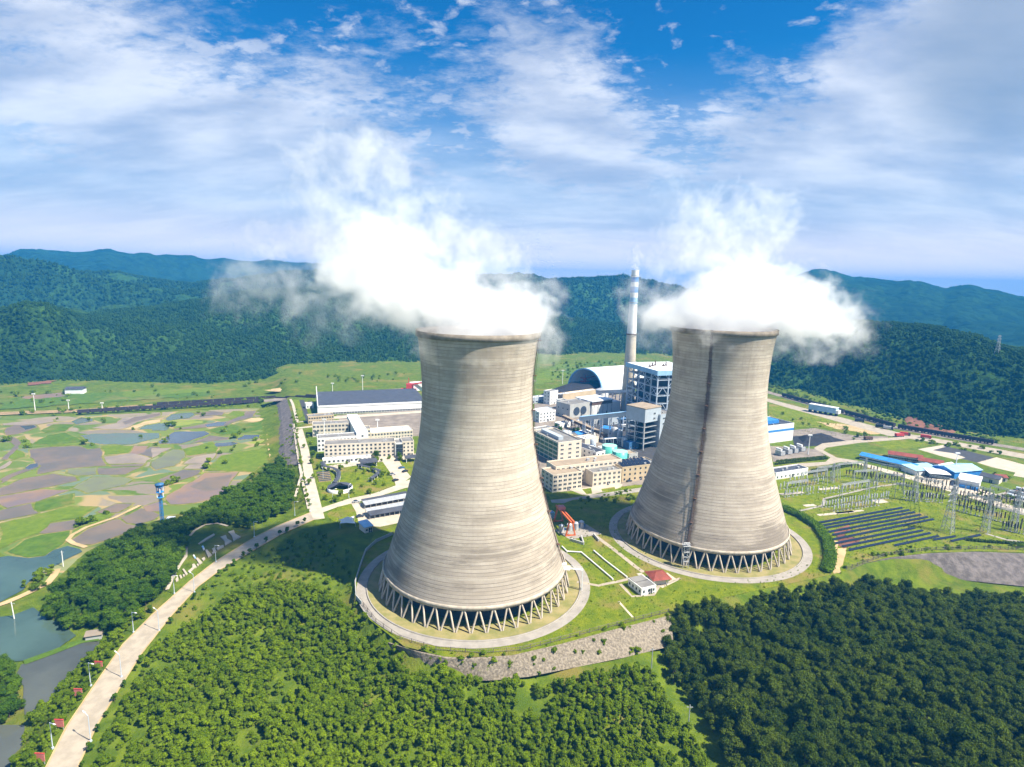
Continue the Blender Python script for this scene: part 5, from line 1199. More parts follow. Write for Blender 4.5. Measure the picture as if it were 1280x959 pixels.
# conveyors
def conveyor(name, label, p, q, w, h, m, legm, nlegs, roofm):
    p, q = Vector(p), Vector(q); t = thing(name, label, "conveyor", (p.x, p.y, 0), 0); d = q - p
    o = Vector((p.x, p.y, 0)); MB().bar(p - o, q - o, w, h).build("gallery", MAT[m], t)
    up = Vector((0, 0, h / 2 + 0.12)); MB().bar(p - o + up, q - o + up, w + 0.6, 0.2).build("roof", MAT[roofm], t)
    sd_ = Vector((-d.y, d.x, 0)).normalized() * (w / 2)
    for k in range(nlegs):
        f = (k + 0.5) / nlegs; c = p + d * f - o; zt = c.z - h / 2; l_ = MB()
        for s_ in (-1, 1): l_.bar((c.x + sd_.x * s_ * 1.5, c.y + sd_.y * s_ * 1.5, 0), (c.x + sd_.x * s_, c.y + sd_.y * s_, zt), 0.6)
        for z in np.arange(3, zt - 1, 4.5): l_.bar((c.x - sd_.x * 1.3, c.y - sd_.y * 1.3, z), (c.x + sd_.x * 1.3, c.y + sd_.y * 1.3, z + 3.5), 0.3); l_.bar((c.x - sd_.x * 1.3, c.y - sd_.y * 1.3, z), (c.x + sd_.x * 1.3, c.y + sd_.y * 1.3, z), 0.3)
        l_.build("trestle", MAT[legm], t)
    return t
conveyor("conveyor_gallery", "pale blue covered conveyor climbing on trestles to the raised bunker box", (*at(724, 546), 16), (*at(802, 558), 29), 4.2, 3.4, 'clad', 'steel', 7, 'roof_lblue')
conveyor("conveyor_gallery", "rusty brown pipe bridge sloping down behind the control building", (*at(704, 531), 8), (*at(757, 553), 6), 3.2, 2.2, 'rust', 'rust', 6, 'roof_tan')
conveyor("conveyor_gallery", "grey conveyor leading from the coal gallery towards the boiler house", (*at(746, 500), 9), (*at(790, 520), 26), 3.6, 3.0, 'clad', 'steel', 5, 'roof_grey')
x, y = at(778, 540); t = thing("pipe_rack", "steel pipe rack crowded with ducts under the conveyor", "pipe rack", (x, y, 0), PLANT)
for i in range(5):
    for j in range(2): MB().bar((i * 6, j * 8, 0), (i * 6, j * 8, 16), 0.5).build("post", MAT['steel'], t)
for z in (5, 10, 15): MB().bar((0, 0, z), (24, 0, z), 0.4).bar((0, 8, z), (24, 8, z), 0.4).build("beam", MAT['steel'], t)
for k in range(4): MB().tube((-2, 1.5 + 1.7 * k, 5.9 + 5 * (k % 2)), (26, 1.5 + 1.7 * k, 5.9 + 5 * (k % 2)), 0.7).build("pipe", MAT['steel_blue' if k % 2 else 'galv'], t)
# --- small house and pavilion between the towers
t = building("house", "small white flat roofed house with blue doors on the lawn between the towers", "house", (801.5, 745), (819.8, 740.5), 9.5, 3.1, wall='white', roof='roof_grey', floors=1, bays=3, end=4, win=(0.9, 1.2), parapet=0.35, ends=(0,))
MB().box(0.3, 5.2, 3.15, 7.2, 9.3, 3.7).build("roof_step", MAT['roof_grey'], t)
x, y = at(822, 727); t = thing("pavilion", "red roofed pavilion beside the small white house", "pavilion", (x, y, 0), R(14))
for i in (-1, 1):
    for j in (-1, 1): MB().bar((3.2 * i, 3.2 * j, 0), (3.2 * i, 3.2 * j, 3), 0.35).build("post", MAT['white'], t)
MB().add([(-4.6, -4.6, 3), (4.6, -4.6, 3), (4.6, 4.6, 3), (-4.6, 4.6, 3), (-1, 0, 4.9), (1, 0, 4.9)], [(3, 2, 1, 0), (0, 1, 5, 4), (1, 2, 5), (2, 3, 4, 5), (3, 0, 4)]).build("roof", MAT['roof_red'], t)
MB().box(-2.8, -2.8, 0, 2.8, 2.8, 2.4).build("wall", MAT['cream'], t)
Z8 = (640, 600, 4.8)
sheet("lawn", [(700, 676), (715, 660), (760, 640), (790, 632), (800, 690), (840, 740), (800, 775), (720, 790), (735, 740), (720, 700)], MAT['lawn'], 0, 0.02)
sheet("lawn", [(715, 790), (760, 780), (835, 765), (900, 742), (985, 725), (1040, 710), (1035, 690), (1000, 700), (950, 722), (880, 725), (820, 750), (740, 770)], MAT['lawn'], 0, 0.022)
path_line("path", zq(*Z8, [(500, 335), (640, 440), (740, 520), (790, 555)]), 2.2, MAT['concrete_road'], 0, 0.07)
path_line("path", zq(*Z8, [(390, 612), (520, 635), (560, 625), (640, 610), (700, 595)]), 1.8, MAT['concrete_road'], 0, 0.08)
path_line("path", zq(*Z8, [(650, 625), (720, 700), (850, 690), (880, 640), (1010, 590)]), 1.4, MAT['concrete_road'], 0, 0.07)
path_line("path", zq(*Z8, [(760, 560), (800, 590), (900, 640), (980, 600), (920, 560)]), 2.5, MAT['paving'], 0, 0.06)
path_line("path", zq(*Z8, [(640, 730), (725, 825)]), 0.9, MAT['paving'], 0, 0.06)
for lb, pts in (("pale pipe on low supports across the lawn, nearer the cooling tower's ring road", [(300, 405), (330, 435), (415, 440), (605, 602)]), ("pale pipe on low supports across the lawn, nearer the red roofed pavilion", [(490, 430), (560, 490), (690, 590)])):
    p = [at(*q) for q in zq(*Z8, pts)]; t = thing("pipe", lb, "pipe", (*p[0], 0)); mb = MB()
    for a, b in zip(p[:-1], p[1:]): mb.tube((a[0] - p[0][0], a[1] - p[0][1], 0.6), (b[0] - p[0][0], b[1] - p[0][1], 0.6), 0.32)
    mb.build("run", MAT['white'], t); sp_ = densify(p, 6)
    for q in sp_: MB().box(-0.3, -0.3, 0, 0.3, 0.3, 0.4).build("support", MAT['grey_wall'], t, (q[0] - p[0][0], q[1] - p[0][1], 0))
# gantry crane and pumps
p0, p1 = Vector((*at(698, 652), 0)), Vector((*at(713, 670), 0)); d = p1 - p0
t = thing("gantry_crane", "orange gantry crane over the pump pit between the towers", "crane", tuple(p0), math.atan2(d.y, d.x)); gl = d.length
for x in (0, gl):
    l_ = MB()
    for s_ in (-1, 1): l_.bar((x, 2.6 * s_, 0), (x, 0.8 * s_, 8), 0.7)
    l_.bar((x, -2.6, 0.4), (x, 2.6, 0.4), 0.6); l_.build("leg", MAT['orange'], t)
for s_ in (-0.8, 0.8): MB().bar((-2.5, s_, 8.4), (gl + 2.5, s_, 8.4), 0.7, 1.0).build("girder", MAT['orange'], t)
MB().box(gl * 0.1, -1.8, 9, gl * 0.1 + 3.6, 1.8, 10.4).build("trolley", MAT['pink'], t)
sheet("pavement", zq(*Z8, [(250, 300), (440, 262), (540, 325), (350, 358)]), MAT['grey_road'], 0, 0.06)
for (qx, qy), lb in (((295, 308), "leftmost silver pump drum under the orange crane"), ((345, 300), "silver pump drum just behind the crane's front leg"), ((383, 292), "silver pump drum right of the crane's front leg"), ((415, 284), "rightmost silver pump drum with a blue side, beyond the crane")):
    x, y = at(*zq(*Z8, [(qx, qy)])[0]); t = thing("pump_motor", lb, "pump", (x, y, 0.06), 0, "pump drums under the crane")
    MB().tube((0, 0, 0), (0, 0, 3.2), 1.6, 1.5, 16).build("body", MAT['galv'], t); MB().tube((0, 0, 3.2), (0, 0, 3.8), 1.2, 0.6, 16).build("cap", MAT['steel'], t); MB().box(1.4, -0.5, 0.6, 2.1, 0.5, 2.0).build("junction_box", MAT['steel_blue'], t)
for (pts, lb) in (([(350, 365), (430, 390), (415, 345)], "left concrete channel wall leading out of the pump pit"), ([(490, 335), (520, 370)], "right concrete channel wall leading out of the pump pit")):
    p = [at(*q) for q in zq(*Z8, pts)]; mb = MB()
    for a, b in zip(p[:-1], p[1:]): mb.bar((*a, 0.7), (*b, 0.7), 0.6, 1.4)
    tag(mb.build("channel_wall", MAT['grey_wall']), lb, "wall")
building("hut", "blue hut at the rear of the orange crane", "hut", (688.5, 649), (693, 648), 3, 3, wall='roof_lblue', roof='roof_blue', door=False)
# tall hedge strip and soil path right of the farther tower
path_line("path", [(1044, 676), (1040, 690), (1046, 716)], 3.5, MAT['tan'], 0, 0.06)
# --- canopies by the plaza
for k, (qa, qb, lb) in enumerate((((680, 590), (1130, 505), "long dark car canopy nearest the curved lawn"), ((690, 612), (1130, 530), "long pale edged car canopy second from the lawn"), ((720, 690), (1130, 610), "long car canopy third from the lawn"), ((740, 718), (1130, 650), "long dark car canopy nearest the blue roofed hut"))):
    A, B = zq(*Z6, [qa, qb]); a, rz, Ln = frame_of(A, B); t = thing("car_canopy", lb, "canopy", (a[0], a[1], 0), rz, "car canopies by the nearer tower")
    MB().add([(0, -0.3, 2.3), (Ln, -0.3, 2.3), (Ln, 4.8, 3.0), (0, 4.8, 3.0), (0, -0.3, 2.45), (Ln, -0.3, 2.45), (Ln, 4.8, 3.15), (0, 4.8, 3.15)], [(3, 2, 1, 0), (4, 5, 6, 7), (0, 1, 5, 4), (1, 2, 6, 5), (2, 3, 7, 6), (3, 0, 4, 7)]).build("roof", MAT['galv' if k in (1, 2) else 'roof_slate'], t)
    pm = MB().bar((0, 0, 0), (0, 0, 2.3), 0.2).mesh("post", MAT['galv'])
    for i in range(9): link("post", pm, t, (Ln * i / 8, 0.1, 0)); link("post", pm, t, (Ln * i / 8, 4.5, 0.5))
t = building("hut", "blue grey roofed hut between the car canopies and the fence", "hut", *zq(*Z6, [(690, 855), (765, 835)]), 7, 3.2, wall='cream', roof='roof_lblue', roof_kind='shed', rise=0.8, floors=1, bays=2, win=(1, 1))
x, y = at(434, 656); t = thing("shade_sail", "white four pointed shade sail on the grass by the plant gate", "canopy", (x, y, 0), R(20))
g = 9; vv = []
for j in range(g):
    for i in range(g):
        u, v = i / (g - 1) * 2 - 1, j / (g - 1) * 2 - 1; k = 1 - 0.22 * (1 - abs(u)) * abs(v) ** 2 - 0.22 * (1 - abs(v)) * abs(u) ** 2
        vv.append((4 * u * k, 4 * v * k, 2.4 + 2.2 * (1 - max(abs(u), abs(v))) ** 1.3 + 0.5 * u * v))
vv += [(x_, y_, z_ - 0.05) for x_, y_, z_ in vv]; n = g * g
MB().add(vv, [(j * g + i, j * g + i + 1, (j + 1) * g + i + 1, (j + 1) * g + i) for j in range(g - 1) for i in range(g - 1)] + [(n + j * g + i, n + (j + 1) * g + i, n + (j + 1) * g + i + 1, n + j * g + i + 1) for j in range(g - 1) for i in range(g - 1)], 0, True).build("fabric", MAT['white'], t)
for i in (-1, 1):
    for j in (-1, 1): MB().bar((4 * i, 4 * j, 0), (3.9 * i, 3.9 * j, 3), 0.2).build("post", MAT['galv'], t)
# curved walkways and pavilions of the lawn
def walkway(label, pts, w=2.6):
    p = [at(*q) for q in zq(*Z6, pts)]
    from mathutils import Vector as V_
    c = []                                        # smooth the traced line
    for i in range(len(p) - 1):
        P0, P1, P2, P3 = p[max(0, i - 1)], p[i], p[i + 1], p[min(len(p) - 1, i + 2)]
        for k in range(6):
            s_ = k / 6; c.append(tuple(0.5 * (2 * P1[d] + (P2[d] - P0[d]) * s_ + (2 * P0[d] - 5 * P1[d] + 4 * P2[d] - P3[d]) * s_ ** 2 + (3 * P1[d] - P0[d] - 3 * P2[d] + P3[d]) * s_ ** 3) for d in (0, 1)))
    c.append(p[-1]); a, b = offset_line(c, w / 2), offset_line(c, -w / 2); o = p[0]; mb = MB(); v = []
    for q in range(len(c)):
        for (e, z) in ((a[q], 2.7), (c[q], 3.2), (b[q], 2.7), (b[q], 2.5), (a[q], 2.5)): v.append((e[0] - o[0], e[1] - o[1], z))
    mb.add(v, [(5 * i + j, 5 * i + (j + 1) % 5, 5 * i + 5 + (j + 1) % 5, 5 * i + 5 + j) for i in range(len(c) - 1) for j in range(5)] + [(0, 1, 2, 3, 4), tuple(5 * (len(c) - 1) + j for j in (4, 3, 2, 1, 0))])
    t = thing("covered_walkway", label, "walkway", (*o, 0)); mb.build("roof", MAT['roof_slate'], t); pm = MB().bar((0, 0, 0), (0, 0, 2.6), 0.22).mesh("post", MAT['white'])
    for q in range(0, len(c), 3):
        for e in (a[q], b[q]): link("post", pm, t, ((e[0] - o[0]) * 0.98, (e[1] - o[1]) * 0.98, 0))
    return t
walkway("dark roofed curved walkway winding down to the round pavilion", [(270, 175), (290, 215), (370, 235), (420, 265), (430, 300), (415, 345), (380, 385)])
walkway("dark roofed curved walkway below the square garden pavilion", [(640, 205), (720, 225), (790, 245), (835, 268), (800, 305), (745, 345)])
x, y = at(*zq(*Z6, [(440, 420)])[0]); t = thing("round_pavilion", "round white walled pavilion with a fan shaped dark roof on the lawn", "pavilion", (x, y, 0), PLANT)
MB().lathe([(7.6, 0), (7.6, 2.2), (7.2, 2.2), (7.2, 0)], 40).build("wall", MAT['white'], t); MB().lathe([(7.4, 2.6), (1.2, 4.2), (1.2, 4.0), (7.4, 2.4)], 30, a0=R(-25), a1=R(205), smooth=False).build("roof", MAT['roof_slate'], t)
for k in range(8): MB().bar((6.8 * math.cos(k * 0.45), 6.8 * math.sin(k * 0.45), 0), (6.8 * math.cos(k * 0.45), 6.8 * math.sin(k * 0.45), 2.6), 0.25).build("post", MAT['white'], t)
for (qa, lb, s_) in (((655, 185), "dark square garden pavilion before the long office block", 1.0), ((1100, 140), "dark garden pavilion half hidden by the nearer cooling tower", 0.75)):
    x, y = at(*zq(*Z6, [qa])[0]); t = thing("garden_pavilion", lb, "pavilion", (x, y, 0), PLANT)
    MB().add([(-1 * s_, -3 * s_, 3), (11 * s_, -3 * s_, 3), (11 * s_, 5 * s_, 3.6), (-1 * s_, 5 * s_, 3.6), (-1 * s_, -3 * s_, 3.3), (11 * s_, -3 * s_, 3.3), (11 * s_, 5 * s_, 3.9), (-1 * s_, 5 * s_, 3.9)], [(3, 2, 1, 0), (4, 5, 6, 7), (0, 1, 5, 4), (1, 2, 6, 5), (2, 3, 7, 6), (3, 0, 4, 7)]).build("roof", MAT['roof_slate'], t)
    for i in (0, 10):
        for j in (-2.5, 4.5): MB().bar((i * s_, j * s_, 0), (i * s_, j * s_, 3.1), 0.3).build("post", MAT['white'], t)
for k in range(6):
    A, B = zq(*Z6, [(206 + k * 5, 256 + k * 17), (335 + k * 4, 243 + k * 17)]); a, rz, Ln = frame_of(A, B); t = thing("planting_frame", f"{ORD[k]} dark planting bed from the office, of the striped beds beside the lawn", "planting bed", (a[0], a[1], 0), rz, "striped planting beds")
    MB().box(0, -0.6, 0, Ln, 0.6, 0.6).build("bed", MAT['tan'], t); MB().box(0.1, -0.5, 0.6, Ln - 0.1, 0.5, 1.0).build("cover", MAT['steel_dark'], t)
# --- cars, trucks
def car_meshes():
    body = MB(); sec = [(-2.1, 0.35, 0.75), (-2.0, 0.3, 0.9), (-0.9, 0.3, 0.95), (2.0, 0.3, 0.85), (2.15, 0.4, 0.7)]; v = []
    for x, z0, z1 in sec: v += [(x, -0.88, z0), (x, 0.88, z0), (x, 0.88, z1), (x, -0.88, z1)]
    body.add(v, [(4 * i + j, 4 * i + (j + 1) % 4, 4 * i + 4 + (j + 1) % 4, 4 * i + 4 + j) for i in range(4) for j in range(4)] + [(3, 2, 1, 0), (16, 17, 18, 19)])
    cab = MB(); v = [(-1.5, -0.8, 0.9), (1.0, -0.8, 0.9), (1.0, 0.8, 0.9), (-1.5, 0.8, 0.9), (-0.9, -0.65, 1.45), (0.4, -0.65, 1.45), (0.4, 0.65, 1.45), (-0.9, 0.65, 1.45)]
    cab.add(v, [(3, 2, 1, 0), (4, 5, 6, 7), (0, 1, 5, 4), (1, 2, 6, 5), (2, 3, 7, 6), (3, 0, 4, 7)])
    wh = MB().tube((0, -0.1, 0), (0, 0.1, 0), 0.33, n=12)
    return body, cab.mesh("cabin", MAT['glass']), wh.mesh("wheel", MAT['black'])
_cb, _cc, _cw = car_meshes()
def car(px, py, rz, m, label):
    x, y = at(px, py); t = thing("parked_car", label, "car", (x, y, 0.07), rz, "cars parked round the plaza"); link("body", _cb.mesh("body", MAT[m]), t); link("cabin", _cc, t)
    for i in (-1.3, 1.3):
        for j in (-0.85, 0.85): link("wheel", _cw, t, (i, j, 0.33))
for (q, m, lb) in (((1012, 128), 'black', "black car nearest the offices along the far side of the plaza"), ((1055, 205), 'steel_blue', "dark blue car halfway along the far side of the plaza"), ((1090, 240), 'black', "black car at the end of the far side of the plaza"), ((965, 270), 'galv', "silver car on the lawn side of the plaza"), ((995, 330), 'black', "black car at the lawn corner of the plaza"), ((640, 690), 'steel_dark', "dark car on the yard before the car canopies"), ((600, 545), 'galv', "silver car on the road beside the lawn")):
    car(*zq(*Z6, [q])[0], PLANT + (0.4 if m == 'black' else 0.1), m, lb)
car(786, 602, PLANT, 'steel_dark', "dark car parked before the sandy workshop block")
def truck(px, py, rz, bodym, cabm, label, z=0.1):
    x, y = at(px, py); t = thing("truck", label, "truck", (x, y, z), rz, "lorries by the railway road")
    MB().box(-4, -1.25, 1.0, 2.2, 1.25, 3.1).build("body", MAT[bodym], t); MB().add([(2.4, -1.2, 0.6), (4.3, -1.2, 0.6), (4.3, 1.2, 0.6), (2.4, 1.2, 0.6), (2.4, -1.2, 2.9), (3.8, -1.2, 2.9), (3.8, 1.2, 2.9), (2.4, 1.2, 2.9)], [(3, 2, 1, 0), (4, 5, 6, 7), (0, 1, 5, 4), (1, 2, 6, 5), (2, 3, 7, 6), (3, 0, 4, 7)]).build("cab", MAT[cabm], t)
    MB().box(-4.2, -0.5, 0.6, 4, 0.5, 0.98).build("chassis", MAT['black'], t); wm_ = MB().tube((0, -0.15, 0), (0, 0.15, 0), 0.5, n=12).mesh("wheel", MAT['black'])
    for i in (-3.2, -1.9, 3.2):
        for j in (-1.05, 1.05): link("wheel", wm_, t, (i, j, 0.5))
for (q, rz, bm_, cm_, lb) in (((1074, 527.5), R(-30), 'steel_dark', 'black', "black lorry on the railway road, nearest the long white shed"), ((1100, 535), R(-30), 'coal', 'steel_dark', "dark coal lorry second along the railway road"), ((1110, 537), R(-30), 'galv', 'steel_dark', "grey lorry right behind the dark coal lorry"), ((1124, 546), R(10), 'red', 'red', "red lorry left of the road junction"), ((1131, 544.5), R(-20), 'red', 'rust', "red lorry at the middle of the road junction"), ((1157, 548), R(-28), 'red', 'red', "red lorry alone right of the road junction"), ((1085, 550), R(15), 'rust', 'rust', "brown lorry beside the dark coal yard")):
    truck(*q, rz, bm_, cm_, lb)
a, rz, Ln = frame_of((1010, 514.5), (1044, 520.5)); t = thing("unloading_shed", "long pale blue box shed on dark legs beside the railway road", "shed", (a[0], a[1], 0), rz)
MB().box(0, 0, 2.6, Ln, 7, 8.2).build("wall", MAT['roof_lblue'], t); MB().box(-0.3, -0.3, 8.2, Ln + 0.3, 7.3, 8.7).build("roof", MAT['roof_white'], t); MB().box(Ln + 0.02, 0.4, 2.6, Ln + 2.6, 6.6, 6.2).build("cab", MAT['white'], t)
for i in range(6): MB().box(Ln * i / 5.2, 0.6, 0, Ln * i / 5.2 + 1.2, 6.4, 2.6).build("leg", MAT['black'], t)

# smaller works buildings and plant between the towers
SMALL = [((672, 545), (690, 542), 8, 5, 'white', 'roof_grey', "pale flat store at the nearer tower's edge behind the control building"), ((676, 520), (690, 518), 7, 6, 'clad', 'roof_white', "grey clad pump room above the white two bay building"), ((701, 512), (709, 511), 8, 9, 'white', 'roof_grey', "narrow white block between the transfer tower and the ash house"),
 ((742, 530), (756, 528), 8, 6, 'grey_wall', 'roof_grey', "grey store below the filter house and behind the conveyor legs"), ((760, 532), (772, 530), 8, 8, 'clad', 'roof_dark', "grey clad box at the foot of the boiler house frame"), ((714, 552), (722, 551), 7, 3.5, 'cream', 'roof_tan', "tiny cream shed beside the blue shed"),
 ((752, 566), (760, 565), 6, 3, 'white', 'roof_white', "small white kiosk touching the teal tanks"), ((786, 575), (797, 573), 8, 4, 'grey_wall', 'roof_tan', "low grey store right of the teal tanks"), ((786, 562), (798, 560), 7, 5, 'steel_blue', 'roof_blue', "blue steel cabin right behind the teal tanks"), ((690, 552), (700, 550.5), 7, 4, 'cream', 'roof_grey', "cream shed behind the control building's roof")]
for A, B, D, h, w, r, lb in SMALL: building("works_building", lb, "shed", A, B, D, h, wall=w, roof=r, floors=1, bays=3, win=(1.0, 1.0))
for i, (px, py, r_, h_) in enumerate(((706, 549, 2.6, 7), (711, 548, 2.2, 6), (741, 559, 2.4, 6), (768, 548, 3, 9), (774, 551, 2.4, 8), (780, 558, 2.2, 7))):
    x, y = at(px, py); t = thing("process_tank", ["larger grey tank left of the blue shed", "smaller grey tank left of the blue shed", "grey tank at the pale square store's corner", "tall grey tank beneath the conveyor near the bunker box", "grey tank second beneath the conveyor near the bunker box", "lowest grey tank before the bunker box legs"][i], "tank", (x, y, 0))
    MB().lathe([(r_, -0.2), (r_, h_), (r_ * 0.5, h_ + 0.8), (0.01, h_ + 0.9)], 20).build("shell", MAT['galv' if i % 2 else 'clad'], t); MB().bar((r_, 0, 0), (r_, 0, h_ + 1.2), 0.3, 0.12).build("ladder", MAT['steel'], t)
for i, (pa, pb, z_, lb) in enumerate((((700, 560), (742, 566), 5, "pipe rack running behind the control building to the teal tanks"), ((756, 560), (796, 556), 7, "pipe rack running from the teal tanks to the bunker tower"), ((716, 538), (752, 532), 8, "pipe rack beneath the covered conveyor"))):
    a, b = Vector((*at(*pa), 0)), Vector((*at(*pb), 0)); d = b - a; t = thing("pipe_rack", lb, "pipe rack", tuple(a), math.atan2(d.y, d.x)); n_ = max(3, int(d.length / 7))
    for k in range(n_ + 1): x = d.length * k / n_; MB().bar((x, 0, 0), (x, 0, z_), 0.35).bar((x, 3, 0), (x, 3, z_), 0.35).bar((x, -0.3, z_ - 0.4), (x, 3.3, z_ - 0.4), 0.3).build("frame", MAT['steel'], t)
    for k in range(4): MB().tube((0, 0.2 + 0.85 * k, z_ + 0.15), (d.length, 0.2 + 0.85 * k, z_ + 0.15), 0.28 + 0.08 * (k % 2), n=8).build("pipe", MAT[('galv', 'white', 'rust', 'steel_blue')[k]], t)

# ------------------------------------------------------------------ right of the towers: roads, yards, huts, switchyard
Z7 = (940, 470, 3.765); Z1 = (1000, 560, 4.571)
sheet("road", [(955, 497), (990, 506.5), (1060, 524), (1120, 540), (1180, 550), (1245, 561), (1330, 577), (1330, 583), (1240, 566), (1178, 554.5), (1110, 545), (1050, 528), (985, 510), (955, 501)], MAT['concrete_road'], 0, 0.08)
sheet("road", zq(*Z7, [(80, 432), (220, 412), (345, 405), (370, 385), (310, 352), (290, 340), (330, 318), (480, 302), (700, 288), (790, 280), (800, 290), (700, 300), (500, 316), (350, 338), (335, 350), (400, 385), (500, 400), (480, 412), (420, 405), (360, 418), (220, 432), (90, 445)]), MAT['concrete_road'], 0, 0.09)
sheet("road", zq(*Z7, [(470, 405), (560, 420), (720, 462), (860, 500), (1000, 545), (1150, 590), (1400, 660), (1400, 690), (1140, 612), (990, 562), (850, 520), (700, 475), (560, 436)]), MAT['paving'], 0, 0.08)
sheet("coal_yard", zq(*Z7, [(190, 285), (330, 275), (440, 305), (420, 318), (300, 330), (200, 335)]), MAT['coal'], 0, 0.06)
heap("coal_heap", "small dark coal heap in the yard beyond the turbine hall", [at(*q) for q in zq(*Z7, [(215, 290), (320, 278), (400, 300), (380, 312), (240, 315)])], 3.5, MAT['coal'], 9)
sheet("yard", zq(*Z7, [(190, 255), (290, 245), (480, 280), (640, 285), (640, 296), (450, 308), (300, 275), (190, 285)]), MAT['yard'], 0, 0.04)
sheet("yard", zq(*Z7, [(80, 330), (200, 335), (300, 345), (345, 375), (240, 390), (100, 405)]), MAT['yard'], 0, 0.05)
sheet("lawn", zq(*Z7, [(105, 408), (250, 388), (330, 378), (355, 392), (330, 402), (200, 415), (110, 425)]), MAT['lawn'], 0, 0.06)
sheet("coal_yard", zq(*Z7, [(830, 350), (900, 330), (1000, 350), (1140, 385), (1060, 408), (960, 385)]), MAT['asphalt'], 0, 0.06)
sheet("sand_yard", zq(*Z7, [(780, 345), (900, 325), (920, 332), (850, 350), (950, 365), (1005, 385), (960, 395), (880, 375)]), MAT['paving'], 0, 0.07)
sheet("sand_yard", zq(*Z7, [(1060, 408), (1150, 383), (1400, 450), (1400, 500), (1230, 470), (1240, 455), (1130, 430)]), MAT['paving'], 0, 0.065)
sheet("asphalt_lane", zq(*Z7, [(1140, 560), (1280, 522), (1420, 540), (1420, 620), (1280, 600)]), MAT['grey_road'], 0, 0.07)
sheet("yard", zq(*Z7, [(760, 470), (900, 470), (1080, 535), (1160, 560), (1050, 575), (900, 520), (780, 490)]), MAT['paving'], 0, 0.06)
sheet("lawn", zq(*Z7, [(110, 560), (450, 420), (780, 490), (1280, 640), (1280, 790), (860, 700), (640, 600), (300, 690), (150, 640)]), MAT['lawn'], 0, 0.03)
sheet("meadow", zq(*Z7, [(80, 130), (260, 165), (400, 195), (640, 250), (690, 270), (560, 275), (400, 250), (280, 240), (190, 240), (80, 200)]), MAT['lawn'], 0, 0.03)
sheet("bare_soil", zq(*Z7, [(300, 215), (420, 225), (640, 265), (560, 275), (400, 250)]), MAT['tan'], 0, 0.035, 2.0)
sheet("meadow", zq(*Z7, [(560, 310), (700, 300), (860, 320), (760, 340), (640, 345)]), MAT['lawn'], 0, 0.03)
path_line("path", zq(*Z1, [(0, 360), (130, 330), (140, 290), (420, 225), (600, 200)]), 1.8, MAT['grey_road'], 0, 0.07)
path_line("path", zq(*Z1, [(1060, 490), (1180, 525), (1290, 540)]), 2.2, MAT['grey_road'], 0, 0.07)
sheet("bare_soil", zq(*Z1, [(190, 470), (280, 440), (290, 470), (250, 500), (350, 520), (330, 545), (250, 575), (220, 560)]), MAT['red_soil'], 0, 0.05, 1.0)
sheet("bare_soil", zq(*Z1, [(215, 575), (265, 570), (250, 640), (200, 720), (170, 700), (200, 640)]), MAT['tan'], 0, 0.05, 1.0)
# transformers behind the turbine hall end
for k, (px, py) in enumerate(((975, 569), (984, 567), (992, 565.5), (1000.5, 563.5))):
    x, y = at(px, py); t = thing("transformer", f"silver grey power transformer, {['nearest', 'second from', 'third from', 'farthest from'][k]} the farther cooling tower in the row", "transformer", (x, y, 0.06), PLANT, "transformers in a row")
    MB().box(-2.2, -3, 0.3, 2.2, 3, 3.6).build("tank", MAT['galv'], t); MB().tube((-1.5, -2.5, 5.0), (-1.5, 2.5, 5.0), 0.9, n=14).build("conservator", MAT['white'], t)
    for s_ in (-1, 1): MB().box(2.3, -2.6 if s_ < 0 else 0.3, 0.4, 3.4, -0.3 if s_ < 0 else 2.6, 3.3).build("radiator", MAT['steel_dark'], t)
    for j in (-1.6, 0, 1.6): MB().tube((0.8, j, 3.6), (0.8, j, 6.0), 0.28, 0.15, 8).build("bushing", MAT['insul'], t)
building("control_hut", "long low white switchgear hut with dark roof left of the switchyard", "hut", (969, 600), (1009.5, 593.5), 9, 4.5, wall='white', roof='roof_slate', floors=1, bays=8, win=(1.2, 1.3))
HR = PLANT
def hut(q, w, d, h, wall, roof, rk, lb, rz=None, rise=1.2, **k):
    building("site_hut", lb, "hut", q, None, d, h, ang=HR if rz is None else rz, length=w, wall=wall, roof=roof, roof_kind=rk, rise=rise, overhang=0.4, **k)
A, B = zq(*Z7, [(505, 392), (765, 452)]); building("site_hut", "very long blue roofed site hut beside the switchyard", "hut", A, B, 9, 3.4, wall='white', roof='roof_blue', roof_kind='gable', rise=1.6, floors=1, bays=30, win=(1.2, 1.2))
A, B = zq(*Z7, [(640, 388), (800, 412)]); building("site_hut", "long red roofed hut behind the long blue roofed one, nearer the coal yard road", "hut", A, B, 10, 3.6, wall='cream', roof='roof_red', roof_kind='gable', rise=1.6, floors=1, bays=18, win=(1.1, 1.1))
A, B = zq(*Z7, [(780, 418), (895, 438)]); building("site_hut", "long red roofed hut behind the long blue roofed one, nearer the white sheds", "hut", A, B, 10, 3.6, wall='cream', roof='roof_red', roof_kind='gable', rise=1.6, floors=1, bays=12, win=(1.1, 1.1))
A, B = zq(*Z7, [(770, 470), (890, 462)]); building("site_shed", "pale blue roofed open shed at the end of the long blue hut", "shed", A, B, 12, 3.6, wall='white', roof='roof_lblue', roof_kind='shed', rise=1.0)
A, B = zq(*Z7, [(835, 482), (930, 490)]); building("site_shed", "dark sided shed with white roof in the sandy yard", "shed", A, B, 10, 3.6, wall='steel_dark', roof='roof_white', roof_kind='shed', rise=0.8)
A, B = zq(*Z7, [(900, 462), (960, 450)]); building("site_shed", "small white shed between the red roofs and the pale blue barn", "shed", A, B, 8, 4, wall='white', roof='roof_white', roof_kind='gable')
A, B = zq(*Z7, [(950, 486), (1078, 474)]); building("site_barn", "pale blue roofed barn standing behind the white workshop shed", "barn", A, B, 16, 5, wall='roof_blue', roof='roof_lblue', roof_kind='gable', rise=2.2)
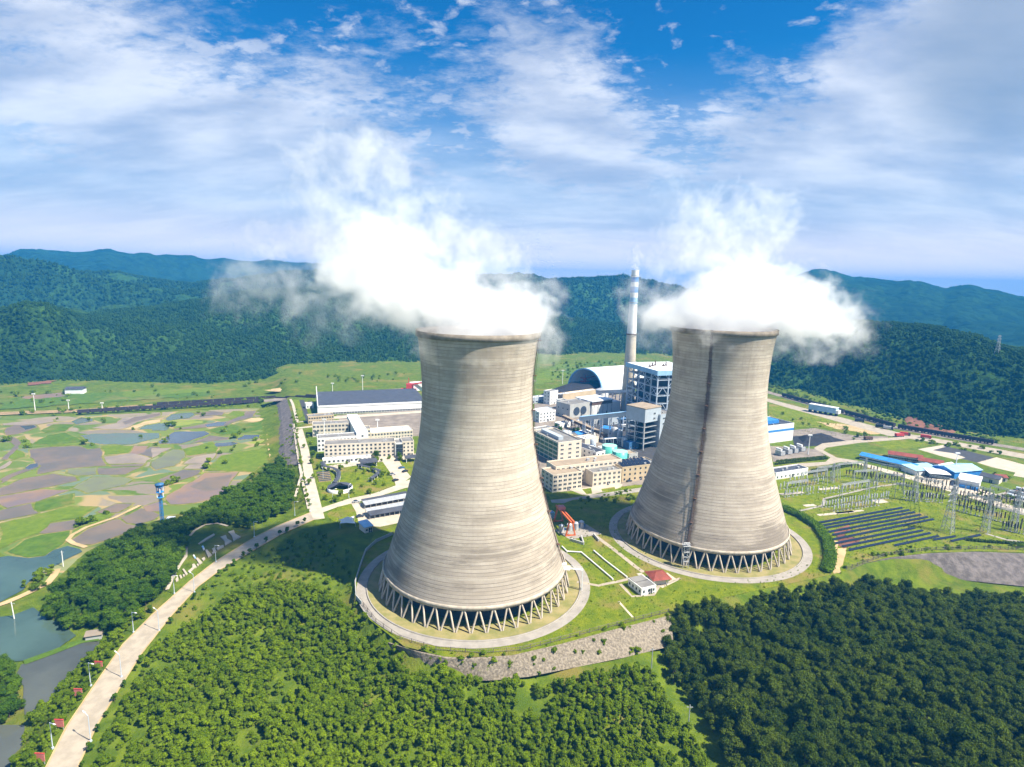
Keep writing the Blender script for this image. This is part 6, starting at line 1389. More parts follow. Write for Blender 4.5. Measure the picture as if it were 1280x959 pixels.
A, B = zq(*Z7, [(966, 520), (1066, 540)]); building("site_shed", "white workshop shed with a bright blue front in the sandy yard", "shed", A, B, 15, 5.2, wall='white', roof='roof_white', roof_kind='shed', rise=0.8, door=False)
t = bpy.data.objects.get("site_shed.003"); a, rz, Ln = frame_of(A, B)
if t: MB().box(0.3, -1.8, 0.2, Ln - 0.3, -0.05, 1.9).build("front_canopy", MAT['roof_blue'], t)
A, B = zq(*Z7, [(1070, 492), (1160, 512)]); building("site_hut", "blue grey roofed hut right of the pale blue barn", "hut", A, B, 9, 3.6, wall='cream', roof='roof_slate', roof_kind='gable', rise=1.6)
A, B = zq(*Z7, [(1150, 496), (1200, 500)]); building("site_hut", "small red roofed hut among bushes at the end of the sandy yard", "hut", A, B, 6, 3.2, wall='cream', roof='roof_red', roof_kind='gable', rise=1.2)
for k, (qa, qb) in enumerate((((1185, 565), (1300, 590)), ((1210, 550), (1320, 572)), ((1240, 538), (1330, 556)))):
    A, B = zq(*Z7, [qa, qb]); a, rz, Ln = frame_of(A, B); t = thing("storage_rack", f"grey rack of stacked steel on the paved yard, {['nearest', 'second from', 'third from'][k]} the switchyard", "rack", (a[0], a[1], 0.08), rz, "steel racks on the paved yard")
    for i in range(8): MB().box(Ln * i / 8, 0, 0, Ln * i / 8 + 2.4, 3, 1.0 + 0.5 * ((i * 5 + k) % 3)).build("stack", MAT['clad' if (i + k) % 3 else 'rust'], t)
# hedges clipped into rows
def hedge(lb, pts, w, h, seed, m='leaf_dark', name="hedge", z=0.0):
    p = densify([at(x, y, z) for x, y in pts], 1.6); rg = np.random.default_rng(seed); o = p[0]; mb = MB()
    core = MB()
    for q in p:
        n = int(26 * w)
        d = rg.normal(size=(n, 3)) * np.array([0.9, 0.9, 0]) ; 
        for k in range(n):
            x, y, zz_ = q[0] - o[0] + rg.uniform(-.5, .5) * (w + 0.6), q[1] - o[1] + rg.uniform(-.5, .5) * (w + 0.6), h * (0.35 + 0.75 * rg.random()); s_ = 0.22 + 0.25 * rg.random(); u = Vector(rg.normal(size=3)).normalized(); v_ = u.cross(Vector(rg.normal(size=3))).normalized()
            c = Vector((x, y, zz_)); mb.add([c - u * s_, c - v_ * s_, c + u * s_, c + v_ * s_], [(0, 1, 2, 3)])
        ico(mb, (q[0] - o[0], q[1] - o[1], h * 0.4), w * 0.62, 0.2, sz=h / w * 0.85)
    ob = mb.build(name, MAT[m], None, (o[0], o[1], z)); return tag(ob, lb, "hedge")
for lb, pts, sd_ in (("dark clipped hedge row on the lawn strip, farther from the white switchgear hut", [(972, 577.5), (1031, 572)], 1), ("dark clipped hedge row on the lawn strip, nearer the white switchgear hut", [(970, 581), (1033, 574)], 2), ("dark clipped hedge row right of the bend in the yard road, farther one", [(1015, 589), (1062, 580)], 3), ("dark clipped hedge row right of the bend in the yard road, nearer one", [(1011, 593), (1064, 582.5)], 4)):
    hedge(lb, pts, 1.5, 1.3, sd_)
hedge("broad curving belt of dark shrubs between the farther tower and the solar rows", [(976, 636), (1000, 646), (1022, 660), (1035, 680), (1038, 698), (1034, 714)], 4.2, 2.6, 5, 'leaf_mid')
hedge("low dark hedge along the top of the right stone slope", [(1210, 676), (1245, 679), (1300, 682)], 1.4, 1.3, 6)
# solar panel rows
SOL = [((50, 442), (585, 345)), ((85, 455), (625, 358)), ((110, 468), (655, 371)), ((150, 487), (690, 385)), ((185, 502), (730, 398)), ((165, 532), (762, 411)), ((200, 550), (655, 461)), ((240, 568), (702, 475)), ((280, 588), (745, 490)), ((540, 562), (792, 507)), ((762, 529), (887, 509)), ((862, 537), (1032, 501))]
for k, (a, b) in enumerate(SOL):
    A, B = zq(*Z1, [a, b]); p, rz, Ln = frame_of(A, B); t = thing("solar_row", f"{ORD[k]} dark solar panel row counted from the switchyard side of the tilted rows", "solar panel row", (p[0], p[1], 0), rz, "tilted dark solar rows on the grass")
    MB().add([(0, -0.6, 0.3), (Ln, -0.6, 0.3), (Ln, 0.5, 0.8), (0, 0.5, 0.8), (0, -0.6, 0.38), (Ln, -0.6, 0.38), (Ln, 0.5, 0.88), (0, 0.5, 0.88)], [(3, 2, 1, 0), (4, 5, 6, 7), (0, 1, 5, 4), (1, 2, 6, 5), (2, 3, 7, 6), (3, 0, 4, 7)]).build("panel", MAT['panel'], t)
    pm = MB().bar((0, 0.2, 0), (0, 0.2, 0.6), 0.18).mesh("post", MAT['galv'])
    nn = max(3, int(Ln / 6))
    for i in range(nn + 1): link("post", pm, t, (Ln * i / nn, 0, 0))
# switchyard: post insulators in rows, portals and lattice masts
def insulator(h, dark):
    c = MB().box(-0.45, -0.45, 0, 0.45, 0.45, 0.25).tube((0, 0, 0.25), (0, 0, h * 0.45), 0.16, 0.16, 6)
    i = MB()
    n = 5
    for k in range(n):
        z = h * 0.45 + h * 0.55 * k / n; i.tube((0, 0, z), (0, 0, z + h * 0.55 / n * 0.55), 0.46, 0.30, 8); i.tube((0, 0, z + h * 0.55 / n * 0.5), (0, 0, z + h * 0.55 / n), 0.26, 0.26, 6)
    return c.mesh("pedestal", MAT['galv']), i.mesh("insulator", MAT['insul' if dark else 'galv'])
INS = {('grey'): insulator(4.6, False), ('dark'): insulator(6.0, True)}
ROWS = [('grey', (972, 612), (1030, 604), 12), ('grey', (978, 622), (1030, 615), 10), ('grey', (1026, 635), (1112, 623), 24), ('grey', (1040, 640), (1100, 632), 14), ('grey', (1030, 618), (1098, 609), 14), ('grey', (984, 604), (1040, 597), 10),
        ('dark', (1056, 596), (1131, 606), 20), ('dark', (1062, 588), (1098, 594), 9), ('dark', (1085, 603), (1130, 600), 8), ('dark', (1122, 612), (1182, 620), 16), ('dark', (1130, 625), (1180, 629), 12), ('grey', (1128, 622), (1172, 626), 12),
        ('dark', (1190, 629), (1252, 643), 14), ('dark', (1196, 638), (1280, 660), 16), ('dark', (1186, 622), (1250, 632), 12), ('dark', (1250, 662), (1280, 668), 8), ('dark', (1210, 616), (1280, 640), 14), ('dark', (1150, 606), (1200, 614), 10)]
INS_LABEL = dict(grey="short grey post insulator on a concrete footing in the switchyard near the farther tower", dark="tall dark brown ribbed post insulator in the switchyard rows")
for kind, a, b, n in ROWS:
    pa, pb = at(*a), at(*b); c_, i_ = INS[kind]
    for k in range(n):
        f = (k + 0.5) / n; x, y = pa[0] + (pb[0] - pa[0]) * f + rng.normal() * 0.25, pa[1] + (pb[1] - pa[1]) * f + rng.normal() * 0.25
        o = link("insulator_post", c_, None, (x, y, 0.03)); s_ = rng.uniform(0.85, 1.12); o.scale = (1, 1, s_); tag(o, INS_LABEL[kind], "insulator", kind + " post insulators of the switchyard"); link("insulator", i_, o)
for px, py, w_, d_ in ((990, 617, 18, 3), (1045, 642, 26, 2.5), (1062, 640, 20, 2), (1100, 627, 9, 5), (1036, 611, 16, 3), (1012, 632, 8, 3)): 
    x, y = at(px, py); o = MB().box(-w_ / 2, -d_ / 2, 0, w_ / 2, d_ / 2, 0.15).build("concrete_pad", MAT['paving'], None, (x, y, 0.02), R(16)); tag(o, kind="structure")
def lattice(mb, base, top, wb, wt, n, th):
    (x0, y0, z0), (x1, y1, z1) = base, top
    def cs(f): w = wb + (wt - wb) * f; c = (x0 + (x1 - x0) * f, y0 + (y1 - y0) * f, z0 + (z1 - z0) * f); return [Vector((c[0] + sx * w / 2, c[1] + sy * w / 2, c[2])) for sx, sy in ((-1, -1), (1, -1), (1, 1), (-1, 1))]
    prev = cs(0)
    for k in range(1, n + 1):
        cur = cs(k / n)
        for i in range(4): mb.bar(prev[i], cur[i], th); j = (i + 1) % 4; mb.bar(prev[i], cur[j], th * 0.6); mb.bar(cur[i], cur[j], th * 0.6)
        prev = cur
    return mb
def pylon(px, py, h, w, lb, arms=True, z=0.0, xy=None, group="lattice masts of the switchyard"):
    x, y = xy or at(px, py, z); t = thing("lattice_mast", lb, "pylon", (x, y, z), R(30), group)
    lattice(MB(), (0, 0, 0), (0, 0, h), w, 0.7, max(6, int(h / 3)), 0.22).build("mast", MAT['galv'], t)
    if arms:
        for zf in (0.68, 0.82, 0.95):
            l_ = w * 0.9 * (1.3 - 0.4 * abs(zf - 0.82) * 5); m_ = MB().bar((-l_, 0, h * zf), (l_, 0, h * zf), 0.25).bar((-l_, 0, h * zf), (0, 0, h * zf + 1.4), 0.15).bar((l_, 0, h * zf), (0, 0, h * zf + 1.4), 0.15); m_.build("cross_arm", MAT['galv'], t)
    return t
pylon(1184, 665, 27, 5.0, "tallest grey lattice pylon at the right end of the solar rows")
pylon(1142, 627, 20, 3.5, "grey lattice mast beside the sandy yard's blue sheds", False)
pylon(1231, 666, 22, 3.5, "grey lattice mast among the dark insulators, left of the one at the frame's edge", False)
pylon(1266, 664, 25, 3.2, "grey lattice mast nearest the right edge of the picture", False)
pylon(1193, 625, 15, 2.5, "short lattice mast behind the tallest pylon", False)
pylon(1080, 599, 15, 2.2, "short lattice mast at the near end of the long blue hut", False)
pylon(1040, 604, 14, 2.2, "short lattice mast nearest the white switchgear hut", False)
def portal(pa, pb, h, lb):
    a, b = Vector((*at(*pa), 0)), Vector((*at(*pb), 0)); d = b - a; t = thing("gantry_portal", lb, "gantry", tuple(a), math.atan2(d.y, d.x), "switchyard portals"); ln_ = d.length
    for x in (0, ln_): MB().bar((x, -1.5, 0), (x, 0, h), 0.25).bar((x, 1.5, 0), (x, 0, h), 0.25).bar((x, -0.8, h * 0.45), (x, 0.8, h * 0.45), 0.15).build("leg", MAT['galv'], t)
    bm_ = MB()
    for s_ in (-0.5, 0.5): bm_.bar((0, s_, h), (ln_, s_, h), 0.18); bm_.bar((0, s_, h + 0.9), (ln_, s_, h + 0.9), 0.18)
    nn = int(ln_ / 1.6)
    for i in range(nn): bm_.bar((ln_ * i / nn, -0.5, h), (ln_ * (i + 1) / nn, -0.5, h + 0.9), 0.12)
    bm_.build("beam", MAT['galv'], t)
    for i in range(3): MB().tube((ln_ * (i + 1) / 4, 0, h), (ln_ * (i + 1) / 4, 0, h - 2), 0.2, 0.2, 6).build("insulator", MAT['insul'], t)
for i, (pa, pb, lb) in enumerate((((1000, 612), (1032, 607), "grey portal over the insulators nearest the farther cooling tower"), ((1045, 600), (1078, 597), "grey portal beside the dark insulators left of the long blue hut"), ((1050, 628), (1084, 622), "grey portal over the dense grey insulator row above the solar rows"), ((1095, 612), (1128, 616), "grey portal in the middle of the switchyard"), ((1140, 618), (1176, 624), "grey portal left of the tallest pylon"), ((1205, 640), (1248, 650), "grey portal right of the tallest pylon, nearer the rows of tall insulators"), ((1235, 628), (1275, 640), "grey portal nearest the steel racks"))): portal(pa, pb, 11, lb)
for i, (pa, pb, lb) in enumerate((((982, 622), (1008, 618), "grey portal left of the concrete strip nearest the tower"), ((1020, 601), (1048, 598), "grey portal just right of the white switchgear hut"), ((1066, 606), (1094, 604), "grey portal over the path through the switchyard's middle"), ((1100, 597), (1130, 601), "grey portal along the middle of the long blue hut"), ((1118, 622), (1146, 627), "grey portal at the upper right corner of the solar rows"), ((1160, 611), (1196, 618), "grey portal before the white workshop shed"), ((1205, 622), (1240, 632), "grey portal behind the tallest pylon's right side"), ((1240, 652), (1280, 664), "grey portal at the right edge by the low hedge"))): portal(pa, pb, 9, lb)
# a pylon far up on the wooded hill
def on_hill(px, py, lo=500, hi=5000):
    """where a line of sight first meets a hill"""
    best = None
    X, Y, Z = ray(px, py); l = math.hypot(X, Y)
    for key, (hx, hy, hz, hs) in HILLS.items():
        az = math.atan2(X, Y); A = np.arctan2(hx, hy); D = np.hypot(hx, hy); el = (hz - CAM_H) / D
        col_ = np.abs(A[0] - az).argmin(); order = np.argsort(D[:, col_]); d, e = D[order, col_], el[order, col_]
        k = np.nonzero(e >= Z / l)[0]
        if len(k) and abs(A[0, col_] - az) < 0.02 and (best is None or d[k[0]] < best): best = d[k[0]]
    if best is None: return None
    return (X / l * best, Y / l * best, CAM_H + Z / l * best)
p = on_hill(1246, 444)
if p: pylon(0, 0, 24, 4.5, "far lattice pylon standing on the wooded hillside at the right", True, p[2] - 2, (p[0], p[1]), "hill pylons")
# bare red cuttings at the foot of the right hill
for (pts, sd_) in (([(1128, 527), (1140, 514), (1152, 522), (1160, 534), (1145, 541)], 3), ([(1152, 533), (1160, 526), (1172, 531), (1196, 540), (1180, 545), (1160, 541)], 4)):
    P = [at(x, y, 0) for x, y in pts]; c = np.mean(P, 0); gx_, gy_ = np.meshgrid(np.linspace(min(q[0] for q in P), max(q[0] for q in P), 24), np.linspace(min(q[1] for q in P), max(q[1] for q in P), 24))
    d = np.full(gx_.shape, 1e9)
    for i in range(len(P)): d = np.minimum(d, seg_dist(gx_, gy_, P[i], P[(i + 1) % len(P)])[0])
    z = np.where(poly_dist(gx_, gy_, P) == 0, np.minimum(d * 0.8, 1.1) * (0.5 + 0.9 * fbm(gx_ / 8, gy_ / 8, sd_, 4)), -1.0)
    tag(link("bare_soil", grid_mesh("bare_soil", gx_ - c[0], gy_ - c[1], z, MAT['red_soil']), None, (c[0], c[1], 0)), kind="structure")

# ------------------------------------------------------------------ railway and wagons
def wagon_meshes():
    b = MB(); L_, w, h = 12.6, 1.5, 3.0
    b.box(-L_ / 2, -w, 1.1, L_ / 2, w, 1.3); 
    for s_ in (-1, 1): b.box(-L_ / 2, s_ * w - 0.08, 1.3, L_ / 2, s_ * w + 0.08, 1.1 + h)
    for s_ in (-1, 1): b.box(s_ * L_ / 2 - 0.08, -w + 0.08, 1.3, s_ * L_ / 2 + 0.08, w - 0.08, 1.1 + h)
    for k in range(7):
        for s_ in (-1, 1): b.box(-L_ / 2 + 0.3 + k * 2.0 - 0.1, s_ * w + (0.08 if s_ > 0 else -0.2), 1.3, -L_ / 2 + 0.3 + k * 2.0 + 0.1, s_ * w + (0.2 if s_ > 0 else -0.08), 1.0 + h)
    load = MB(); load.add([(-6.1, -1.4, 3.7), (6.1, -1.4, 3.7), (6.1, 1.4, 3.7), (-6.1, 1.4, 3.7), (-5, 0, 4.4), (5, 0, 4.4)], [(0, 1, 5, 4), (1, 2, 5), (2, 3, 4, 5), (3, 0, 4)])
    bg_ = MB()
    for s_ in (-4.2, 4.2):
        bg_.box(s_ - 1.4, -1.0, 0.5, s_ + 1.4, 1.0, 1.0)
        for i in (-0.9, 0.9):
            for j in (-0.85, 0.85): bg_.tube((s_ + i, j - 0.08, 0.45), (s_ + i, j + 0.08, 0.45), 0.45, n=10)
    return b.mesh("body", MAT['wagon']), load.mesh("load", MAT['coal']), bg_.mesh("bogie", MAT['black'])
MAT['wagon'] = mat("wagon_steel", (0.06, 0.045, 0.05), 0.8, 0.4, 0.4)
_wb, _wl, _wg = wagon_meshes()
RAIL_N = [0]
def train(pa, pb, n, za, zb, row, group, cat="wagon"):
    a, b = Vector((*at(*pa, za), za)), Vector((*at(*pb, zb), zb)); d = (b - a); rz = math.atan2(d.y, d.x); st = d.length / n
    for k in range(n):
        q = a + d * ((k + 0.5) / n); t = thing("coal_wagon", f"{ORD[k]} coal wagon from {row}", cat, tuple(q), rz, group); sc_ = st / 13.4
        t.scale = (sc_, 1, 1); link("body", _wb, t); link("load", _wl, t); link("bogie", _wg, t)
# railway bed
for pts, w, z in (([(-420, 538), (-200, 528), (0, 517), (95, 513.5), (200, 506), (330, 499.5), (400, 496)], 13, -9.0),):
    c = [at(x, y, z) for x, y in pts]; ribbon("railway_bed", offset_line(c, w / 2), offset_line(c, -w / 2), [z] * len(c), MAT['tan'], 0.0)
    for s_ in (-2.6, 2.6):
        for g_ in (-0.75, 0.75):
            l_ = offset_line(c, s_ + g_); mb = MB()
            for a, b in zip(l_[:-1], l_[1:]): mb.bar((*a, z + 0.1), (*b, z + 0.1), 0.12, 0.2)
            tag(mb.build("rail", MAT['rust']), kind="structure")
c = [at(x, y, 0) for x, y in [(330, 498), (420, 492), (540, 485), (690, 474)]]; ribbon("railway_bed", offset_line(c, 8), offset_line(c, -8), [-3.0, 0, 0, 0], MAT['yard'], 0.1)
train((97, 517.5), (330, 503.5), 16, -8.9, -8.9, "the left end of the nearer train by the fields", "coal wagons of the nearer train")
train((196, 508), (345, 499), 11, -8.9, -8.9, "the left end of the farther train by the fields", "coal wagons of the farther train")
train((345, 501.5), (395, 497.5), 4, -6, 0, "the stone embankment, in the train running behind the warehouse", "coal wagons behind the warehouse")
train((395, 497), (470, 491.5), 6, 0.1, 0.1, "the warehouse gable, in the train behind its roof", "coal wagons behind the warehouse")
c = [at(x, y, 0) for x, y in [(952, 488), (1000, 502), (1060, 518), (1120, 535), (1180, 546), (1250, 557), (1330, 570)]]
ribbon("railway_bed", offset_line(c, 6), offset_line(c, -6), [0] * len(c), MAT['yard'], 0.12)
train((978, 495.5), (1055, 517), 8, 0.2, 0.2, "the farther cooling tower, in the train along the hill", "coal wagons along the hill's foot")
train((1057, 517.5), (1118, 534.5), 8, 0.2, 0.2, "the pale blue unloading shed, in the train running right", "coal wagons along the hill's foot")
train((1122, 535.5), (1242, 556), 14, 0.2, 0.2, "the red cutting, in the train reaching the right edge", "coal wagons along the hill's foot")
# a few red machines and white sheds beyond the warehouse
x, y = at(511, 489); t = thing("reclaimer", "red coal reclaimer beyond the slate warehouse roof", "machine", (x, y, 0), R(10)); MB().box(-9, -4, 0, 9, 4, 3).box(-3, -3, 3, 4, 3, 9).build("body", MAT['red'], t); MB().bar((0, 0, 8), (22, 0, 11), 1.6).build("boom", MAT['red'], t); MB().bar((0, 0, 9), (0, 0, 16), 0.8).build("mast", MAT['red'], t)
building("shed", "white shed beside the red reclaimer, cut off by the nearer tower", "shed", (517, 489), (540, 487), 14, 8, wall='white', roof='roof_white', door=False)

# ------------------------------------------------------------------ stone walls, fences
def batter_wall(name, label, top_px, bot_px, zb, m, out_=0.5):
    tp, bt = [at(x, y, 0) for x, y in top_px], [at(x, y, zb) for x, y in bot_px]; n = 36
    def rs(pts):
        d = np.concatenate([[0], np.cumsum([math.dist(a, b) for a, b in zip(pts[:-1], pts[1:])])]); s_ = np.linspace(0, d[-1], n); return np.stack([np.interp(s_, d, [p[0] for p in pts]), np.interp(s_, d, [p[1] for p in pts])], 1)
    T, B = rs(tp), rs(bt); k = 8; f = np.linspace(0, 1, k)[:, None]
    X = T[:, 0] * (1 - f) + B[:, 0] * f; Y = T[:, 1] * (1 - f) + B[:, 1] * f; Z = 0.25 * (1 - f) + zb * f + 0 * X; Z += (fbm(X / 3, Y / 3 + Z, 3, 3) - .5) * 0.5 * np.sin(np.pi * f)
    d = B - T; d = d / np.linalg.norm(d, axis=1)[:, None]; X, Y = X + d[:, 0] * out_, Y + d[:, 1] * out_
    v = [(X[j, i], Y[j, i], Z[j, i]) for j in range(k) for i in range(n)]; v2 = [(X[j, i] - d[i, 0] * 1.2, Y[j, i] - d[i, 1] * 1.2, Z[j, i] - 0.02) for j in range(k) for i in range(n)]
    N_ = k * n; fs = [(j * n + i, (j + 1) * n + i, (j + 1) * n + i + 1, j * n + i + 1) for j in range(k - 1) for i in range(n - 1)]
    fs += [(i, i + 1, N_ + i + 1, N_ + i) for i in range(n - 1)] + [((j) * n, N_ + j * n, N_ + (j + 1) * n, (j + 1) * n) for j in range(k - 1)] + [(j * n + n - 1, (j + 1) * n + n - 1, N_ + (j + 1) * n + n - 1, N_ + j * n + n - 1) for j in range(k - 1)]
    return tag(MB().add(v + v2, fs).build(name, m), label, "wall")
batter_wall("retaining_wall", "pale rough stone retaining wall curving below the nearer cooling tower", [(486, 804), (520, 815), (560, 823.5), (600, 824), (640, 821.5), (700, 807.5), (760, 791), (838, 771)], [(500, 822), (530, 838), (560, 846), (610, 850), (660, 845), (720, 833), (780, 821), (842, 806)], -5.6, MAT['stone'])
batter_wall("stone_slope", "broad grey stone faced slope below the solar rows at the right", [(1062, 713), (1080, 705), (1110, 698), (1160, 692.5), (1220, 690.5), (1290, 693), (1400, 700)], [(1068, 717), (1100, 719), (1140, 721), (1190, 723), (1240, 728), (1290, 733), (1400, 744)], -9.6, MAT['stone_dark'], 0.9)
# grey stone embankment between the paddies and the plant
T = [(348, 500), (352, 520), (360, 545), (368, 565), (372, 580)]; Bt = [(340, 502), (342, 520), (342, 545), (343, 565), (346, 582)]
tp, bt = [at(x, y, 0) for x, y in [(358, 499), (364, 520), (369, 545), (372, 565), (375, 582)]], [at(x, y, -9.9) for x, y in Bt]
mb = MB(); v = []
for a, b in zip(tp, bt): v += [(a[0] + 0.5, a[1], 0.25), ((a[0] + b[0]) / 2 - .6, (a[1] + b[1]) / 2, -4.4), (b[0], b[1], -9.9), (b[0], b[1], -10.6), (a[0] + 0.5, a[1], -10.6)]
mb.add(v, [(5 * i + j, 5 * i + 5 + j, 5 * i + 5 + (j + 1) % 5, 5 * i + (j + 1) % 5) for i in range(4) for j in range(5)] + [(0, 1, 2, 3, 4), (24, 23, 22, 21, 20)])
tag(mb.build("stone_embankment", MAT['stone_dark']), "grey stone faced embankment between the paddies and the plant road", "wall")
def fence(label, pts, step=4.0, h=1.8, m='rust', z=0.0, drape=False):
    p = densify([at(x, y, z) if not drape else ground(x, y)[:2] for x, y in pts], step); o = p[0]; zf = (lambda q: h1(*q)) if drape else (lambda q: z)
    t = thing("fence", label, "fence", (o[0], o[1], 0)); r = MB()
    for a, b in zip(p[:-1], p[1:]):
        for hh in (0.5, h - 0.2): r.bar((a[0] - o[0], a[1] - o[1], zf(a) + hh), (b[0] - o[0], b[1] - o[1], zf(b) + hh), 0.1)
        for k in range(6): q = (a[0] + (b[0] - a[0]) * k / 6, a[1] + (b[1] - a[1]) * k / 6); r.bar((q[0] - o[0], q[1] - o[1], zf(a) + 0.15), (q[0] - o[0], q[1] - o[1], zf(a) + h - 0.1), 0.05)
    r.build("rail", MAT[m], t); pm = MB().bar((0, 0, 0), (0, 0, h), 0.24).mesh("post", MAT[m])
    for q in p[:100]: link("post", pm, t, (q[0] - o[0], q[1] - o[1], zf(q)))
    return t
MAT['fence_grey'] = mat("fence_grey", (0.20, 0.17, 0.15), 0.8, 0.3, 0.6)
fence("dark post fence along the top of the retaining wall below the towers", [(450, 752), (470, 778), (500, 799), (545, 813), (600, 817), (650, 814), (700, 801), (760, 785), (835, 766)], m='fence_grey')
fence("dark post fence along the top of the right stone slope", [(1058, 712), (1110, 694), (1160, 688), (1220, 686.5), (1290, 688)], m='fence_grey')
# white green boundary wall curving round the nearer tower
p = densify([at(x, y, 0) for x, y in [(492, 668), (470, 678), (457, 690), (450, 710), (444, 730), (445, 748), (452, 756)]], 3); o = p[0]; mb = MB()
for a, b in zip(p[:-1], p[1:]): mb.bar((a[0] - o[0], a[1] - o[1], 0.8), (b[0] - o[0], b[1] - o[1], 0.8), 0.3, 1.6)
tag(mb.build("boundary_wall", MAT['grey_wall'], None, (o[0], o[1], 0)), "pale boundary wall curving round the back of the nearer cooling tower", "wall")
# kerb path round the emblem slope
path_line("path", [(209, 738), (218, 718), (232, 697), (233, 682), (236, 672), (243, 664), (256, 656.5), (272, 654.5), (285, 658)], 1.5, MAT['paving'], 0, 0.25, True)
path_line("path", [(378, 590), (372, 612), (369, 622)], 1.5, MAT['paving'], 0, 0.2, True)
# ------------------------------------------------------------------ pale stone picture of a power plant laid on the slope
Z4 = (190, 630, 6.4)
PIECES = [[(610, 230), (655, 215), (665, 245), (710, 270), (650, 300), (642, 265)], [(548, 270), (590, 255), (602, 285), (640, 305), (585, 337), (580, 300)], [(368, 325), (430, 280), (495, 243), (503, 252), (440, 292), (375, 328)], [(425, 375), (440, 370), (478, 415), (450, 432)], [(350, 442), (365, 436), (404, 475), (380, 489)],
          [(480, 366), (500, 355), (516, 388), (496, 398)], [(515, 358), (535, 350), (545, 342), (572, 335), (576, 348), (525, 374)], [(480, 392), (494, 388), (496, 402), (484, 404)], [(398, 445), (420, 432), (427, 446), (408, 460)], [(288, 545), (325, 515), (322, 490), (340, 485), (358, 512), (340, 518), (300, 556)], [(358, 490), (372, 484), (376, 496), (364, 502)],
          [(243, 530), (256, 526), (286, 566), (270, 574)], [(188, 612), (206, 585), (212, 605), (212, 618), (192, 626)], [(218, 580), (230, 572), (242, 592), (228, 602)], [(246, 572), (260, 570), (264, 582), (250, 586)]]
ox, oy, oz = ground(*zq(*Z4, [(430, 420)])[0]); t = thing("hillside_emblem", "pale stone slab picture of cooling towers and chimneys laid on the grass slope", "emblem", (ox, oy, 0))
def slab(pts, m):
    q = [ground(*p) for p in zq(*Z4, pts)]; n = len(q); v = [(x - ox, y - oy, z + 0.05) for x, y, z in q] + [(x - ox, y - oy, z + 0.55) for x, y, z in q]
    ar = sum(q[i][0] * q[(i + 1) % n][1] - q[(i + 1) % n][0] * q[i][1] for i in range(n)); fs = [tuple(range(n, 2 * n))] + [(i, (i + 1) % n, n + (i + 1) % n, n + i) for i in range(n)]
    if ar < 0: fs = [f[::-1] for f in fs]
    MB().add(v, fs).build("slab", MAT[m], t)
for pts in PIECES: slab(pts, 'paving')
for pts, m in (([(397, 345), (410, 339), (418, 355), (405, 362)], 'roof_lblue'), ([(406, 364), (419, 357), (424, 368), (412, 374)], 'white'), ([(327, 418), (337, 412), (344, 424), (334, 430)], 'white'), ([(336, 432), (346, 426), (352, 436), (342, 441)], 'roof_lblue')): slab(pts, m)
# ------------------------------------------------------------------ street lamps, road trees, boards
def lamp_meshes():
    p = MB().tube((0, 0, 0), (0, 0, 8.5), 0.16, 0.09, 8).box(-0.3, -0.3, 0, 0.3, 0.3, 0.5).mesh("pole", MAT['steel'])
    a = MB().bar((0, 0, 8.3), (2.0, 0, 8.8), 0.14).mesh("arm", MAT['steel']); h_ = MB().add([(1.8, -0.2, 8.7), (2.9, -0.2, 8.85), (2.9, 0.2, 8.85), (1.8, 0.2, 8.7), (1.9, -0.1, 8.9), (2.8, -0.1, 9.0), (2.8, 0.1, 9.0), (1.9, 0.1, 8.9)], [(3, 2, 1, 0), (4, 5, 6, 7), (0, 1, 5, 4), (1, 2, 6, 5), (2, 3, 7, 6), (3, 0, 4, 7)]).mesh("lamp_head", MAT['white']); return p, a, h_
_lp = lamp_meshes()
def lamp(px, py, rz, lb, s=1.0, z=None):
    q = ground(px, py) if z is None else (*at(px, py, z), z); t = thing("street_lamp", lb, "street lamp", (q[0], q[1], q[2]), rz, "street lamps"); t.scale = (s, s, s)
    for nm, me in zip(("pole", "arm", "lamp_head"), _lp): link(nm, me, t)
for i, (x, y) in enumerate(((66, 936), (113.5, 857.5), (167, 791), (218, 742.5), (270, 703), (318, 671.5), (368.6, 645))): lamp(x, y, R(-25), f"street lamp on the road's pond side, {ORD[i]} from the picture's bottom")
for i, (x, y) in enumerate(((113.5, 927), (152, 847), (199, 789), (243, 741))): lamp(x, y, R(150), f"street lamp on the road's forest side, {ORD[i]} from the picture's bottom")
for i, (x, y) in enumerate(((388, 640), (416, 628), (436, 622), (404, 600), (378, 600))): lamp(x, y, R(40 * i), f"street lamp by the gate lawn, {ORD[i]} counted clockwise from the road junction", 0.9, 0.0)
def floodmast(px, py, h, lb, z=0.0):
    x, y = at(px, py, z); t = thing("light_mast", lb, "light mast", (x, y, z), 0, "tall light masts"); MB().tube((0, 0, 0), (0, 0, h), 0.45, 0.2, 8).build("pole", MAT['white'], t); MB().box(-1.6, -0.4, h - 0.6, 1.6, 0.4, h + 0.4).build("lamp_bar", MAT['white'], t)
for px, py, h, lb in ((453.5, 493.5, 22, "tall white light mast rising behind the slate warehouse roof"), (416, 497, 16, "thin light mast behind the left end of the warehouse"), (472, 545, 14, "white light mast by the office blocks, right of the spine"), (406, 548, 16, "white light mast in front of the dormitory block"), (703, 480, 18, "white light mast left of the coal dome"), (1010, 568, 16, "light mast beside the power transformers"), (1193, 593, 16, "light mast behind the pale blue barn")): floodmast(px, py, h, lb)
for i, (px, py, h) in enumerate(((44, 513, 17), (86, 511, 9), (128, 512, 7))): floodmast(px, py, h, f"thin pale pole by the railway at the left, {ORD[i]} from the left edge", -9)
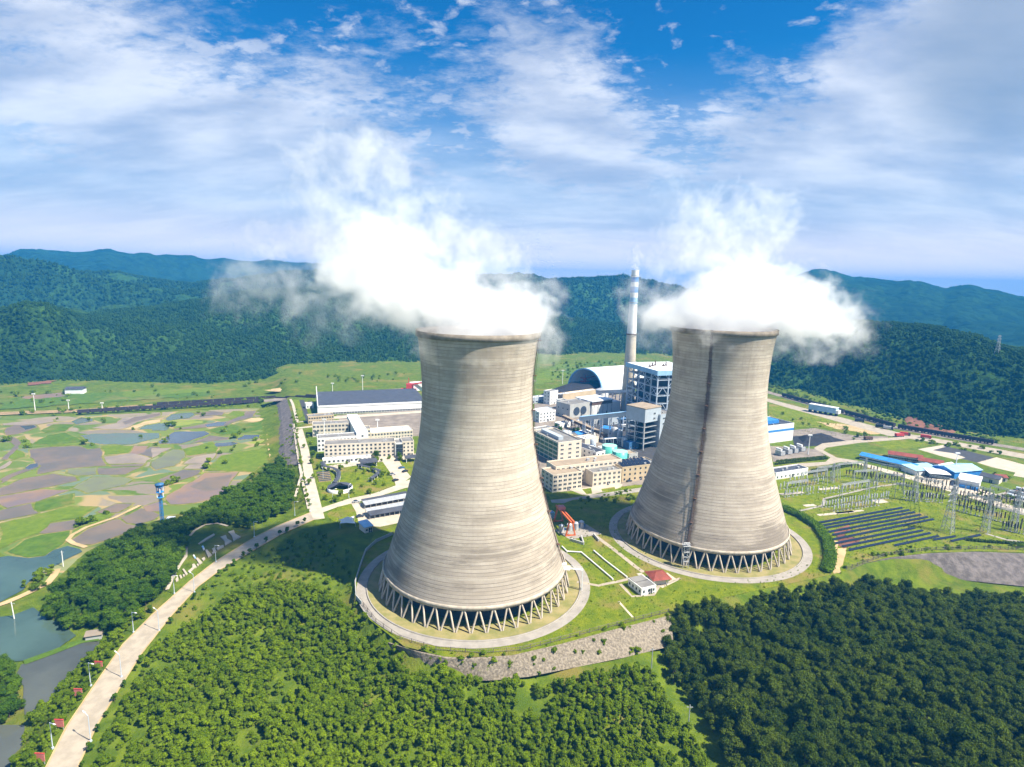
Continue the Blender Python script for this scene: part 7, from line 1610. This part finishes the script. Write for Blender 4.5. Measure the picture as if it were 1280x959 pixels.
for i, (px, py, z) in enumerate(((79, 707, -9.5), (18, 774, -9.9))):
    x, y = at(px, py, z); t = thing("utility_pole", ["thin white utility pole at the tip of the wooded knoll", "leaning white utility pole standing in the lake by the earth path"][i], "pole", (x, y, z)); MB().tube((0, 0, -0.5), (-0.4 * i, 0, 7.5), 0.22, 0.16, 8).build("shaft", MAT['white'], t); MB().bar((-0.9, 0, 6.9), (0.9, 0, 6.9), 0.15).build("cross_arm", MAT['galv'], t)
for i, (px, py) in enumerate(((814, 838), (860, 912))):
    q = ground(px, py); t = thing("utility_pole", ["grey concrete utility pole at the wood's edge just below the retaining wall", "grey concrete utility pole in the grass gap farther below the retaining wall"][i], "pole", q); MB().tube((0, 0, -0.5), (0, 0, 9), 0.2, 0.14, 8).build("shaft", MAT['galv'], t); MB().bar((-1, 0, 8.2), (1, 0, 8.2), 0.16).build("cross_arm", MAT['galv'], t)
ROADTREES = zq(*Z4, [(1185, 143), (1130, 172), (1050, 220), (985, 245), (875, 305), (797, 355), (747, 395), (693, 422), (618, 482), (568, 525), (508, 570), (310, 752), (235, 815), (185, 862), (105, 950)]) + zq(*D_, [(935, 205), (905, 262), (828, 318), (790, 372), (722, 470), (662, 560), (612, 650), (560, 738), (508, 855), (468, 955)])
for i, (px, py) in enumerate(ROADTREES):
    q = ground(px + 6, py + 2); tm, cm = STREET[i % 3]; o = link("road_tree", tm, None, q, i * 1.3); s_ = 1.0 if i < 11 else 0.62 + 0.25 * (i % 3) / 2; o.scale = (s_, s_, s_)
    tag(o, f"small round roadside tree, {ORD[i] if i < 20 else ['twenty first', 'twenty second', 'twenty third', 'twenty fourth', 'twenty fifth'][i - 20]} in the row down from the plant gate", "tree", "clipped trees along the road"); link("crown", cm, o)
for i, (px, py) in enumerate(((124, 838), (98.5, 873), (75, 912), (51, 955))):
    q = ground(px, py); t = thing("notice_board", f"faded red notice board facing the road, {ORD[3 - i]} from the bottom of the picture", "board", q, math.atan2(RL[5][1] - RL[1][1], RL[5][0] - RL[1][0]) + R(78), "red boards along the road")
    MB().box(-1.3, -0.08, 0.9, 1.3, 0.08, 3.3).build("panel", MAT['pink'], t); MB().box(-1.4, -0.14, 3.3, 1.4, 0.14, 3.45).build("cap", MAT['red'], t)
    for s_ in (-1.1, 1.1): MB().bar((s_, 0, -0.5), (s_, 0, 0.9), 0.16).build("leg", MAT['galv'], t)
q = ground(119, 797); t = thing("hut", "small grey tin roofed hut on the bank between the two ponds", "hut", q, R(20)); MB().box(-2.6, -2, -0.5, 2.6, 2, 2.2).build("wall", MAT['grey_wall'], t)
MB().add([(-3, -2.4, 2.1), (3, -2.4, 2.1), (3, 2.4, 2.1), (-3, 2.4, 2.1), (-2.8, 0, 3.3), (2.8, 0, 3.3)], [(0, 1, 5, 4), (1, 2, 5), (2, 3, 4, 5), (3, 0, 4), (3, 2, 1, 0)]).build("roof", MAT['mud_pale'], t)
x, y, z = ground(203, 653); t = thing("cell_tower", "blue steel telephone mast standing at the edge of the wooded knoll", "mast", (x, y, z))
lattice(MB(), (0, 0, 0), (0, 0, 21), 1.3, 0.9, 11, 0.2).build("mast", MAT['blue_paint'], t)
for zz_ in (14.5, 17.5, 20.5): MB().lathe([(0.9, zz_), (1.9, zz_), (1.9, zz_ + 0.2), (0.9, zz_ + 0.2)], 14).build("platform", MAT['blue_paint'], t)
for k in range(6): a_ = k * 1.05; MB().box(-0.2, -0.2, 0, 0.2, 0.2, 2.2).build("antenna", MAT['white'], t, (1.7 * math.cos(a_), 1.7 * math.sin(a_), 14.6 + 3 * (k % 2)))
MB().lathe([(0.3, 21), (2.2, 21.2), (2.2, 22.2), (0.3, 22.6)], 14).build("head", MAT['steel_blue'], t)
x, y, z = ground(214, 652); t = thing("hut", "tiny white equipment hut at the foot of the blue mast", "hut", (x, y, z), R(10)); MB().box(-1.8, -1.3, -0.5, 1.8, 1.3, 2.3).build("wall", MAT['white'], t); MB().box(-2, -1.5, 2.3, 2, 1.5, 2.5).build("roof", MAT['roof_white'], t)
x, y = at(95, 492, -10); t = thing("farmhouse", "lone white farmhouse in the green fields below the left hills", "house", (x, y, -10), R(15)); MB().box(-9, -5, 0, 9, 5, 6).build("wall", MAT['white'], t); MB().add([(-9.5, -5.6, 5.9), (9.5, -5.6, 5.9), (9.5, 5.6, 5.9), (-9.5, 5.6, 5.9), (-9, 0, 8.4), (9, 0, 8.4)], [(0, 1, 5, 4), (1, 2, 5), (2, 3, 4, 5), (3, 0, 4)]).build("roof", MAT['roof_slate'], t)
# ------------------------------------------------------------------ meadows beyond the railway, field bushes
for m, pts in (('field_green', [(0, 500), (60, 494), (200, 489), (330, 484), (420, 478), (420, 484), (300, 492), (150, 502), (0, 512)]), ('field_lime', [(150, 490), (280, 484), (380, 480), (360, 484), (230, 492), (160, 497)]), ('field_lime', [(380, 486), (440, 480), (520, 476), (525, 480), (470, 486), (400, 490)]), ('mud_brown', [(30, 496), (80, 491), (82, 495), (50, 499), (32, 499)]), ('red_soil', [(34, 479), (60, 476), (72, 476), (60, 480), (36, 482)]),
              ('field_lime', [(390, 478), (430, 474), (450, 477), (420, 481)]), ('tan', [(330, 488), (370, 483), (385, 484), (350, 490)])):
    sheet("meadow", pts, MAT[m], -9.6 if pts[0][0] < 330 else -4.0, 0.2 + 0.004 * pts[0][0] % 0.17 + 0.01 * len(pts), 4.0)
for m, pts in (('field_lime', [(668, 470), (700, 455), (722, 456), (712, 468), (690, 478), (668, 482)]), ('field_green', [(690, 462), (760, 450), (770, 456), (720, 470)])):
    sheet("meadow", pts, MAT[m], 0.0, 0.3 + 0.001 * pts[0][0] % 0.1, 4.0)
bush_spots = [(132, 643, -10), (115, 652, -10), (100, 657, -10), (200, 608, -10), (210, 606, -10), (218, 604, -10), (275, 567, -10), (262, 578, -10), (258, 586, -10), (30, 553, -10), (35, 560, -10), (104, 556, -10), (115, 557, -10), (280, 540, -10), (292, 548, -10), (290, 564, -10), (300, 543, -10), (335, 510, -10), (68, 520, -10), (100, 518, -10), (28, 519, -10), (267, 496, -10), (80, 502, -10), (20, 496, -10), (265, 498, -10), (210, 532, -10), (215, 533, -10), (306, 538, -10), (320, 551, -10), (7, 552, -10), (13, 549, -10), (345, 520, -9), (344, 505, -9)]
allb = []
for i, (px, py, z) in enumerate(bush_spots):
    x, y = at(px, py, z); tm, cm = BUSH[i % 4]; o = link("field_bush", tm, None, (x, y, z), i); s_ = 1.1 + 0.5 * (i % 3); o.scale = (s_ * 1.2, s_ * 1.2, s_); tag(o, "dark round bush on a bank between the paddies", "bush", "bushes on the paddy banks"); link("crown", cm, o)
garden = [(398, 596), (411, 590), (425, 588), (445, 590), (470, 582), (478, 596), (480, 607), (470, 606), (462, 618), (452, 609), (440, 617), (425, 621), (404, 612), (407, 625), (418, 628), (448, 600), (456, 592), (465, 590), (486, 594), (392, 598), (389, 580), (391, 566), (389, 556), (397, 587), (433, 580), (449, 577), (470, 577), (477, 577), (487, 574), (500, 576), (512, 574), (380, 560), (375, 580), (372, 548), (385, 547), (386, 606), (384, 620)]
for i, (px, py) in enumerate(garden):
    x, y = at(px, py); tm, cm = BUSH[i % 4]; o = link("garden_shrub", tm, None, (x, y, 0), i); s_ = 0.8 + 0.35 * (i % 3); o.scale = (s_, s_, s_ * 1.2); tag(o, "small rounded shrub on the lawns and verges before the offices", "shrub", "garden shrubs before the offices"); link("crown", cm, o)
for i, (px, py, s_) in enumerate(((470, 572.5, 1.0), (499, 573, 0.8), (516, 566, 0.7), (391, 572, 0.8), (452, 558, 0.6), (700, 540, 0.9), (716, 545, 1.1), (722, 542, 0.9), (695, 535, 0.7), (728, 540, 0.7))):
    x, y = at(px, py); tm, cm = MIDT[i % 5]; o = link("garden_tree", tm, None, (x, y, 0), i); o.scale = (s_ * 0.8,) * 3; tag(o, ["round green tree before the long office block's annex", "round tree before the dark glazed entrance", "tree at the right end of the short pale office block", "tree by the left end of the long office block", "tree in the court behind the long office block", "tree left on the green patch behind the control building", "largest tree on the green patch behind the control building", "tree at the right of the green patch, below the brown pipe bridge", "tree beside the white two bay building", "tree farthest right below the brown pipe bridge"][i], "tree", "single trees inside the plant"); link("crown", cm, o)
# rough shrubs on banks inside the plant, past counting
pts = []
for poly, sp, k in (([(480, 806), (560, 828), (640, 826), (640, 815), (560, 815), (500, 800)], 2.6, 0.5), ([(660, 812), (835, 776), (835, 768), (700, 800)], 2.8, 0.45), ([(1048, 718), (1100, 697), (1240, 685), (1290, 690), (1290, 682), (1140, 684), (1060, 700)], 2.8, 0.55), ([(718, 628), (780, 612), (800, 612), (796, 625), (740, 632), (722, 640)], 2.8, 0.35), ([(1205, 622), (1290, 640), (1290, 630), (1230, 612)], 3.0, 0.6), ([(1165, 585), (1185, 588), (1180, 597), (1168, 594)], 3, 0.7), ([(1240, 590), (1265, 596), (1262, 606), (1240, 602)], 3, 0.7)):
    for x, y, z in scatter([at(*q) for q in poly], sp, keep=k): pts.append((x, y, max(z, -0.6)))
for poly, sp, k in (([(372, 508), (330, 590), (366, 625), (390, 640), (383, 610), (374, 560)], 3.0, 0.5),):
    for x, y, z in scatter([at(*q) for q in poly], sp, keep=k): pts.append((x, y, z))
wt, wb_ = [at(x, y, 0) for x, y in [(520, 815), (560, 823.5), (640, 821.5), (700, 807.5), (760, 791), (838, 771)]], [at(x, y, -5.6) for x, y in [(530, 838), (560, 846), (660, 845), (720, 833), (780, 821), (842, 806)]]
for _ in range(34):
    k = rng.integers(0, 5); u, f = rng.random(), rng.random(); q = [(a[0] * (1 - u) + b[0] * u, a[1] * (1 - u) + b[1] * u) for a, b in ((wt[k], wt[k + 1]), (wb_[k], wb_[k + 1]))]
    pts.append((q[0][0] * (1 - f) + q[1][0] * f, q[0][1] * (1 - f) + q[1][1] * f - 0.5, -5.6 * f - 0.3))
instancer("bank_scrub", pts, rng.uniform(0, 6.28, len(pts)), rng.uniform(0.12, 1.0, len(pts)) ** 1.3 + 0.08, lib("bank_scrub_shapes", [join_tree(p) for p in BUSH]))
pts = []
for poly, sp, k, z in (([(0, 512), (330, 494), (420, 486), (420, 474), (300, 480), (0, 488)], 16, 0.30, -10), ([(0, 508), (330, 605), (335, 508)], 14, 0.16, -10), ([(60, 512), (330, 502), (330, 507), (60, 518)], 7, 0.4, -10), ([(420, 484), (520, 478), (520, 470), (420, 474)], 12, .4, -4), ([(680, 480), (780, 465), (780, 450), (690, 455)], 13, .5, 0), ([(990, 512), (1110, 545), (1060, 552), (960, 520)], 9, .14, 0), ([(1130, 552), (1250, 570), (1250, 563), (1150, 548)], 7, .4, 0), ([(955, 488), (1250, 556), (1250, 552), (1110, 528), (955, 480)], 6, .6, 0)):
    for x, y, zz_ in scatter([at(*q, z) for q in poly], sp, keep=k): pts.append((x, y, zz_ - 0.2))
instancer("field_scrub", pts, rng.uniform(0, 6.28, len(pts)), rng.uniform(0.8, 2.0, len(pts)), lib("field_scrub_shapes", [join_tree(p) for p in BUSH]))

# tufts and weeds on the mown grass
pts = []
for poly in ([(700, 676), (720, 655), (790, 630), (810, 700), (870, 735), (960, 722), (1040, 690), (1045, 715), (985, 728), (835, 768), (700, 800), (735, 740), (722, 700)], [(985, 640), (1110, 580), (1280, 640), (1280, 686), (1150, 690), (1060, 700), (1010, 660)], [(392, 582), (470, 575), (492, 600), (478, 616), (410, 630)], [(400, 650), (425, 632), (446, 650), (445, 660)], [(940, 508), (1050, 530), (1110, 546), (1000, 545)]):
    for x, y, z in scatter([at(*q) for q in poly], 1.9, keep=0.42): pts.append((x, y, 0.0))
instancer("lawn_weeds", pts, rng.uniform(0, 6.28, len(pts)), rng.uniform(0.05, 0.26, len(pts)), lib("lawn_weed_shapes", [join_tree(p) for p in BUSH]))
# sagging conductors over the switchyard
MAT['wire'] = mat("wire", (0.12, 0.12, 0.125), 0.5, 0.1, 1.0)
def conductors(lb, A, za, B, zb, n=3, gap=2.2, sag=1.8):
    a, b = Vector((*at(*A), za)), Vector((*at(*B), zb)); d = b - a; s_ = Vector((-d.y, d.x, 0)).normalized() * gap
    t = thing("power_line", lb, "power line", tuple(a), 0, "conductors over the switchyard")
    for k in range(n):
        mb = MB(); prev = None
        for i in range(13):
            f = i / 12; q = d * f + s_ * (k - (n - 1) / 2) + Vector((0, 0, -sag * 4 * f * (1 - f)))
            if prev is not None: mb.bar(prev, q, 0.11)
            prev = q
        mb.build("wire", MAT['wire'], t)
for lb, A, za, B, zb in (("sagging wires from the tallest pylon to the portal on its left", (1184, 665), 22, (1158, 621), 11), ("sagging wires from the tallest pylon to the portal on its right", (1184, 665), 22, (1226, 645), 11), ("sagging wires between the two masts at the right edge", (1231, 666), 20, (1266, 664), 22), ("sagging wires between the portals over the dense grey insulator row and the yard's middle", (1067, 625), 11, (1111, 614), 11), ("sagging wires from the portal nearest the farther tower to the dense row's portal", (1016, 609.5), 11, (1067, 625), 11), ("sagging wires between the portals before the sandy yard", (1111, 614), 11, (1158, 621), 11), ("sagging wires from the right portal towards the steel racks", (1226, 645), 11, (1255, 634), 11)): conductors(lb, A, za, B, zb)
